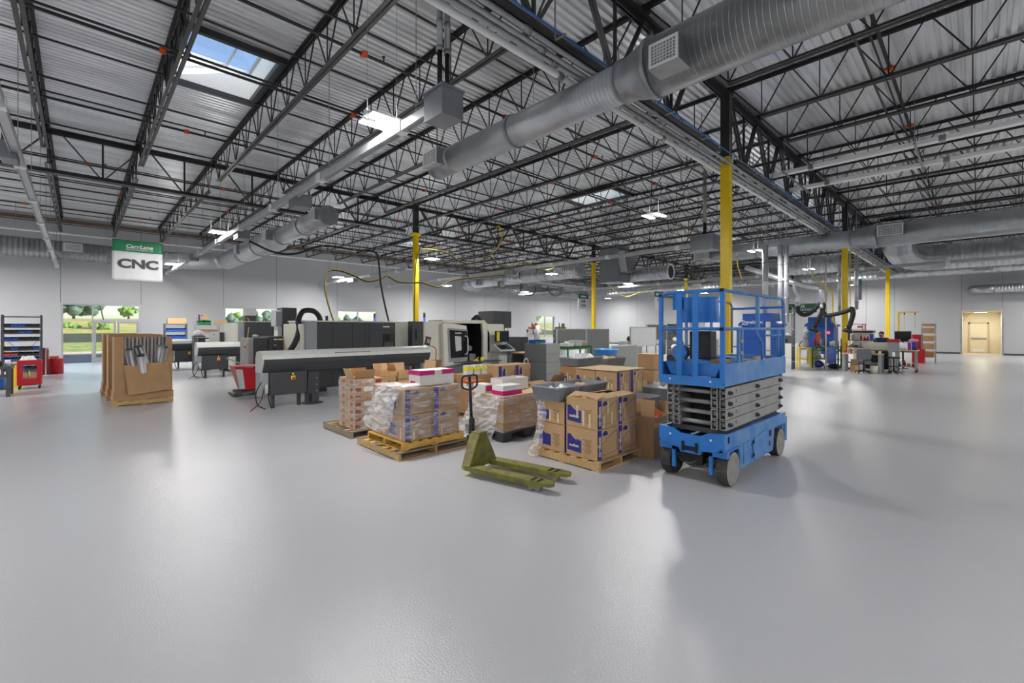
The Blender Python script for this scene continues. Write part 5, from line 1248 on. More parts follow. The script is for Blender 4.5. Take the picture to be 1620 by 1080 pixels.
def box_part(parent, name, m, *a, bevel=0.0):
    return MB().box(*a).build(name, m, parent, bevel=bevel)
def bar_feeder(lab, x, y, L, seed=0, stands=(1.02,), base=True):
    t = thing('bar_feeder', lab, 'bar feeder', (x, y, 0))
    MB().prism([(0.14, 0.80), (0.02, 1.0), (0.0, 1.10), (0.56, 1.10), (0.56, 0.80)], 'x', 0.03, L).build('lower_trough', 'machine_black', t)
    MB().prism([(0.0, 1.10), (0.03, 1.18), (0.12, 1.25), (0.3, 1.28), (0.48, 1.25), (0.56, 1.10)], 'x', 0.03, L).build('lid', 'machine_light', t)
    MB().prism([(0.14, 0.80), (0.02, 1.0), (0.0, 1.10), (0.03, 1.18), (0.12, 1.25), (0.3, 1.28), (0.48, 1.25), (0.56, 1.10), (0.56, 0.80)], 'x', 0.0, 0.03).build('end_cap', 'machine_light', t)
    MB().box(1.6, 2.5, 0.035, 0.05, 1.19, 1.2).box(1.6, 1.62, 0.035, 0.06, 1.17, 1.19).box(2.48, 2.5, 0.035, 0.06, 1.17, 1.19).build('lid_handle', 'black_plastic', t)
    MB().box(0.16, 0.95, 0.06, 0.5, 0.3, 0.80).build('control_cabinet', 'machine_black', t, bevel=0.006)
    MB().box(0.6, 0.69, 0.05, 0.06, 0.62, 0.71).build('switch_plate', 'yellow_label', t)
    MB().cyl((0.645, 0.05, 0.655), (0.645, 0.02, 0.655), 0.032, n=14).build('red_switch', 'estop_red', t)
    MB().cyl((0.64, 0.06, 0.755), (0.64, 0.045, 0.755), 0.02, n=12).build('warning_lamp', 'yellow_label', t)
    MB().box(-0.02, 0.15, 0.12, 0.45, 0.28, 0.80).build('air_unit_box', 'machine_grey', t)
    MB().tube(curve_pts([(0.0, 0.1, 0.6), (-0.12, 0.02, 0.4), (-0.1, 0.0, 0.15), (0.05, -0.02, 0.03)]), 0.012).tube(curve_pts([(0.05, 0.08, 0.45), (-0.05, -0.02, 0.2), (-0.25, -0.05, 0.02)]), 0.009).tube(curve_pts([(0.12, 0.06, 0.35), (0.14, 0.0, 0.15), (0.2, 0.06, 0.02)]), 0.012).build('air_hose', 'black_rubber', t)
    MB().cyl((0.09, 0.05, 0.35), (0.09, 0.05, 0.55), 0.03, n=12).build('filter_cup', 'machine_light', t)
    for sx in stands:
        s = MB().box(sx, sx+0.26, 0.2, 0.42, 0.02, 0.80).build('stand', 'machine_black', t, bevel=0.006)
        MB().cyl((sx+0.13, 0.31, 0), (sx+0.13, 0.31, 0.02), 0.24, n=20).build('stand_foot', 'machine_black', t)
        MB().box(sx+0.02, sx+0.09, 0.195, 0.2, 0.05, 0.25).build('slot', 'dark_fill', s)
        q = MB()
        for z in (0.3, 0.45, 0.6): q.cyl((sx+0.2, 0.2, z), (sx+0.2, 0.19, z), 0.012, n=8)
        q.build('bolts', 'machine_light', s)
    MB().box(0.2, L-0.2, 0.24, 0.38, 0.73, 0.80).build('under_rail', 'machine_black', t)
    for sx in (0.24, 0.8): MB().box(sx, sx+0.06, 0.2, 0.3, 0.0, 0.3).build('foot', 'machine_black', t)
    return t
bar_feeder('nearest long grey-lidded bar feeder, standing behind the wrapped cartons', 2.86, 10.75, 4.3, stands=(1.02, 3.5))
bar_feeder('second long bar feeder, behind the nearest one and left of it', 2.97, 18.9, 4.2, stands=(1.25,))
bar_feeder('furthest bar feeder, half hidden behind the wire shelf at left', 2.85, 24.0, 2.2, stands=(1.2,))
# small pendant on the nearest feeder
t = thing('pendant_control', 'small handheld control with an orange cable on the right end of the nearest bar feeder', 'control panel', (7.2, 10.95, 1.285))
MB().cbox((0, 0, 0.13), (0.16, 0.06, 0.24), (0, 0.25, 0)).build('body', 'black_plastic', t, bevel=0.01)
MB().cbox((0, -0.033, 0.13), (0.11, 0.006, 0.12), (0, 0.25, 0)).build('screen', 'machine_grey', t)
MB().cbox((-0.03, -0.02, 0.245), (0.1, 0.07, 0.03), (0, 0.25, 0)).build('cap', 'red_paint', t)
MB().tube(curve_pts([(0.05, 0.0, 0.0), (0.1, -0.25, -0.1), (0.06, -0.3, -0.5), (0.1, -0.25, -0.9)]), 0.014).build('orange_cable', 'orange_coupling', t)
# black lathe 1
def lathe_black(lab, x, y, L=2.4, zt=2.0, side='machine_light', hose=True, name='SEIKI'):
    t = thing('lathe', lab, 'lathe', (x, y, 0))
    MB().box(0, L, 0, 1.5, 0.12, zt-0.04).build('enclosure', 'machine_black', t, bevel=0.01)
    MB().box(-0.3, 0.0, 0.0, 1.4, 0.12, zt-0.03).build('end_housing', 'machine_grey', t, bevel=0.02)
    MB().box(-0.42, -0.3, 0.1, 1.5, 0.12, zt-0.1).build('rear_housing', 'machine_cream', t, bevel=0.02)
    MB().box(-0.3, L, 0.1, 1.5, zt-0.04, zt).build('roof_panel', 'machine_cream', t)
    q = MB()
    for xx in (0.42, 1.0, 1.4, 1.52): q.box(xx, xx+0.012, -0.004, 0, 0.3, zt-0.06)
    q.box(1.52, L, -0.004, 0, zt-0.28, zt-0.27)
    q.build('panel_seams', 'dark_fill', t)
    p = MB().box(2.0, L-0.02, -0.03, 0, zt-0.85, zt-0.38).build('operator_panel', 'black_plastic', t)
    MB().box(2.04, 2.18, -0.035, -0.03, zt-0.6, zt-0.42).build('screen', 'screen_dark', p)
    q = MB()
    for i in range(4):
        for j in range(5): q.box(2.02+j*0.06, 2.05+j*0.06, -0.035, -0.03, zt-0.82+i*0.045, zt-0.8+i*0.045)
    q.build('keys', 'machine_grey', p)
    p = MB().cyl((1.85, 0.3, zt), (1.85, 0.3, zt+0.1), 0.03, n=12).build('signal_lamp', 'led_dim_blue', t)
    MB().cyl((1.85, 0.3, zt+0.1), (1.85, 0.3, zt+0.16), 0.03, n=12).build('red_section', 'red_paint', p)
    MB().cyl((1.85, 0.3, zt+0.16), (1.85, 0.3, zt+0.24), 0.03, n=12).build('green_section', 'green_paint', p)
    if hose:
        MB().tube(curve_pts([(0.35, 0.7, zt-0.02), (0.3, 0.7, zt+0.15), (0.1, 0.6, zt+0.28), (-0.2, 0.5, zt+0.26), (-0.38, 0.35, zt+0.02), (-0.38, 0.3, zt-0.25), (-0.55, 0.1, zt-0.6), (-0.7, 0.2, zt-0.9)]), 0.075, n=14).build('extraction_hose', 'black_rubber', t)
        MB().box(0.4, 0.46, 0.4, 0.46, zt, zt+0.14).build('vent_stub', 'black_plastic', t)
    for xx in (0.1, L-0.3): MB().box(xx, xx+0.2, 0.1, 1.4, 0, 0.12).build('base_foot', 'machine_black', t)
    return t
mat('led_dim_blue', (40, 90, 200), 0.3, emit=(60, 120, 255), estr=0.6)
L1 = lathe_black('wide black lathe with a thick hose over its left end, behind the nearest bar feeder', 4.75, 12.7, 2.4)
MB().box(1.98, 2.2, -0.006, 0, 1.81, 1.84).build('name_strip', 'paper_white', L1)
t = thing('lathe', 'second black lathe, further back in front of the left small windows', 'lathe', (4.4, 20.6, 0))
MB().box(0.0, 0.2, 0.1, 1.5, 0.1, 1.98).build('end_panel_light', 'machine_cream', t)
MB().box(0.2, 0.42, 0.05, 1.5, 0.1, 2.02).build('end_panel_grey', 'machine_grey', t)
MB().box(0.42, 2.0, 0.0, 1.5, 0.1, 2.03).build('enclosure', 'machine_black', t, bevel=0.01)
MB().box(0.9, 0.912, -0.004, 0, 0.3, 1.98).box(1.45, 1.462, -0.004, 0, 0.3, 1.98).build('panel_seams', 'dark_fill', t)
MB().box(0.42, 2.0, 0.1, 1.5, 2.03, 2.06).build('roof_panel', 'machine_cream', t)
u = MB().box(0.55, 0.95, 0.4, 0.8, 2.06, 2.3).build('mist_unit', 'machine_black', t)
MB().box(0.55, 0.95, 0.4, 0.8, 2.3, 2.62).build('filter_drum', 'machine_light', u)
MB().tube(curve_pts([(0.6, 0.38, 2.2), (0.62, 0.2, 2.1), (0.55, -0.04, 1.7), (0.5, -0.05, 1.3)]), 0.012).build('hose', 'yellow_hose', t)
for xx in (0.1, 1.7): MB().box(xx, xx+0.2, 0.1, 1.4, 0, 0.1).build('base_foot', 'machine_black', t)
# chip conveyor / head cabinet of feeder row
t = thing('machine_cabinet', 'low dark cabinet with a yellow label, left of the nearest black lathe', 'machine cabinet', (3.42, 14.2, 0))
MB().box(0.0, 0.12, 0, 0.9, 0.1, 1.5).build('end_panel', 'machine_grey', t)
MB().box(0.12, 0.5, 0, 0.9, 0.1, 1.5).build('left_cabinet', 'machine_black', t, bevel=0.006)
MB().box(0.52, 1.44, 0, 0.9, 0.1, 1.54).build('right_cabinet', 'machine_black', t, bevel=0.006)
MB().box(0.72, 0.84, -0.004, 0, 1.44, 1.47).build('yellow_label', 'yellow_label', t)
MB().box(0.65, 0.72, -0.004, 0, 1.44, 1.47).box(0.84, 0.9, -0.004, 0, 1.44, 1.47).box(0.66, 0.72, -0.004, 0, 1.28, 1.3).build('white_label', 'paper_white', t)
MB().box(0.6, 0.72, -0.004, 0, 1.17, 1.22).build('vent', 'dark_fill', t)
MB().box(-0.02, 0, 0.2, 0.3, 1.15, 1.35).build('switch_plate', 'cream_frame', t); MB().cyl((-0.02, 0.25, 1.25), (-0.05, 0.25, 1.25), 0.03, n=10).build('red_switch', 'estop_red', t)
MB().sphere((0.25, 0.3, 1.55), 0.07, sc=(1.2, 1, 0.7)).build('cable_bundle', 'machine_light', t)
for xx in (0.15, 1.2): MB().box(xx, xx+0.15, 0.1, 0.8, 0, 0.1).build('foot', 'machine_black', t)
t = thing('coolant_tower', 'tall dark grey filter tower standing behind the low dark cabinet, left of the black lathe', 'filter tower', (4.95, 16.8, 0))
MB().box(0.14, 0.62, 0, 0.6, 1.85, 2.5).build('head', 'machine_black', t, bevel=0.01)
MB().prism([(0, 1.9), (0.1, 1.84), (0.55, 1.84), (0.55, 2.42), (0.0, 2.36)], 'x', -0.06, 0.14).build('motor_side', 'machine_grey', t)
MB().box(0.16, 0.6, 0.05, 0.55, 0.1, 1.85).build('neck', 'machine_black', t); MB().box(0.02, 0.16, 0.1, 0.5, 0.1, 1.84).build('side_panel', 'machine_light', t)
MB().box(0.65, 0.95, 0.1, 0.4, 1.2, 1.95).build('arm_box', 'machine_black', t); MB().cyl((0.78, 0.2, 1.95), (0.78, 0.2, 2.15), 0.03, n=8).build('lamp', 'black_plastic', t); MB().box(-0.1, 1.0, 0, 0.6, 0, 0.1).build('base', 'machine_black', t)
t = thing('chip_hopper', 'red wedge-shaped tipping hopper on a dark base, left of the nearest bar feeder', 'hopper', (2.98, 13.35, 0))
MB().add([(0.12, 0, 0.16), (0.55, 0, 0.16), (0.55, 0.6, 0.16), (0.12, 0.6, 0.16), (-0.08, 0, 0.78), (0.6, 0, 0.66), (0.6, 0.6, 0.66), (-0.08, 0.6, 0.78)], [(0,3,2,1),(4,5,6,7),(0,1,5,4),(1,2,6,5),(2,3,7,6),(3,0,4,7)]).build('bucket', 'red_paint', t)
MB().add([(0.03, -0.004, 0.2), (0.16, -0.004, 0.2), (0.1, -0.004, 0.7), (-0.06, -0.004, 0.72)], [(0,1,2,3)]).build('worn_side', 'machine_light', t)
MB().box(-0.1, 0.6, 0.05, 0.55, 0.76, 0.79).build('rim', mat('red_faded', (206, 84, 84), 0.5), t)
MB().box(0.0, 0.6, 0.02, 0.58, 0.08, 0.14).box(-0.1, 0.1, 0.02, 0.58, 0.02, 0.08).build('base', 'scissor_dark', t)
for x_ in (-0.04, 0.5): MB().cyl((x_, 0.05, 0.04), (x_, 0.12, 0.04), 0.04, n=12).build('wheel', 'black_rubber', t)
MB().bar((-0.2, 0.3, 1.0), (0.3, 0.3, 0.75), 0.03).build('handle_bar', 'rack_light', t)
t = thing('machine_cabinet', 'pale grey and black control cabinet with a yellow label, behind the second bar feeder', 'machine cabinet', (3.95, 22.0, 0))
MB().box(0, 0.28, 0, 0.5, 0, 1.62).build('pale_cabinet', 'machine_light', t); MB().box(0.3, 1.1, 0.0, 0.6, 0, 1.6).build('black_cabinet', 'machine_black', t); MB().box(0.45, 0.62, -0.004, 0, 1.4, 1.48).build('yellow_label', 'yellow_label', t); MB().box(0.05, 0.1, -0.004, 0, 1.48, 1.53).build('blue_mark', 'blue_bin', t)
t = thing('paper_bag', 'white sheet heaped on a dark bin behind the second bar feeder', 'bin', (3.5, 23.0, 0)); MB().box(0, 0.4, 0, 0.5, 0, 1.45).build('bin', 'rack_grey', t); MB().sphere((0.2, 0.25, 1.55), 0.2, sc=(1, 1, 0.7)).build('sheet', 'paper_white', t)
# cream lathe
t = thing('lathe', 'cream and grey turning centre with its door slid open, right of the long bar feeder', 'lathe', (7.97, 12.3, 0))
MB().box(0.0, 0.72, 0.05, 1.9, 0.15, 2.0).build('headstock_housing', 'machine_cream', t, bevel=0.03)
MB().box(0.72, 2.6, 0.9, 1.9, 0.15, 2.0).build('rear_enclosure', 'machine_cream', t)
MB().box(0.72, 2.6, 0.05, 0.9, 1.94, 2.06).build('roof_panel', 'machine_cream', t, bevel=0.02)
MB().box(1.55, 2.55, 0.88, 0.9, 0.6, 1.94).box(1.55, 2.55, 0.2, 0.88, 0.56, 0.6).build('work_area', 'dark_fill', t)
q = MB(); q.prism([(0.66, 0.5), (1.62, 0.58), (1.62, 1.86), (0.72, 1.98), (0.62, 1.9)], 'y', -0.12, 0.045)
q.build('sliding_door', 'machine_cream', t, bevel=0.03)
q = MB().prism([(0.86, 0.66), (1.63, 0.68), (1.63, 1.74), (0.82, 1.78), (0.8, 1.72)], 'y', -0.14, -0.12).build('door_surround', 'machine_grey', t, bevel=0.006)
MB().prism([(0.92, 0.78), (1.6, 0.8), (1.6, 1.68), (0.87, 1.72)], 'y', -0.15, -0.14).build('door_window', 'dark_glass', t)
MB().prism([(1.12, 1.0), (1.36, 1.04), (1.34, 1.5), (1.08, 1.52)], 'y', -0.156, -0.15).build('window_panel', 'machine_light', t)
lettering('NLX2500', 0.065, 'paper_white', t, (1.22, -0.158, 1.61), depth=0.001, bold=0.002)
MB().tube(curve_pts([(1.5, -0.15, 1.52), (1.58, -0.2, 1.46), (1.6, -0.2, 1.2), (1.58, -0.2, 0.95), (1.5, -0.15, 0.88)]), 0.02).build('door_handle', 'machine_cream', t)
MB().prism([(2.42, 0.5), (2.62, 0.5), (2.62, 1.98), (2.38, 1.98), (2.44, 1.5), (2.44, 0.8)], 'y', -0.02, 0.08).build('door_post', 'machine_cream', t)
MB().box(2.44, 2.62, 0.08, 0.9, 0.5, 1.94).build('work_area_side', 'dark_fill', t)
q = MB().box(2.62, 3.5, 0.0, 1.9, 0.15, 1.93).build('control_housing', 'machine_cream', t, bevel=0.07, seg=3)
MB().prism([(2.66, 0.85), (2.74, 0.95), (2.74, 1.6), (2.66, 1.72)], 'y', -0.006, 0.0).build('side_window', 'dark_glass', t)
MB().cyl((2.25, 0.5, 1.05), (2.25, 0.62, 1.05), 0.1, n=20).cyl((2.1, 0.55, 1.1), (2.25, 0.56, 1.1), 0.06, n=14).box(2.15, 2.5, 0.4, 0.8, 0.6, 0.85).build('tailstock', 'machine_grey', t)
q = MB()
for i in range(6): q.cyl((1.75+0.07*math.cos(i), 0.7, 1.35+0.12*math.sin(i*1.05)), (1.75+0.07*math.cos(i), 0.6, 1.35+0.12*math.sin(i*1.05)), 0.025, n=8)
q.build('turret_tools', 'scissor_dark', t)
MB().box(0.7, 3.4, 0.2, 1.8, 0, 0.15).box(0.72, 3.4, 0.05, 0.9, 0.15, 0.52).build('base', 'machine_grey', t)
MB().box(-0.40, -0.002, 0.1, 0.36, 0.95, 2.0).box(-0.3, -0.1, 0.12, 0.3, 0, 0.95).build('rear_black_unit', 'machine_black', t, bevel=0.01)
MB().box(-0.3, -0.22, 0.09, 0.1, 1.4, 1.75).build('vent', 'dark_fill', t)
MB().tube(curve_pts([(2.7, 0.9, 2.0), (2.75, 0.9, 2.12), (2.9, 0.9, 2.2), (3.05, 0.9, 2.1), (3.08, 0.9, 1.92)]), 0.09, n=14).build('exhaust_hose', 'black_rubber', t)
p = MB().cyl((0.05, 0.1, 2.0), (0.05, 0.1, 2.12), 0.035, n=12).build('signal_lamp', 'led_dim_blue', t)
MB().cyl((0.05, 0.1, 2.12), (0.05, 0.1, 2.2), 0.035, n=12).build('red_section', 'red_paint', p); MB().cyl((0.05, 0.1, 2.2), (0.05, 0.1, 2.28), 0.035, n=12).build('green_section', 'green_paint', p)
p = MB().box(2.75, 3.4, -0.35, -0.27, 1.28, 1.68).build('monitor', 'black_plastic', t, bevel=0.01)
MB().box(2.79, 2.92, -0.355, -0.35, 1.31, 1.65).build('yellow_strip', 'yellow_hose', p); MB().box(2.92, 3.36, -0.355, -0.35, 1.31, 1.65).build('screen', 'screen_dark', p)
p = MB().prism([(-0.62, 1.0), (-0.62, 0.96), (-0.1, 0.96), (-0.1, 1.22), (-0.25, 1.2)], 'x', 2.7, 3.45).build('keyboard_console', 'machine_light', t)
MB().cbox((3.08, -0.43, 1.105), (0.6, 0.36, 0.008), (math.radians(28), 0, 0)).build('keyboard', 'screen_dark', p)
MB().box(2.85, 3.25, -0.4, -0.02, 0.1, 0.96).build('console_pedestal', 'machine_light', t)
MB().cyl((3.4, -0.4, 0), (3.4, -0.4, 0.96), 0.05, n=10).build('pedestal_post', 'machine_grey', t)
MB().add([(0.95,-0.25,0.62),(2.1,-0.85,0.62),(2.8,-0.6,0.62),(2.3,-0.02,0.62),(0.95,-0.25,0.66),(2.1,-0.85,0.66),(2.8,-0.6,0.66),(2.3,-0.02,0.66)], [(0,3,2,1),(4,5,6,7),(0,1,5,4),(1,2,6,5),(2,3,7,6),(3,0,4,7)]).cyl((2.0, -0.4, 0), (2.0, -0.4, 0.62), 0.04, n=10).build('tray_table', 'rack_grey', t)
for i, (x, y, lab) in enumerate([(9.62, 11.75, 'flat yellow work glove on the grey tray of the cream lathe'), (9.85, 11.7, 'upright bright yellow work glove on the grey tray of the cream lathe')]):
    g_ = thing('work_glove', lab, 'glove', (x, y, 0.662))
    if i == 0: MB().sphere((0, 0, 0.03), 0.12, sc=(1.1, 0.7, 0.25)).build('palm', 'yellow_hose', g_)
    else: MB().sphere((0, 0, 0.07), 0.08, sc=(0.8, 0.6, 1)).build('palm', 'yellow_label', g_)
    q = MB()
    for k in range(4): q.tube([(0.02*k-0.03, 0, 0.05), (0.06+0.03*k, 0.01*k, 0.08+0.02*k+i*0.06)], 0.012)
    q.build('fingers', 'yellow_label', g_)
# grey stacked drawer cabinets
for k, (x, y, z, w, d, h, lab) in enumerate([(11.0, 9.8, 0, 0.74, 1.05, 0.64, 'dark grey cube cabinet, lower of the stacked pair before the aisle'), (11.06, 9.86, 0.642, 0.7, 1.0, 0.62, 'dark grey cube cabinet, upper of the stacked pair before the aisle')]):
    t = thing('storage_cube', lab, 'cabinet', (x, y, z)); MB().box(0, w, 0, d, 0, h).build('body', mat('cube_grey', (122, 124, 122), 0.6, vary=0.04), t, bevel=0.008); MB().box(0.0, w, -0.004, 0, h*0.45, h*0.46).build('seam', 'dark_fill', t)
# dark tower behind the cream lathe
t = thing('machining_tower', 'tall dark grey machine tower right of the cream lathe, by the far wall windows', 'machine tool', (12.5, 14.1, 0))
MB().box(0, 1.05, 0, 1.0, 1.78, 2.5).build('column_cover', 'machine_black', t, bevel=0.01); MB().box(0.52, 0.53, -0.004, 0, 1.8, 2.48).build('seam', 'dark_fill', t)
MB().box(0.2, 0.75, 0.1, 0.9, 1.3, 1.78).build('neck', 'machine_black', t); MB().box(-0.1, 2.3, 0.2, 1.2, 0.1, 1.38).build('body', 'machine_black', t); s_ = MB().box(0.35, 0.95, 0.19, 0.2, 1.08, 1.32).build('sign_plate', 'paper_white', t)
lettering('HAAS', 0.15, 'print_blue', s_, (0.65, 0.188, 1.2), depth=0.001, bold=0.004) if False else MB().box(0.4, 0.46, 0.186, 0.19, 1.12, 1.28).box(0.84, 0.9, 0.186, 0.19, 1.12, 1.28).box(0.5, 0.8, 0.186, 0.19, 1.15, 1.25).build('blue_print', 'print_blue', s_)
MB().box(0, 2.2, 0.3, 1.1, 0, 0.1).build('base', 'machine_grey', t)
t = thing('tool_bench', 'wood-topped bench with black curtain below, between the cream lathe and grey cubes', 'bench', (11.3, 11.1, 0))
MB().box(0, 1.3, 0, 0.7, 0.86, 0.91).build('top', 'wood_top', t); MB().box(0.05, 1.25, 0.05, 0.65, 0.2, 0.86).build('curtain', 'black_plastic', t)
for xx in (0.02, 1.24): MB().box(xx, xx+0.05, 0.02, 0.08, 0, 0.86).build('leg', 'rack_grey', t)
t = thing('hand_cart', 'thin white hand truck handle in front of the black curtain bench', 'hand truck', (10.72, 10.55, 0))
MB().tube(curve_pts([(0, 0, 0.1), (0, 0, 0.6), (0.03, 0, 0.72), (0.1, 0, 0.76), (0.17, 0, 0.72), (0.2, 0, 0.6), (0.2, 0, 0.1)]), 0.015).build('frame', 'white_metal', t); MB().box(-0.05, 0.25, -0.2, 0.0, 0.0, 0.02).build('toe_plate', 'rack_grey', t)
for xx in (-0.06, 0.24): MB().cyl((xx, 0.04, 0.1), (xx+0.03, 0.04, 0.1), 0.1, n=14).build('wheel', 'black_rubber', t)
for i, (x, m_, lab) in enumerate([(0.0, 'blue_bin', 'small blue parts bin on the upper grey cube cabinet'), (0.22, 'green_bin', 'small green parts bin on the upper grey cube cabinet')]):
    t = thing('parts_bin', lab, 'bin', (11.1+x, 10.4, 1.263)); MB().box(0, 0.2, 0, 0.3, 0, 0.01).box(0, 0.2, 0, 0.01, 0, 0.07).box(0, 0.2, 0.29, 0.3, 0, 0.12).box(0, 0.01, 0, 0.3, 0, 0.12).box(0.19, 0.2, 0, 0.3, 0, 0.12).build('body', m_, t)
# milling machines by the far wall windows
def mill(x, y, lab, s=1.0, c='machine_grey', hd='machine_light'):
    t = thing('milling_machine', lab, 'machine tool', (x, y, 0))
    MB().prism([(0, 0), (0.9*s, 0), (0.8*s, 0.5*s), (0.55*s, 0.7*s), (0.5*s, 1.5*s), (0.15*s, 1.5*s), (0.1*s, 0.5*s)], 'y', 0, 0.6*s).build('column', c, t, bevel=0.01)
    MB().box(-0.5*s, 0.35*s, -0.5*s, 0.0, 0.75*s, 0.85*s).build('table', 'rack_light', t)
    MB().box(-0.2*s, 0.1*s, -0.35*s, 0.0, 0.1, 0.75*s).build('knee', c, t)
    MB().box(0.1*s, 0.5*s, -0.35*s, 0.4*s, 1.5*s, 1.7*s).build('ram', hd, t)
    MB().cyl((0.25*s, -0.25*s, 1.1*s), (0.25*s, -0.25*s, 1.95*s), 0.13*s, n=14).cyl((0.25*s, -0.25*s, 0.95*s), (0.25*s, -0.25*s, 1.1*s), 0.05*s, n=10).build('head', hd, t)
    for k in range(2): MB().cyl((-0.5*s-0.05, -0.25*s, 0.8*s), (-0.5*s, -0.25*s, 0.8*s), 0.1*s, n=14).move((k*0.9*s, 0, 0)).build('handwheel', 'chrome', t)
    MB().tube(curve_pts([(0.3*s, 0.1, 1.7*s), (0.1*s, 0.0, 2.0*s), (-0.1*s, -0.2, 1.8*s), (-0.15*s, -0.25, 1.4*s)]), 0.03).build('cable', 'black_rubber', t)
    return t
mill(22.0, 24.5, 'grey milling machine left of the far right small window', 1.15)
mill(26.2, 25.0, 'brown and grey milling machine under the far right small window', 1.1, 'machine_black', 'orange_red')
mill(28.4, 24.0, 'olive-headed milling machine right below the far window', 1.1, 'rack_grey', 'jack_green')
mill(17.6, 20.0, 'pale milling machine head showing right of the dark grey machine tower', 1.25, 'machine_light', 'scissor_grey')
mill(20.2, 19.2, 'pale blue-grey milling machine left of the green cart', 1.0, 'machine_light', 'machine_light')
# green cart
t = thing('green_cart', 'green steel cart loaded with boxes, on red and black casters before the partitions', 'cart', (16.5, 13.35, 0))
MB().box(0, 1.9, 0, 0.75, 0.76, 0.86).build('top_frame', 'green_paint', t); MB().box(0.02, 1.88, 0.02, 0.73, 0.86, 0.9).build('rubber_top', 'black_rubber', t); MB().box(0, 1.9, 0, 0.75, 0.14, 0.2).build('lower_frame', 'green_paint', t)
for xx in (0, 1.84):
    for yy in (0, 0.69):
        MB().box(xx, xx+0.06, yy, yy+0.06, 0.2, 0.76).build('leg', 'green_paint', t); MB().cyl((xx, yy+0.03, 0.07), (xx+0.05, yy+0.03, 0.07), 0.07, n=14).build('caster', 'red_paint' if xx == 0 else 'black_rubber', t)
for i, (x, y, w, d, h, m_, lab) in enumerate([(16.6, 13.45, 0.5, 0.5, 0.16, 'carton_white', 'white flat box at the left end of the green cart'), (17.25, 13.45, 0.5, 0.45, 0.28, 'machine_light', 'pale box in the middle of the green cart'), (17.85, 13.5, 0.35, 0.4, 0.2, 'kraft', 'brown box at the right end of the green cart')]):
    carton(lab, x, y, 0.9, w, d, h, m=m_)
t = thing('round_logo_can', 'blue and red drum-shaped can standing on the aisle left of the green cart', 'can', (15.35, 13.9, 0)); MB().cyl((0, 0, 0.8), (0, 0, 1.25), 0.14, n=18).build('can', 'blue_bin', t); MB().cyl((-0.15, 0.12, 0.8), (-0.15, 0.12, 1.15), 0.1, n=12).build('red_can', 'red_paint', t); MB().box(-0.35, 0.25, -0.2, 0.3, 0, 0.8).build('stand', 'rack_grey', t)
# partitions
def partition(x, y, L, z0, z1, lab, along='x', m_='partition_fabric'):
    t = thing('partition', lab, 'partition', (x, y, 0), 0 if along == 'x' else PI/2)
    MB().box(0.04, L-0.04, -0.02, 0.02, max(z0, 0.08), z1-0.04).build('panel', m_, t)
    MB().box(0, 0.04, -0.03, 0.03, 0, z1).box(L-0.04, L, -0.03, 0.03, 0, z1).box(0.04, L-0.04, -0.03, 0.03, z1-0.04, z1).box(0.04, L-0.04, -0.03, 0.03, 0.02, 0.08).build('frame', 'machine_light', t)
    return t
partition(17.15, 14.6, 2.4, 1.1, 1.74, 'wide grey fabric partition left of the yellow column foot, behind the green cart')
partition(19.62, 14.6, 2.1, 0, 1.74, 'tall grey fabric partition directly in front of the yellow column foot')
partition(15.8, 10.5, 2.0, 0, 1.06, 'lower grey fabric partition right behind the blue tub')
partition(22.9, 9.6, 1.6, 0, 1.2, 'low grey partition just left of the blue lift rails')
partition(19.7, 11.1, 2.0, 1.2, 1.98, 'brown partition standing above the grey ones', m_='partition_brown')
t = thing('whiteboard', 'white board leaning between the partitions left of the blue lift', 'whiteboard', (17.9, 10.9, 0))
MB().box(0.03, 2.3, -0.015, 0.015, 0.95, 1.8).build('board', 'machine_light', t); MB().box(0, 0.03, -0.03, 0.03, 0, 1.83).box(2.3, 2.33, -0.03, 0.03, 0, 1.83).box(0.03, 2.3, -0.03, 0.03, 1.8, 1.83).box(0.03, 2.3, -0.03, 0.03, 0.92, 0.95).build('frame', 'alu_frame', t)
t = thing('black_bag', 'black rounded bag on a shelf seen between the partitions', 'bag', (19.0, 11.6, 0)); MB().box(-0.5, 0.8, -0.2, 0.3, 0.0, 1.15).build('desk', 'machine_light', t); MB().sphere((0.1, 0, 1.27), 0.28, sc=(1, 0.6, 0.5)).build('bag', 'black_plastic', t)
t = thing('parts_rack', 'rack of small pigeonholes behind the whiteboard, topped by blue and brown bits', 'shelf', (23.2, 12.0, 0))
q = MB(); 
for i in range(9): q.box(i*0.25, i*0.25+0.02, 0, 0.3, 0.9, 1.9)
for j in range(7): q.box(0, 2.02, 0, 0.3, 0.9+j*0.16, 0.92+j*0.16)
q.build('grid', 'rack_light', t); MB().box(0, 2.02, 0.3, 0.31, 0.9, 1.9).build('back', 'machine_grey', t); MB().box(0, 2.02, 0.02, 0.3, 0, 0.9).build('base', 'rack_grey', t)
for i in range(7):
    b = thing('parts_bin', 'small dark or blue bin in the row on top of the pigeonhole rack', 'bin', (23.25+i*0.28, 12.1, 1.9), group='bins on top of the pigeonhole rack'); MB().box(0, 0.2, 0, 0.2, 0, 0.1).build('body', 'blue_bin' if i < 2 else 'black_plastic', b)
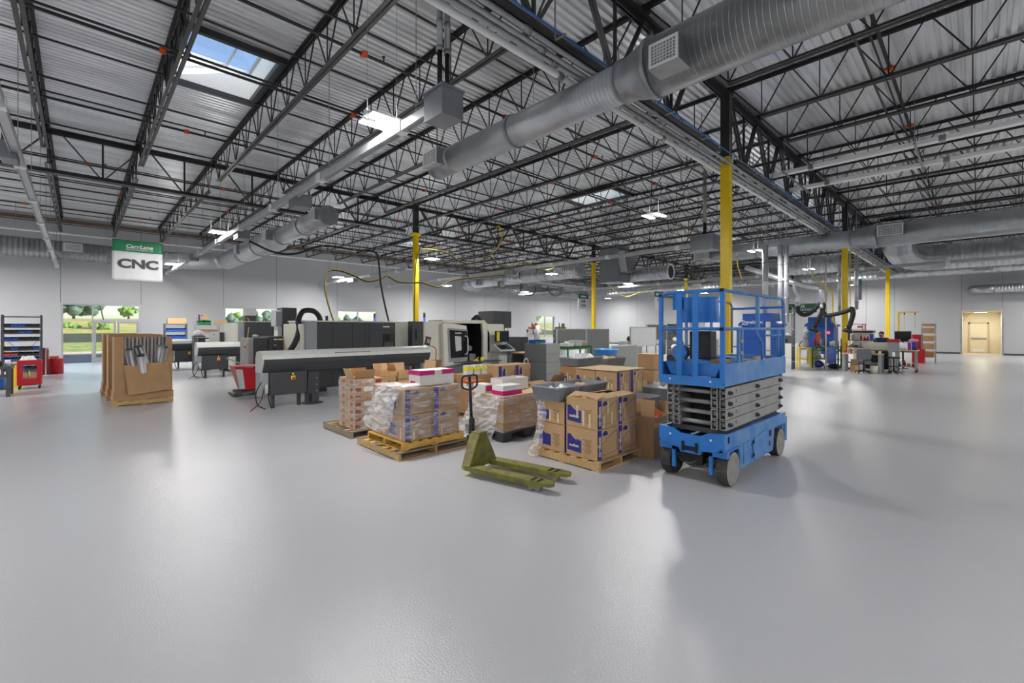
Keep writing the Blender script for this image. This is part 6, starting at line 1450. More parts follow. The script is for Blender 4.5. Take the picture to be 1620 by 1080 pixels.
# ================================================================ LEFT SIDE
# tall open-front cartons of silver tubes
def gaylord(x, y, w, d, h, lab, open_front=False):
    t = thing('bulk_box', lab, 'box', (x, y, 0.121))
    th = 0.012
    MB().box(0, th, 0, d, 0, h).build('left_wall', 'kraft_dark', t); MB().box(w-th, w, 0, d, 0, h).build('right_wall', 'kraft_dark', t)
    MB().box(th, w-th, d-th, d, 0, h).build('rear_wall', 'kraft_dark', t); MB().box(th, w-th, 0, d-th, 0, th).build('bottom', 'kraft_dark', t)
    if open_front:
        MB().box(th, w-th, 0, th, 0, 0.78*h/1.45).build('front_wall', 'kraft_dark', t)
        MB().box(th, 0.16, 0, th, 0.78*h/1.45, h).box(w-0.1, w-th, 0, th, 0.78*h/1.45, h).build('front_edge', 'kraft_dark', t)
        MB().add([(0.16, -0.02, 0.80), (w-0.08, -0.02, 0.86), (w-0.02, -0.13, 0.2), (0.24, -0.13, 0.12), (0.16, -0.01, 0.80), (w-0.08, -0.01, 0.86), (w-0.02, -0.12, 0.2), (0.24, -0.12, 0.12)], [(0,3,2,1),(4,5,6,7),(0,1,5,4),(1,2,6,5),(2,3,7,6),(3,0,4,7)]).build('folded_flap', 'kraft_dark', t)
    else: MB().box(th, w-th, 0, th, 0, h).build('front_wall', 'kraft_dark', t)
    MB().box(-0.02, w+0.02, -0.05, d+0.01, 0.0, 0.16).build('base_tray', 'kraft_dark', t)
    return t
for i, (x, y) in enumerate([(0.58, 13.68), (0.52, 14.86), (0.46, 16.05)]):
    pallet('pallet under the %s tall brown carton of silver tubes' % ['nearest', 'middle', 'rearmost'][i], x-0.04, y-0.04, 0, 1.12, 1.06, 'pallet_wood', h=0.12)
    gaylord(x, y, 1.06, 0.98, 1.45 if i == 0 else 1.5, ['nearest tall brown carton, front cut open to show silver tubes', 'middle tall brown carton behind the one with silver tubes, torn edge', 'rearmost tall brown carton in the row left of centre'][i], i == 0)
def silver(p, q_, lab, r=0.082, grp=None):
    p = Vector(p); q_ = Vector(q_); d = (q_-p).normalized()
    t = thing('silver_tube', lab, 'tube', tuple(p), group=grp)
    a = Vector((0,0,0)); b = q_-p
    MB().cyl(a, b, r, n=20, caps=False).cyl(b-d*0.001, b, r, n=20, caps=False).build('sleeve', 'silver_tube', t)
    MB().cyl(a, b-d*0.004, r*0.82, n=20).build('foam_core', 'tube_inside', t)
for i, (a, b) in enumerate([((1.02, 13.95, 0.3), (0.83, 13.60, 1.30)), ((1.36, 14.2, 0.3), (1.01, 13.72, 1.36)), ((1.16, 13.92, 0.3), (1.03, 13.50, 1.16)), ((1.36, 13.95, 0.3), (1.49, 13.60, 1.34)), ((1.40, 14.2, 0.3), (1.43, 13.86, 1.36))]):
    silver(a, b, 'shiny silver tube, %s, leaning in the open brown carton' % ['leftmost of the dark-mouthed ones', 'second, crossing behind', 'lowest-mouthed near the middle', 'rightmost and frontmost', 'right, just behind the frontmost'][i])
for i in range(7):
    silver((0.70+i*0.145, 14.45, 0.14), (0.70+i*0.145, 14.42, 1.56), 'upright silver tube in the back row of the open brown carton', 0.066, 'upright silver tubes in the back row')
# shelving rack at far left with bins
def rack(lab, x, y, w, d, h, levels, m_='rack_grey', brace=True, post=0.045):
    t = thing('shelf_rack', lab, 'shelf', (x, y, 0))
    for xx in (0, w-post):
        for yy in (0, d-post): MB().box(xx, xx+post, yy, yy+post, 0, h).build('upright', m_, t)
    for z in levels: MB().box(post, w-post, 0.005, d-0.005, z-0.03, z).box(0, w, -0.004, 0.004, z-0.035, z+0.005).build('shelf_board', m_, t)
    if brace:
        for a, b in (((post, d-0.01, 0.3), (w-post, d-0.01, h*0.62)), ((w-post, d-0.01, 0.3), (post, d-0.01, h*0.62))): MB().bar(a, b, 0.015).build('cross_brace', m_, t)
    return t
def bin_(x, y, z, w, d, h, m_, lab, grp):
    t = thing('parts_bin', lab, 'bin', (x, y, z+0.001), group=grp)
    MB().box(0, w, 0, 0.008, 0, h*0.6).box(0, w, d-0.008, d, 0, h).box(0, 0.008, 0.008, d-0.008, 0, h).box(w-0.008, w, 0.008, d-0.008, 0, h).box(0.008, w-0.008, 0.008, d-0.008, 0, 0.008).build('body', m_, t)
R1 = dict(x=-1.98, y=23.8, w=1.0, d=0.5)
rack('grey open shelving rack with blue and green bins at the left edge', R1['x'], R1['y'], R1['w'], R1['d'], 2.26, (0.28, 0.62, 0.80, 1.0, 1.34, 1.6, 1.82, 2.2))
cols = {0.28: ['tub_dark', 'blue_bin', 'blue_bin', 'tub_dark', 'tub_dark'], 0.62: ['blue_bin', 'blue_bin', 'green_bin', 'green_bin', 'blue_bin'], 0.80: ['red_faded', 'red_faded', 'tub_dark', 'tub_dark', 'tub_dark'], 1.0: ['tub_dark', 'blue_bin', 'tub_dark', 'tub_dark', 'blue_bin'], 1.34: ['blue_bin', 'blue_bin', 'tub_dark', 'tub_dark', 'tub_dark'], 1.6: ['tub_dark', 'tub_dark', 'blue_bin', 'blue_bin', 'tub_dark'], 1.82: ['tub_dark', 'blue_bin', 'blue_bin', 'tub_dark', 'tub_dark']}
cname = {'tub_dark': 'black', 'blue_bin': 'blue', 'green_bin': 'green', 'red_faded': 'red'}
order = {0.28: 'lowest', 0.62: 'second', 0.80: 'third', 1.0: 'fourth', 1.34: 'fifth', 1.6: 'sixth', 1.82: 'highest filled'}
for z, cc in cols.items():
    for i, c in enumerate(cc):
        bin_(R1['x']+0.06+i*0.178, R1['y']+0.02, z, 0.165, 0.4, 0.12, c, '%s parts bin on the %s shelf of the left rack' % (cname[c], order[z]), '%s bins on the %s shelf of the left rack' % (cname[c], order[z]))
t = thing('tool_cart', 'red plastic utility cart with white paper on top, left foreground', 'cart', (-1.3, 19.3, 0))
MB().box(0, 0.5, 0, 0.42, 0.72, 0.84).build('top_tray', 'red_paint', t, bevel=0.01); MB().box(0, 0.5, 0, 0.42, 0.12, 0.3).build('bottom_tray', 'red_paint', t, bevel=0.01)
for xx in (0, 0.40):
    for yy in (0, 0.36): MB().box(xx, xx+0.1, yy, yy+0.06, 0.3, 0.72).build('post', 'red_paint', t); MB().cyl((xx+0.03, yy+0.03, 0.05), (xx+0.07, yy+0.03, 0.05), 0.05, n=14).build('caster', 'black_rubber', t)
    for yy in (0,): MB().box(xx+0.03, xx+0.07, yy+0.01, yy+0.05, 0.1, 0.12).build('caster_plate', 'rack_light', t)
MB().box(0.1, 0.4, 0.1, 0.32, 0.1, 0.12).build('underside', 'red_paint', t)
crumple('white crumpled paper lying on the red utility cart', -1.08, 19.5, 0.842, 0.34, 0.28, 0.13, 17)
t = thing('drum', 'round red tub near the glass doors', 'tub', (-0.66, 25.0, 0))
MB().lathe([(0.0, 0.0), (0.225, 0.0), (0.235, 0.55), (0.25, 0.56), (0.25, 0.60), (0.225, 0.60), (0.22, 0.05), (0, 0.05)], n=28).build('body', 'red_paint', t)
carton('small brown carton sitting in the red tub', -0.82, 24.9, 0.055, 0.26, 0.2, 0.64, m='kraft')
t = thing('gas_cylinder', 'dull red cylinder tank behind the left rack edge', 'tank', (-0.96, 24.75, 0)); MB().lathe([(0, 0), (0.13, 0), (0.13, 0.95), (0.1, 1.02), (0.0, 1.04)], n=18).build('tank', 'print_red', t)
t = thing('white_post', 'thin white post beside the red tub', 'post', (-0.92, 24.3, 0)); MB().box(0, 0.035, 0, 0.035, 0, 1.05).build('post', 'white_metal', t); MB().box(-0.06, 0.1, -0.05, 0.08, 0, 0.015).build('foot', 'white_metal', t)
t = thing('workbench', 'dark workbench with a blue bin below, cut off by the left edge', 'bench', (-1.85, 17.5, 0))
MB().box(-0.9, 0.58, 0, 0.8, 0.72, 0.79).build('top', 'rack_grey', t); MB().box(-0.9, 0.5, 0.05, 0.75, 0.18, 0.22).build('lower_shelf', 'rack_grey', t); MB().box(-0.9, 0.5, 0.0, 0.05, 0.5, 0.58).build('rail', 'rack_grey', t)
for xx in (-0.9, 0.48):
    for yy in (0, 0.72): MB().box(xx, xx+0.08, yy, yy+0.08, 0, 0.72).build('leg', 'rack_grey', t)
for i, z in enumerate((0.221,)):
    b = thing('parts_bin', 'large blue bin on the lower shelf of the dark workbench', 'bin', (-1.72, 17.6, z)); MB().box(0, 0.3, 0, 0.5, 0, 0.24).build('body', 'blue_bin', b)
t = thing('wet_floor_sign', 'bright yellow folding floor sign between the bench and the red cart', 'floor sign', (-1.5, 20.4, 0))
MB().add([(0,-0.16,0),(0.28,-0.16,0),(0.2,-0.02,0.66),(0.08,-0.02,0.66),(0,-0.14,0),(0.28,-0.14,0),(0.2,0.0,0.66),(0.08,0.0,0.66)], [(0,3,2,1),(4,5,6,7),(0,1,5,4),(1,2,6,5),(2,3,7,6),(3,0,4,7)]).build('front_leaf', 'yellow_paint', t)
MB().add([(0,0.18,0),(0.28,0.18,0),(0.2,0.02,0.66),(0.08,0.02,0.66),(0,0.16,0),(0.28,0.16,0),(0.2,0.0,0.66),(0.08,0.0,0.66)], [(0,3,2,1),(4,5,6,7),(0,1,5,4),(1,2,6,5),(2,3,7,6),(3,0,4,7)]).build('rear_leaf', 'yellow_paint', t)
t = thing('yellow_machine', 'yellow lever machine on the bench at the very left edge', 'tool', (-1.82, 18.1, 0.791)); MB().box(0, 0.12, 0, 0.2, 0, 0.5).box(-0.1, 0.3, 0, 0.2, 0.5, 0.58).build('frame', 'yellow_paint', t)
t = thing('black_toolbox', 'black tool case with a grey lid on the dark workbench', 'tool case', (-1.6, 17.62, 0.791)); MB().box(0, 0.16, 0, 0.3, 0, 0.13).build('case', 'black_plastic', t); MB().cyl((0.25, 0.1, 0), (0.25, 0.1, 0.16), 0.05, n=12).build('white_bottle', 'white_metal', t)
# cartons under rack
for i in range(2): carton('brown carton on the floor under the left rack, %s one' % ['left', 'right'][i], -1.6+i*0.3, 23.9, 0.281 if False else 0.0, 0.27, 0.35, 0.235, m='kraft')
# shelving behind the far feeder
rack('grey rack with blue bins behind the open brown cartons, far left wall', 3.12, 28.6, 0.95, 0.5, 2.0, (0.4, 0.8, 1.25, 1.6, 1.98), 'rack_grey')
rack('long grey rack with green bins near the far wall behind the bar feeders', 4.4, 28.4, 1.5, 0.5, 1.98, (0.3, 0.7, 1.05, 1.5, 1.96), 'rack_light')
for z, n_ in ((1.25, 3), (1.6, 3)):
    for i in range(n_): bin_(3.2+i*0.28, 28.62, z, 0.26, 0.4, 0.17, 'blue_bin', 'blue bin on the far-left wall rack, %s shelf' % ('upper' if z > 1.4 else 'lower'), 'blue bins, %s shelf of the far-left wall rack' % ('upper' if z > 1.4 else 'lower'))
for i in range(5): bin_(4.47+i*0.28, 28.42, 1.05, 0.26, 0.4, 0.2, 'green_bin', 'green bin on the long rack near the far wall, lower row', 'green bins, lower row of the long far rack')
for i in range(3): bin_(4.47+i*0.2, 28.35, 1.96, 0.19, 0.4, 0.22, 'green_bin', 'green bin on top of the long rack near the far wall', 'green bins on top of the long far rack')
carton('wide brown carton on top of the rack with blue bins', 3.25, 28.65, 1.981, 0.78, 0.4, 0.3, m='kraft')
carton('purple-striped brown carton on top of the long far rack', 4.5, 28.5, 2.19, 0.5, 0.35, 0.3, m='kraft', style='moving', text=None)
carton('flat brown carton at the right end of the long far rack top', 5.3, 28.5, 1.961, 0.55, 0.35, 0.22, m='kraft')
carton('brown carton on the second shelf of the long far rack', 4.6, 28.5, 1.501, 0.9, 0.35, 0.2, m='kraft')
t = thing('wire_shelf', 'tall light wire shelf in front of the furthest bar feeder', 'shelf', (3.55, 22.6, 0))
for xx in (0, 0.78):
    for yy in (0, 0.4): MB().cyl((xx, yy, 0), (xx, yy, 1.4 if xx == 0 else 1.9), 0.018, n=8).build('post', 'rack_light', t)
for z in (0.3, 0.62, 1.38): MB().box(0, 0.78, 0, 0.4, z-0.015, z).build('wire_deck', 'rack_light', t)
b = thing('spray_bottle', 'small blue container on the middle deck of the light wire shelf', 'container', (3.85, 22.8, 0.301)); MB().cyl((0, 0, 0), (0, 0, 0.14), 0.08, n=12).build('body', 'blue_bin', b)
carton('dark cardboard box on the lowest part of the light wire shelf', 3.62, 22.65, 0.0, 0.5, 0.33, 0.27, m='kraft_dark')
t = thing('floor_scrubber', 'grey machine with a yellow hose and chrome parts by the furthest bar feeder', 'machine', (2.2, 24.3, 0))
MB().box(0.1, 0.55, 0, 0.5, 0.15, 0.45).build('body', 'rack_grey', t, bevel=0.03); MB().sphere((0.3, 0.2, 0.55), 0.18, sc=(1.1, 1, 0.8)).build('motor', 'machine_grey', t); MB().tube(curve_pts([(0.1, 0, 0.3), (-0.02, 0, 0.6), (0.0, 0, 1.0), (0.1, 0, 1.1)]), 0.035).build('yellow_hose', 'yellow_hose', t); MB().sphere((0.0, -0.1, 0.16), 0.16).build('white_tank', 'machine_light', t)
MB().cyl((0.12, -0.04, 0.08), (0.12, 0.02, 0.08), 0.08, n=14).cyl((0.5, -0.04, 0.08), (0.5, 0.02, 0.08), 0.08, n=14).build('wheel', 'black_rubber', t)
# ================================================================ RIGHT WORK AREA
mat('collector_blue', (24, 84, 176), 0.45, vary=0.04)
mat('sign_green', (34, 82, 62), 0.55, vary=0.04)
mat('banner_green', (40, 136, 92), 0.5, vary=0.08, vscale=2)
mat('banner_white', (232, 232, 234), 0.5, vary=0.03)
mat('sign_ink', (74, 74, 80), 0.6)
mat('chair_grey', (92, 96, 102), 0.7, vary=0.05)
mat('cloth_blue', (104, 124, 196), 0.85, vary=0.15, vscale=8)
mat('shirt', (56, 64, 106), 0.85, vary=0.15, vscale=8)
mat('skin', (196, 146, 118), 0.6, vary=0.05)
mat('hair', (70, 56, 50), 0.8, vary=0.2)
mat('red_tool', (176, 20, 30), 0.4, vary=0.05)
mat('pink_cloth', (224, 150, 180), 0.8, vary=0.2)
mat('purple', (120, 50, 140), 0.6, vary=0.1)
mat('galv_duct', (200, 202, 206), 0.3, 0.7, vary=0.06)
def collector(x, y, w, lab, text):
    t = thing('dust_collector', lab, 'dust collector', (x, y, 0))
    MB().box(0, 1.0, 0, w, 0.5, 1.85).build('filter_cabinet', 'collector_blue', t, bevel=0.01)
    MB().prism([(-0.1, 1.85), (w+0.1, 1.85), (w+0.1, 1.95), (w-0.05, 2.05), (w-0.05, 2.32), (0.12, 2.32), (0.1, 2.05), (-0.1, 1.95)], 'x', -0.05, 0.95).build('hood', 'collector_blue', t)
    MB().box(-0.004, 0, 0.0, w, 1.38, 1.39).build('seam', 'dark_fill', t)
    for yy in (0.05, w-0.12): MB().box(0.05, 0.12, yy, yy+0.07, 0, 0.5).build('leg', 'collector_blue', t); MB().box(0.85, 0.92, yy, yy+0.07, 0, 0.5).build('leg', 'collector_blue', t)
    if text: lettering(text, 0.16, 'paper_white', t, (-0.056, w*0.66, 2.0), (PI/2, 0, -PI/2), bold=0.003, depth=0.001); MB().box(-0.055, -0.05, w*0.8, w*0.99, 1.9, 1.915).build('underline', 'paper_white', t)
    return t
collector(18.0, 5.05, 1.15, 'blue dust collector with white lettering, seen through the blue lift rails', 'Donaldson')
collector(26.2, 4.85, 1.1, 'second blue dust collector, behind the bent black extraction arms', None)
for i, (x, y, r, z0, z1, lab) in enumerate([(21, 5.72, 0.09, 2.0, 5.2, 'left of the pair of silver vertical ducts beside the lift top rail'), (21, 5.50, 0.09, 2.0, 5.2, 'right of the pair of silver vertical ducts beside the lift top rail'), (19.2, 5.75, 0.1, 1.9, 5.0, 'silver vertical duct seen through the lift rails'), (17.0, 5.0, 0.07, 0.0, 2.0, 'white vertical pipe in front of the blue dust collector'), (22.4, 5.6, 0.07, 0.0, 2.6, 'dark post under the first extraction arm'), (24.4, 4.3, 0.06, 2.4, 5.0, 'thin silver duct left of the workbench column'), (24.8, 3.75, 0.07, 2.6, 5.0, 'thin silver duct right behind the workbench column'), (22.6, 4.45, 0.03, 0.0, 4.4, 'yellowish cable-wrapped post in the workshop area')]):
    t = thing('vertical_duct', lab, 'pipe', (x, y, 0)); MB().cyl((0, 0, z0), (0, 0, z1), r, n=14).build('duct', ['galv_duct', 'galv_duct', 'galv_duct', 'machine_cream', 'rack_grey', 'galv_duct', 'galv_duct', 'cream_frame'][i], t)
    if z1 > 4.9: MB().cyl((0, 0, z1), (0, 0, 7.305), 0.012, n=6).build('hanger_rod', 'galv_pipe', t)
    q = MB()
    for k in range(4): q.cyl((0, 0, z0+0.3+k*0.7), (0, 0, z0+0.34+k*0.7), r+0.012, n=14) if z0+0.34+k*0.7 < z1 else None
    q.build('bands', 'sheet_metal', t) if q.v else None
t = thing('fume_manifold', 'silver horizontal fume duct stepping down to the right above the workshop', 'duct', (22, 0, 0))
MB().tube([(0, 7.4, 4.55), (0, 6.05, 3.95), (0, 5.33, 3.66), (0, 4.55, 3.38)], 0.11, n=14).build('main_pipe', 'galv_duct', t)
MB().tube([(0, 4.6, 3.38), (0, 4.48, 3.3), (0, 4.46, 2.7)], 0.09, n=14).build('end_drop', 'galv_duct', t)
MB().tube(curve_pts([(0, 5.45, 3.7), (0, 5.42, 3.4), (0, 5.3, 3.15), (0, 5.33, 2.95), (0, 5.33, 2.85)], 4), 0.085, n=12).build('bent_drop', 'galv_duct', t)
MB().cyl((0, 5.0, 3.55), (0, 5.0, 7.33), 0.012, n=6).build('hanger_rod', 'galv_pipe', t); MB().cyl((0, 6.5, 4.1), (0, 6.5, 7.33), 0.012, n=6).build('hanger_rod', 'galv_pipe', t)
def arm(lab, X, pts):
    t = thing('extraction_arm', lab, 'extraction arm', (X, 0, 0))
    P = [(0, y, z) for y, z in pts]
    MB().tube(curve_pts(P, 5), 0.085, n=14).build('hose', 'black_rubber', t)
    a, b = Vector(P[-2]), Vector(P[-1]); d = (b-a).normalized()
    MB().cyl(b, b+d*0.2, 0.09, 0.19, n=16).build('nozzle', 'black_plastic', t)
    MB().cyl(P[0], (0, P[0][1], P[0][2]+0.15), 0.1, n=14).build('swivel', 'galv_duct', t)
    MB().bar((0.1, P[2][1], P[2][2]), (0.1, P[-4][1], P[-4][2]), 0.02).build('support_rod', 'rack_grey', t)
arm('nearer black bent extraction arm left of the workbench column', 22, [(5.33*1.0, 2.72), (5.31, 2.50), (5.15, 2.34), (4.92, 2.38), (4.65, 2.64), (4.51, 2.79), (4.41, 2.71), (4.48, 2.40), (4.63, 2.06), (4.71, 1.85)])
arm('farther black bent extraction arm passing behind the workbench column', 22, [(4.46, 2.60), (4.43, 2.43), (4.30, 2.29), (3.94, 2.36), (3.63, 2.46), (3.48, 2.55), (3.43, 2.35), (3.51, 2.0), (3.57, 1.8)])
t = thing('hanging_sign', 'dark green sign with white letters behind the extraction arms', 'sign', (26.0, 6.16, 2.77))
MB().box(0, 0.02, -0.67, 0.67, -0.22, 0.22).build('board', 'sign_green', t)
lettering('SALES', 0.17, 'banner_white', t, (-0.002, 0.05, 0.08), (PI/2, 0, -PI/2), depth=0.001, bold=0.003); lettering('OPERATIONS', 0.17, 'banner_white', t, (-0.002, -0.12, -0.09), (PI/2, 0, -PI/2), depth=0.001, bold=0.003)
MB().lathe([(0.12, 0), (0.14, 0), (0.14, 0.004), (0.12, 0.004), (0.12, 0)], n=24).rot(-PI/2, 'Y').move((-0.002, 0.5, 0)).build('emblem_ring', 'banner_white', t)
for yy in (-0.6, 0.6): MB().cyl((0.01, yy, 0.22), (0.01, yy, 4.4), 0.005, n=5).build('hanger_wire', 'galv_pipe', t)
# yellow frame stand with grinder, green bench
t = thing('machine_stand', 'yellow tube frame stand carrying a bench grinder', 'stand', (23.5, 5.2, 0))
for xx in (0, 0.45):
    for yy in (0, 0.5): MB().box(xx, xx+0.05, yy, yy+0.05, 0, 0.9).build('leg', 'yellow_paint', t)
MB().box(0.0, 0.5, 0.0, 0.55, 0.86, 0.9).build('top', 'yellow_paint', t); MB().box(0, 0.04, 0.05, 0.5, 0.34, 0.39).box(0.46, 0.5, 0.05, 0.5, 0.34, 0.39).build('cross_rail', 'yellow_paint', t)
t = thing('bench_grinder', 'grey bench grinder with a round wheel guard on the yellow stand', 'grinder', (23.7, 5.42, 0.9)); MB().cyl((0, -0.1, 0.45), (0, 0.1, 0.45), 0.12, n=16).box(-0.08, 0.08, -0.1, 0.1, 0, 0.4).build('body', 'machine_grey', t); MB().sphere((0, 0.0, 0.72), 0.11).cyl((0, 0, 0.55), (0, 0, 0.66), 0.03, n=8).build('guard', 'machine_light', t); MB().tube(curve_pts([(0, 0.15, 0.3), (-0.1, 0.25, 0.1), (-0.05, 0.2, -0.0)]), 0.02).build('hose', 'black_rubber', t)
t = thing('white_cabinet', 'cream machine cabinet under and behind the yellow stand', 'cabinet', (24.15, 5.05, 0)); MB().box(0, 0.5, 0, 0.45, 0, 0.85).build('body', 'machine_cream', t, bevel=0.01)
t = thing('drill_press', 'orange-brown upright tool beside the grinder', 'drill', (24.3, 5.0, 0.852)); MB().box(0, 0.15, 0, 0.14, 0, 0.6).build('column', mat('rust_tool', (176, 84, 44), 0.6, vary=0.2), t); MB().sphere((0.05, 0.06, 0.66), 0.1).build('head', 'rust_tool', t)
t = thing('welding_bench', 'green steel bench crowded with tools left of the workbench column', 'bench', (23.7, 4.2, 0))
for xx in (0, 0.6):
    for yy in (0, 0.95): MB().box(xx, xx+0.05, yy, yy+0.05, 0, 0.98).build('leg', 'green_paint', t)
for z in (0.98, 0.78, 0.42): MB().box(0, 0.65, 0, 1.0, z-0.03, z).build('shelf', 'green_paint', t)
mats_ = ['machine_light', 'red_paint', 'machine_cream', 'tub_dark', 'kraft', 'white_metal', 'machine_grey']
rr = random.Random(5); cn = {'machine_light': 'pale grey', 'red_paint': 'red', 'machine_cream': 'cream', 'tub_dark': 'black', 'kraft': 'brown', 'white_metal': 'white', 'machine_grey': 'grey', 'blue_bin': 'blue', 'green_bin': 'green', 'pink_cloth': 'pink'}
used_ = {}
def clutter(x0, x1, y0, y1, z, n, where, hmax=0.2, pal=mats_, smin=0.08):
    """small loose items along a surface (seen from -x)"""
    for i in range(n):
        m_ = rr.choice(pal); w = rr.uniform(smin, smin+0.07); yy = y0+(y1-y0-w)*i/max(1, n-1) if n > 1 else y0
        x = rr.uniform(x0, max(x0, x1-w)); h = rr.uniform(0.06, hmax)
        k = rr.choice(['can', 'box', 'bottle']); nm = {'can': 'round can', 'box': 'small box', 'bottle': 'bottle'}[k]
        t = thing(k if k != 'box' else 'small_box', '%s %s among the clutter %s' % (cn[m_], nm, where), k, (x+w/2, yy+w/2, z+0.001), group='%s %ss %s' % (cn[m_], nm, where))
        r = min(w, (y1-y0)/max(n, 1)*0.92)/2
        if k == 'box': MB().box(-r, r, -r, r, 0, h).build('body', m_, t, bevel=0.004)
        elif k == 'can': MB().lathe([(0, 0), (r, 0), (r, h*0.92), (r*0.9, h), (0, h)], n=12).build('body', m_, t)
        else:
            MB().lathe([(0, 0), (r*0.8, 0), (r*0.8, h*0.7), (r*0.3, h*0.85), (r*0.3, h), (0, h)], n=12).build('body', m_, t); MB().cyl((0, 0, h), (0, 0, h+0.03), r*0.34, n=10).build('cap', 'red_paint', t)
clutter(23.72, 24.2, 4.22, 5.18, 0.98, 8, 'on top of the green bench', 0.45)
clutter(23.72, 24.2, 4.55, 5.18, 0.78, 4, 'on the middle shelf of the green bench', 0.14)
clutter(23.72, 24.2, 4.55, 5.18, 0.42, 4, 'on the low shelf of the green bench', 0.2)
t = thing('work_coat', 'light blue work coat hanging from the front of the green bench', 'coat', (23.62, 4.44, 0.95))
MB().prism([(-0.13, 0.0), (0.13, 0.0), (0.19, -0.35), (0.17, -0.7), (0.08, -0.74), (-0.14, -0.68), (-0.18, -0.3)], 'x', -0.05, 0.04).build('cloth', 'cloth_blue', t, bevel=0.02)
t = thing('navy_bag', 'navy blue bag on the floor under the green bench', 'bag', (23.98, 4.98, 0)); MB().sphere((0, 0, 0.16), 0.19, sc=(1, 1, 0.82)).build('bag', 'print_blue', t)
clutter(23.75, 24.2, 4.25, 4.85, 0.0, 4, 'on the floor under the green bench', 0.14)
# red sprayer stand / broom by the column
t = thing('broom', 'thin red and black broom leaning on the workbench column', 'broom', (23.93, 4.0, 0)); MB().cyl((0, -0.1, 0.05), (0.05, 0.0, 1.15), 0.014, n=8).build('handle', 'red_paint', t); MB().box(-0.05, 0.05, -0.28, 0.08, 0, 0.08).build('head', 'black_plastic', t)
t = thing('black_mat_bag', 'black sack slumped at the foot of the workbench column', 'bag', (23.9, 4.4, 0)); MB().sphere((0, 0, 0.1), 0.2, sc=(0.8, 1.2, 0.6)).build('bag', 'black_plastic', t)
# workbench A
t = thing('workbench', 'grey-legged workbench with a wooden top right of the workbench column', 'bench', (22.6, 2.62, 0))
MB().box(0, 0.75, 0, 1.3, 0.72, 0.76).build('top', 'wood_top', t, bevel=0.004)
for yy in (0.02, 1.18):
    for xx in (0.02, 0.63): MB().box(xx, xx+0.1, yy, yy+0.1, 0, 0.72).build('leg', 'machine_grey', t)
MB().box(0.6, 0.65, 0.1, 1.2, 0.3, 0.38).build('rail', 'machine_grey', t)
clutter(22.65, 23.2, 3.35, 3.9, 0.76, 5, 'on the left half of the wooden workbench', 0.22, ['machine_light', 'orange_red' if False else 'red_paint', 'blue_bin', 'white_metal', 'kraft'])
clutter(22.7, 23.2, 2.7, 3.3, 0.76, 4, 'on the right half of the wooden workbench', 0.12, ['white_metal', 'machine_light', 'machine_cream'])
carton('small brown carton, upper of two under the left end of the wooden workbench', 22.95, 3.42, 0.282, 0.25, 0.25, 0.22, m='kraft'); carton('small brown carton, lower of two under the left end of the wooden workbench', 22.93, 3.4, 0, 0.3, 0.3, 0.28, m='kraft')
t = thing('monitor_bench', 'cream panel screen standing behind the wooden workbench', 'panel', (23.45, 2.46, 0)); MB().box(0, 0.04, 0, 0.85, 0.88, 1.2).build('panel', mat('cream_panel', (196, 196, 178), 0.7, vary=0.04), t); MB().box(0.04, 0.6, 0.02, 0.83, 0.8, 0.86).build('desk', 'tub_dark', t); MB().box(0.0, 0.05, 0.02, 0.06, 0, 0.88).build('leg', 'machine_grey', t); MB().box(0.0, 0.05, 0.79, 0.83, 0, 0.88).build('leg', 'machine_grey', t); MB().box(0.1, 0.5, 0.0, 0.8, 0.1, 0.78).build('curtain', 'black_plastic', t)
def office_chair(lab, x, y, rz, seat=0.46, back=True, m_='chair_grey', bh=0.5):
    t = thing('office_chair', lab, 'chair', (x, y, 0), rz)
    MB().box(-0.24, 0.24, -0.23, 0.23, seat-0.04, seat+0.04).build('seat', m_, t, bevel=0.03, seg=3)
    MB().prism([(-0.22, seat+0.08), (0.22, seat+0.08), (0.24, seat+0.2), (0.22, seat+bh), (-0.22, seat+bh), (-0.24, seat+0.2)], 'x', -0.27, -0.21).build('backrest', m_, t, bevel=0.025, seg=3)
    MB().bar((-0.24, 0, seat-0.02), (-0.24, 0, seat+0.2), 0.05, 0.02).build('back_bracket', 'black_plastic', t)
    MB().cyl((0, 0, 0.1), (0, 0, seat-0.04), 0.03, n=12).build('gas_post', 'black_plastic', t)
    for k in range(5):
        a = 2*PI*k/5; MB().bar((0, 0, 0.1), (0.28*math.cos(a), 0.28*math.sin(a), 0.07), 0.035).build('base_leg', 'black_plastic', t); MB().cyl((0.28*math.cos(a), 0.28*math.sin(a)-0.015, 0.03), (0.28*math.cos(a), 0.28*math.sin(a)+0.015, 0.03), 0.03, n=10).build('caster', 'black_plastic', t)
    return t
office_chair('grey office chair pushed up to the wooden workbench', 22.35, 3.15, 0.15)
t = thing('stool', 'tall black swivel stool with a foot ring, right of the waste bin', 'stool', (22.95, 2.3, 0))
MB().cyl((0, 0, 0.1), (0, 0, 0.6), 0.03, n=12).build('post', 'black_plastic', t); MB().cyl((0, 0, 0.6), (0, 0, 0.66), 0.19, n=20).build('seat', 'black_plastic', t)
MB().tube([(0.17*math.cos(a/12*2*PI), 0.17*math.sin(a/12*2*PI), 0.28) for a in range(13)], 0.012).build('foot_ring', 'black_plastic', t)
for k in range(5): a = 2*PI*k/5; MB().bar((0, 0, 0.12), (0.25*math.cos(a), 0.25*math.sin(a), 0.03), 0.03).build('leg', 'black_plastic', t)
t = thing('grey_crate', 'upright grey crate back above the stool, topped by a red tray', 'crate', (23.1, 2.16, 0)); MB().box(0, 0.25, 0, 0.34, 0.86, 1.22).build('body', 'machine_grey', t); MB().box(0.05, 0.2, 0.05, 0.12, 0, 0.86).box(0.05, 0.2, 0.22, 0.29, 0, 0.86).build('leg', 'machine_grey', t)
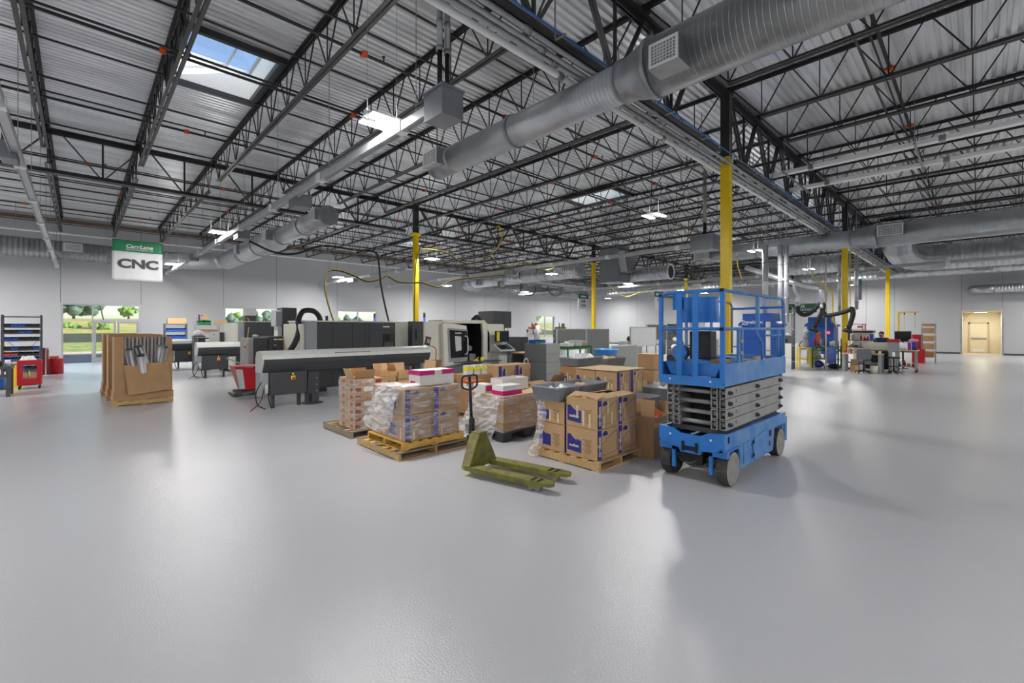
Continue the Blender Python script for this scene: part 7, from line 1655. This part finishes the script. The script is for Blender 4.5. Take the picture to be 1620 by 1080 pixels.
t = thing('red_tray', 'bright red tray on top of the upright grey crate', 'tray', (23.1, 2.16, 1.221)); MB().box(-0.02, 0.27, -0.02, 0.36, 0, 0.12).build('body', 'red_paint', t, bevel=0.01)
t = thing('waste_bin', 'small cream waste bin under the right end of the wooden workbench', 'bin', (22.5, 2.85, 0)); MB().lathe([(0.0, 0), (0.1, 0), (0.13, 0.3), (0.12, 0.3), (0.09, 0.02), (0, 0.02)], n=16).build('body', mat('bin_cream', (222, 218, 190), 0.5), t)
t = thing('packing_table', 'second grey-legged table with a wooden top and casters, furthest right', 'bench', (23.9, 1.66, 0))
MB().box(0, 0.7, 0, 0.75, 0.86, 0.9).build('top', 'wood_top', t); MB().box(0.05, 0.65, 0.04, 0.7, 0.2, 0.23).build('lower_shelf', 'machine_grey', t)
for xx in (0.03, 0.6):
    for yy in (0.05, 0.62): MB().box(xx, xx+0.06, yy, yy+0.06, 0.1, 0.86).build('leg', 'machine_grey', t); MB().cyl((xx+0.03, yy, 0.05), (xx+0.03, yy+0.04, 0.05), 0.05, n=12).build('caster', 'black_rubber', t)
t = thing('plastic_bag', 'pile of white packing bags on the furthest right table', 'bag', (24.1, 2.15, 0.901)); MB().sphere((0, 0, 0.14), 0.2, sc=(0.9, 1.2, 0.75)).build('bag', 'paper_white', t)
t = thing('purple_box', 'purple and white box on the furthest right table', 'box', (23.98, 1.88, 0.901)); MB().box(0, 0.15, 0, 0.1, 0, 0.3).build('body', 'purple', t); MB().box(0, 0.15, 0.1, 0.13, 0, 0.28).build('white_side', 'paper_white', t)
t = thing('blue_jar', 'dark blue container on the furthest right table', 'container', (24.05, 1.78, 0.901)); MB().cyl((0, 0, 0), (0, 0, 0.32), 0.08, n=14).build('body', 'print_blue', t)
t = thing('pink_cloth', 'pink and white cloth heap on top of the dark blue container', 'cloth', (24.05, 1.8, 1.222)); MB().sphere((0, 0, 0.06), 0.12, sc=(1, 1.3, 0.6)).build('cloth', 'pink_cloth', t)
clutter(23.97, 24.4, 1.75, 2.3, 0.23, 4, 'on the low shelf of the furthest right table', 0.22, ['red_paint', 'red_paint', 'kraft', 'blue_bin'])
t = thing('wall_screen', 'large black flat screen above the right workbenches', 'screen', (26.0, 2.3, 0)); MB().box(0, 0.05, -0.28, 0.28, 1.18, 1.64).build('panel', 'black_plastic', t, bevel=0.006); MB().box(-0.003, 0, -0.26, 0.26, 1.2, 1.62).build('glass', 'dark_glass', t); MB().box(0.02, 0.05, -0.03, 0.03, 0, 1.18).box(-0.15, 0.2, -0.2, 0.2, 0, 0.02).build('stand', 'black_plastic', t)
t = thing('tool_chest', 'tall bright red tool chest left of the steel rack', 'tool chest', (31.2, 2.06, 0)); MB().box(0, 0.6, 0.0, 0.34, 0, 1.44).build('body', 'red_tool', t, bevel=0.01)
q = MB()
for k in range(6): q.box(-0.005, 0, 0.02, 0.32, 0.2+k*0.2, 0.205+k*0.2)
q.build('drawer_seams', 'dark_fill', t); MB().box(0.0, 0.6, 0.0, 0.34, 0, 0.001).build('base', 'black_plastic', t)
t = thing('tool_chest', 'lower bright red tool chest in front of the steel rack', 'tool chest', (30.6, 1.88, 0)); MB().box(0, 0.5, 0, 0.3, 0, 0.7).build('body', 'red_tool', t, bevel=0.01); MB().box(-0.004, 0, 0.02, 0.28, 0.35, 0.355).build('drawer_seam', 'dark_fill', t)
t = thing('steel_rack', 'tall light steel rack filled with brown cartons against the far right wall', 'shelf', (31.0, 1.5, 0))
for yy in (0, 0.5):
    for xx in (0, 0.5): MB().box(xx, xx+0.03, yy, yy+0.03, 0, 2.0).build('upright', 'rack_light', t)
for z in (0.3, 0.7, 1.1, 1.5, 1.85): MB().box(0, 0.53, 0, 0.53, z-0.03, z).build('shelf_board', 'white_metal', t)
for k, z in enumerate((0.3, 0.7, 1.1, 1.5, 1.85)): carton('brown carton on the %s shelf of the tall steel rack' % ['lowest', 'second', 'third', 'fourth', 'top'][k], 31.04, 1.56, z, 0.4, 0.4, 0.28 if k < 4 else 0.16, m='kraft_dark')
t = thing('jib_crane', 'small yellow jib crane with two hanging trolleys, above the right workbenches', 'crane', (33.0, 3.09, 0))
MB().box(-0.04, 0.04, -0.04, 0.04, 0, 2.7).build('post', 'yellow_paint', t); MB().box(-0.03, 0.03, -0.84, 0.0, 2.62, 2.68).build('boom', 'yellow_paint', t); MB().bar((0, 0, 2.45), (0, -0.2, 2.64), 0.03).build('brace', 'yellow_paint', t)
for yy in (-0.24, -0.68): MB().box(-0.03, 0.03, yy-0.03, yy+0.03, 2.5, 2.62).cyl((0, yy, 1.75), (0, yy, 2.5), 0.006, n=5).build('trolley', 'red_paint', t)
MB().box(-0.2, 0.2, -0.2, 0.2, 0, 0.02).build('base_plate', 'yellow_paint', t)
t = thing('guard_frame', 'light red tubular frame standing beyond the workbench column', 'frame', (30.0, 4.15, 0))
for yy in (0, 0.1, 0.9): MB().box(0, 0.05, yy, yy+0.05, 0, 2.0).build('post', mat('red_frame%d' % int(yy*10), (178, 92, 88), 0.5), t)
for z in (2.0, 1.72): MB().box(0, 0.05, 0, 0.95, z-0.04, z).build('rail', 'red_frame0', t)
MB().box(-0.02, 0, 0.15, 0.35, 1.78, 1.9).build('label_plate', 'rack_grey', t)
t = thing('machine_cabinet', 'dark rounded machine with a pale front left of the seated person', 'machine', (27.5, 3.55, 0)); MB().box(0, 0.8, 0, 0.75, 0.1, 1.55).build('body', 'machine_cream', t, bevel=0.03); MB().box(-0.01, 0.8, -0.03, 0.78, 1.55, 1.66).build('lid', 'machine_black', t, bevel=0.02); MB().box(0, 0.8, 0, 0.75, 0, 0.1).build('base', 'machine_black', t)
# cluttered shelf unit right of the column
t = thing('tool_shelf', 'dark shelf heaped with tools and papers right of the workbench column', 'shelf', (24.6, 3.1, 0))
for xx in (0, 0.5):
    for yy in (0, 1.15): MB().box(xx, xx+0.04, yy, yy+0.04, 0, 1.3).build('upright', 'rack_grey', t)
for z in (0.95, 1.25): MB().box(0, 0.54, 0, 1.19, z-0.03, z).build('shelf_board', 'rack_grey', t)
clutter(24.62, 25.0, 3.15, 4.2, 1.25, 8, 'on the upper deck of the dark tool shelf', 0.32, ['machine_light', 'white_metal', 'tub_dark', 'machine_grey', 'blue_bin', 'red_paint'])
clutter(24.62, 25.0, 3.15, 4.2, 0.95, 8, 'on the lower deck of the dark tool shelf', 0.2, ['machine_light', 'white_metal', 'tub_dark', 'machine_grey', 'kraft'])
t = thing('control_monitor', 'small red-lit monitor on a blue post above the green bench', 'monitor', (23.9, 4.62, 0.981)); MB().box(0, 0.05, -0.1, 0.1, 0.5, 0.68).build('case', 'black_plastic', t); MB().box(-0.003, 0, -0.07, 0.07, 0.53, 0.65).build('screen', mat('pink_screen', (220, 90, 130), 0.3, emit=(230, 90, 140), estr=0.8), t); MB().box(0.02, 0.05, -0.02, 0.02, 0, 0.95).build('post', 'collector_blue', t)
# small far machines seen through and beside the lift
for i, (x, y, w, h, m_, lab) in enumerate([(12.6, 6.1, 0.5, 1.0, 'machine_grey', 'low grey machine seen through the lift rails, left'), (14.5, 6.9, 0.7, 1.15, 'machine_cream', 'cream machine seen through the left part of the lift rails'), (20.0, 5.9, 0.8, 1.2, 'machine_grey', 'grey bench machine just right of the lift'), (30.0, 7.3, 1.2, 1.15, 'machine_cream', 'cream machine far behind the extraction arms')]):
    t = thing('small_machine', lab, 'machine', (x, y, 0)); MB().box(0, 0.7, 0, w, 0, h*0.75).build('base', m_, t, bevel=0.01); MB().box(0.1, 0.5, w*0.2, w*0.8, h*0.75, h*1.15).build('head', 'rack_grey', t, bevel=0.02); MB().cyl((0.0, w*0.5, h*0.9), (0.1, w*0.5, h*0.9), 0.1, n=12).build('handwheel', 'black_plastic', t); MB().sphere((0.3, w*0.5, h*1.2), 0.1).build('motor', 'machine_light', t)
# ---- seated person
t = thing('person', 'person in a dark blue shirt seated behind the right workbenches, leaning forward', 'person', (25.7, 2.98, 0), math.radians(180))
def skinned(name, verts, edges, radii, m_, parent, sub=2):
    me = bpy.data.meshes.new(name); me.from_pydata(verts, edges, []); me.materials.append(M[m_]); o = bpy.data.objects.new(name, me); COL.objects.link(o)
    o.modifiers.new('skin', 'SKIN'); 
    for i, r in enumerate(radii): me.skin_vertices[0].data[i].radius = (r, r) if not isinstance(r, tuple) else r
    me.skin_vertices[0].data[0].use_root = True
    s = o.modifiers.new('sub', 'SUBSURF'); s.levels = sub; s.render_levels = sub
    if parent: o.parent = parent
    return o
V = [(0,0,0.58),(0.02,0,0.74),(0.06,0,0.92),(0.08,0,1.22),(0.1,0,1.32),(0.12,0,1.37),(0.15,0,1.43),(0.16,0,1.5),
     (0.08,0.19,1.28),(0.16,0.25,1.0),(0.4,0.2,0.93),(0.08,-0.19,1.28),(0.16,-0.25,1.0),(0.4,-0.2,0.93),
     (0.03,0.1,0.57),(0.42,0.13,0.55),(0.44,0.13,0.15),(0.44,0.13,0.06),(0.56,0.13,0.04),(0.03,-0.1,0.57),(0.42,-0.13,0.55),(0.44,-0.13,0.15),(0.44,-0.13,0.06),(0.56,-0.13,0.04)]
E_ = [(0,1),(1,2),(2,3),(3,4),(4,5),(5,6),(6,7),(3,8),(8,9),(9,10),(3,11),(11,12),(12,13),(0,14),(14,15),(15,16),(16,17),(17,18),(0,19),(19,20),(20,21),(21,22),(22,23)]
Rd = [(0.16,0.12),(0.15,0.11),(0.16,0.11),(0.17,0.11),0.07,0.055,0.095,0.085,0.07,0.05,0.035,0.07,0.05,0.035,0.09,0.065,0.05,0.045,0.04,0.09,0.065,0.05,0.045,0.04]
skinned('body', V, E_, Rd, 'skin', t)
skinned('shirt', [V[i] for i in (0,1,2,3,8,9,11,12,4)], [(0,1),(1,2),(2,3),(3,4),(4,5),(3,6),(6,7),(3,8)], [(0.175,0.135),(0.165,0.125),(0.175,0.125),(0.185,0.125),0.095,0.07,0.095,0.07,0.085], 'shirt', t)
skinned('trousers', [V[i] for i in (0,14,15,16,19,20,21)], [(0,1),(1,2),(2,3),(0,4),(4,5),(5,6)], [0.15,0.1,0.078,0.062,0.1,0.078,0.062], 'tub_dark', t)
MB().sphere((0.165, 0, 1.5), 0.105, 14, 10, sc=(1.0, 0.85, 1.05)).build('head', 'skin', t)
MB().sphere((0.15, 0, 1.535), 0.11, 14, 10, sc=(1.0, 0.9, 0.9)).build('hair', 'hair', t)
MB().cbox((0.27, 0, 1.49), (0.03, 0.025, 0.04)).build('nose', 'skin', t)
for s in (-1, 1): MB().sphere((0.16, s*0.092, 1.49), 0.025, 8, 6, sc=(0.7, 0.4, 1.2)).build('ear', 'skin', t); MB().sphere((0.262, s*0.035, 1.515), 0.012, 8, 6).build('eye', 'paper_white', t)
MB().box(0.262, 0.27, -0.025, 0.025, 1.438, 1.446).build('mouth', 'print_red', t)
for s in (-1, 1):
    h = MB().sphere((0.45, s*0.2, 0.925), 0.045, 10, 8, sc=(1.1, 0.9, 0.45)).build('hand', 'skin', t)
    for k in range(4): MB().tube([(0.48, s*(0.175+k*0.018), 0.925), (0.52+0.006*(k in (1, 2)), s*(0.175+k*0.018), 0.92), (0.545+0.008*(k in (1, 2)), s*(0.175+k*0.018), 0.905)], [0.009, 0.008, 0.006], n=6).build('finger', 'skin', h)
    MB().tube([(0.44, s*0.165, 0.925), (0.47, s*0.14, 0.92), (0.49, s*0.135, 0.91)], [0.011, 0.009, 0.007], n=6).build('thumb', 'skin', h)
t = thing('stool', 'round stool under the seated person', 'stool', (25.7, 2.98, 0)); MB().cyl((0, 0, 0.02), (0, 0, 0.4), 0.03, n=10).cyl((0, 0, 0), (0, 0, 0.02), 0.2, n=16).build('post', 'black_plastic', t); MB().cyl((0, 0, 0.4), (0, 0, 0.45), 0.18, n=18).build('seat', 'black_plastic', t)
t = thing('small_desk', 'dark desk in front of the seated person', 'desk', (24.95 if False else 25.16, 2.6, 0)); MB().box(0, 0.24, 0, 0.75, 0.86, 0.9).build('top', 'tub_dark', t)
for yy in (0.02, 0.69): MB().box(0.1, 0.14, yy, yy+0.04, 0, 0.86).build('leg', 'rack_grey', t)
# ================================================================ HANGING CABLES AND SIGNS
def hose(lab, pts, r, m_='black_rubber', m2=None, cat='hose', top=None):
    t = thing('air_hose' if cat == 'hose' else 'cable', lab, cat, tuple(pts[0]))
    P0 = Vector(pts[0]); P = [Vector(p)-P0 for p in pts]
    c = curve_pts(P, 7)
    MB().tube(c, r, n=10).build('black_line', m_, t)
    if m2: MB().tube([v+Vector((0.0, -0.03, 0.025)) for v in c], r*0.55, n=8).build('yellow_line', m2, t)
    for k in (top or []):
        p = P[k]; MB().cyl(p, (p.x, p.y, 7.33-P0.z), 0.005, n=5).box(p.x-0.03, p.x+0.03, p.y-0.03, p.y+0.03, p.z-0.02, p.z+0.06).build('hanger', 'galv_pipe', t)
    return t
hose('thick black cable sagging from the far plug-in box and dropping to the black lathe', [(3.72, 15.35, 4.42), (4.28, 14.9, 4.10), (4.82, 14.6, 4.08), (5.58, 14.5, 4.40), (6.63, 14.5, 4.40), (7.31, 14.5, 4.42), (7.5, 14.5, 4.2), (7.6, 14.5, 3.3), (7.8, 14.5, 2.4), (7.75, 14.2, 2.0)], 0.032, top=[3, 4])
hose('black and yellow hose rising from the black lathe and looping toward the yellow column', [(5.75, 14.0, 1.98), (5.82, 14.6, 2.5), (5.86, 15.0, 3.1), (5.9, 15.0, 3.54), (6.02, 15.0, 3.7), (6.41, 15.0, 3.71), (6.85, 15.0, 3.59), (7.32, 15.0, 3.43), (7.8, 15.0, 3.53), (8.1, 15.0, 3.67), (8.56, 15.0, 3.5), (9.1, 15.0, 3.5), (9.7, 15.2, 3.56), (10.25, 15.4, 3.5), (10.9, 15.7, 3.5), (12.2, 16.2, 3.95), (15.8, 16.6, 4.5)], 0.026, m2='yellow_hose', top=[9, 4])
hose('black and yellow hose from the yellow column behind the lathes, swagging across the hall', [(10.66, 17.25, 1.9), (10.66, 17.25, 3.14), (10.72, 17.25, 4.54), (10.88, 17.25, 5.17), (11.11, 17.25, 5.31), (11.79, 17.25, 5.34), (12.43, 17.25, 5.26), (13.05, 17.25, 5.0), (13.63, 17.25, 4.91), (14.51, 17.25, 5.15), (15.01, 17.25, 5.43), (15.71, 17.25, 5.01), (16.53, 17.25, 4.99), (17.58, 17.25, 5.37), (18.6, 17.25, 5.1), (19.56, 17.25, 5.16), (20.2, 17.25, 5.4), (21.0, 17.25, 5.85)], 0.028, m2='yellow_hose', top=[5, 10, 13])
hose('yellow hose hanging in a loop from the roof and joining the swagged line', [(14.9, 17.0, 5.45), (15.1, 16.6, 5.9), (15.3, 16.6, 6.35), (15.2, 16.6, 6.75), (15.0, 16.6, 6.85), (14.9, 16.6, 6.6), (15.0, 16.5, 6.45), (15.25, 16.5, 6.4)], 0.03, 'yellow_hose')
hose('yellow and white hose sagging to the right of the Small Hole sign', [(22.54, 17.0, 6.26), (22.6, 17.0, 5.6), (22.93, 17.0, 5.25), (24.35, 17.0, 4.95), (26.0, 17.0, 4.3), (27.3, 17.0, 3.95), (28.6, 17.0, 4.2), (30.5, 17.0, 4.7), (32.5, 17.0, 5.1)], 0.022, 'yellow_hose', top=[0, 8])
hose('short yellow hose dangling beside the nearest yellow column, right', [(16.7, 5.9, 4.2), (16.75, 5.88, 3.9), (16.9, 5.8, 3.5)], 0.02, 'yellow_hose', top=[0])
hose('yellow hose curling down left of the workbench column', [(22.8, 5.0, 4.1), (22.8, 4.7, 3.7), (22.8, 4.4, 3.45), (22.8, 4.25, 3.1), (22.8, 4.25, 2.2), (22.8, 4.1, 1.8)], 0.025, 'yellow_hose', top=[0])
hose('thin yellow line running down beside the workbench column', [(24.0, 3.85, 5.7), (24.0, 3.85, 4.0), (24.0, 3.84, 2.0), (24.0, 3.86, 0.8)], 0.014, 'yellow_hose', top=[0])
hose('black loop of cable hanging under the middle duct, left', [(20.2, 20.2, 4.6), (20.3, 20.2, 4.1), (20.9, 20, 3.85), (21.4, 20, 4.2), (21.3, 20, 4.55)], 0.03, cat='cable')
hose('black loop of cable hanging under the middle duct, right', [(22.6, 20, 4.6), (22.7, 20, 4.2), (23.4, 20, 3.95), (24.2, 20, 4.3), (24.1, 20, 4.6)], 0.03, cat='cable')
t = thing('ceiling_pipe', 'horizontal steel conduit carrying small boxes under the middle duct', 'pipe', (0, 20.05, 4.6)); MB().cyl((16.2, 0, 0), (26, 0, 0), 0.03, n=8).build('pipe', 'galv_pipe', t)
for xx in (16.5, 18.2, 20.2, 21.6, 23.9): MB().box(xx, xx+0.35, -0.1, 0.1, -0.35, -0.03).build('outlet_box', 'rack_grey', t)
for xx in (16, 20, 25): MB().cyl((xx+0.3, 0, 0), (xx+0.3, 0, 2.71), 0.006, n=5).build('hanger_rod', 'galv_pipe', t)
# CNC banner
t = thing('hanging_banner', 'green and white banner reading CNC hanging at upper left', 'banner', (1.42, 19.5, 4.02))
q = MB(); nx, nz = 14, 12
def bz(m0, z0, z1, nm, mt):
    q = MB()
    for j in range(nz+1):
        for i in range(nx+1):
            x = -0.65+1.3*i/nx; z = z0+(z1-z0)*j/nz
            q.v.append((x, 0.012*math.sin(x*7+z*3)+0.006*math.sin(z*11), z))
    for j in range(nz):
        for i in range(nx): q.f.append((j*(nx+1)+i, j*(nx+1)+i+1, (j+1)*(nx+1)+i+1, (j+1)*(nx+1)+i)); q.mi.append(0); q.sm.append(True)
    o = q.build(nm, mt, t); o.modifiers.new('thickness', 'SOLIDIFY').thickness = 0.003; return o
bz('w', -0.66, 0.29, 'white_field', 'banner_white'); bz('g', 0.291, 0.67, 'green_field', 'banner_green')
lettering('CNC', 0.40, 'sign_ink', t, (0.01, -0.024, -0.12), bold=0.016, sx=1.2, depth=0.002)
lettering('CarrLane', 0.165, 'banner_white', t, (0.03, -0.024, 0.47), bold=0.005, shear=0.25, sx=1.12, depth=0.002)
lettering('MANUFACTURING CO', 0.05, 'banner_white', t, (0.04, -0.024, 0.355), bold=0.001, sx=1.35, depth=0.002)
MB().box(-0.3, 0.4, -0.024, -0.022, 0.395, 0.403).build('logo_underline', 'banner_white', t)
for xx in (-0.55, 0.55): MB().cyl((xx, 0, 0.66), (xx*0.9, 0, 3.31), 0.004, n=5).build('cord', 'galv_pipe', t)
q = MB()
for xx in (-0.62, 0, 0.62): q.cyl((xx, -0.018, -0.63), (xx, -0.024, -0.63), 0.012, n=8)
for xx in (-0.62, 0.62): q.cyl((xx, -0.018, 0.63), (xx, -0.024, 0.63), 0.012, n=8).cyl((xx, -0.018, 0.15), (xx, -0.024, 0.15), 0.010, n=8)
q.build('grommets', 'sign_ink', t)
def small_sign(x, y, z, w, h, l1, l2, lab, rz=0):
    t = thing('hanging_sign', lab, 'sign', (x, y, z), rz)
    MB().box(-w/2, w/2, -0.01, 0.01, -h/2, h*0.18).build('white_board', 'machine_light', t); MB().box(-w/2, w/2, -0.012, 0.012, h*0.2, h/2).build('green_header', 'sign_green', t)
    lettering('CarrLane', h*0.17, 'banner_white', t, (0, -0.014, h*0.35), bold=0.006, shear=0.2, depth=0.002)
    lettering(l1, h*0.24, 'sign_ink', t, (0, -0.012, 0.02*h), bold=0.008, depth=0.002); 
    if l2: lettering(l2, h*0.24, 'sign_ink', t, (0, -0.012, -0.27*h), bold=0.008, depth=0.002)
    for s in (-1, 1): MB().cyl((s*w*0.4, 0, h/2), (s*w*0.4, 0, 7.33-z), 0.005, n=5).build('cord', 'galv_pipe', t)
small_sign(21.85, 16.5, 3.37, 1.0, 0.86, 'Small', 'Hole', 'small green and grey sign reading Small Hole beside the yellow column')
small_sign(22.6, 12.0, 3.25, 0.9, 1.0, 'Kits', None, 'small hanging sign partly hidden behind the top left corner of the lift rails')
t = thing('hanging_sign', 'narrow hanging sign right of the workbench column, seen nearly edge-on', 'sign', (28.4, 4.2, 3.7), 0)
MB().box(-0.01, 0.01, -0.12, 0.12, -0.5, 0.2).build('grey_board', 'rack_grey', t); MB().box(-0.012, 0.012, -0.12, 0.12, 0.2, 0.55).build('green_header', 'sign_green', t); MB().cyl((0, 0, 0.55), (0, 0, 3.63), 0.005, n=5).build('cord', 'galv_pipe', t)
# power pole seen through the transom
t = thing('utility_pole', 'thin leaning pole seen in the transom above the glass doors', 'pole', (2.6, 80, 1.2)); MB().cyl((0, 0, 0), (-0.9, 0, 5.2), 0.07, n=8).build('pole', 'bark', t)
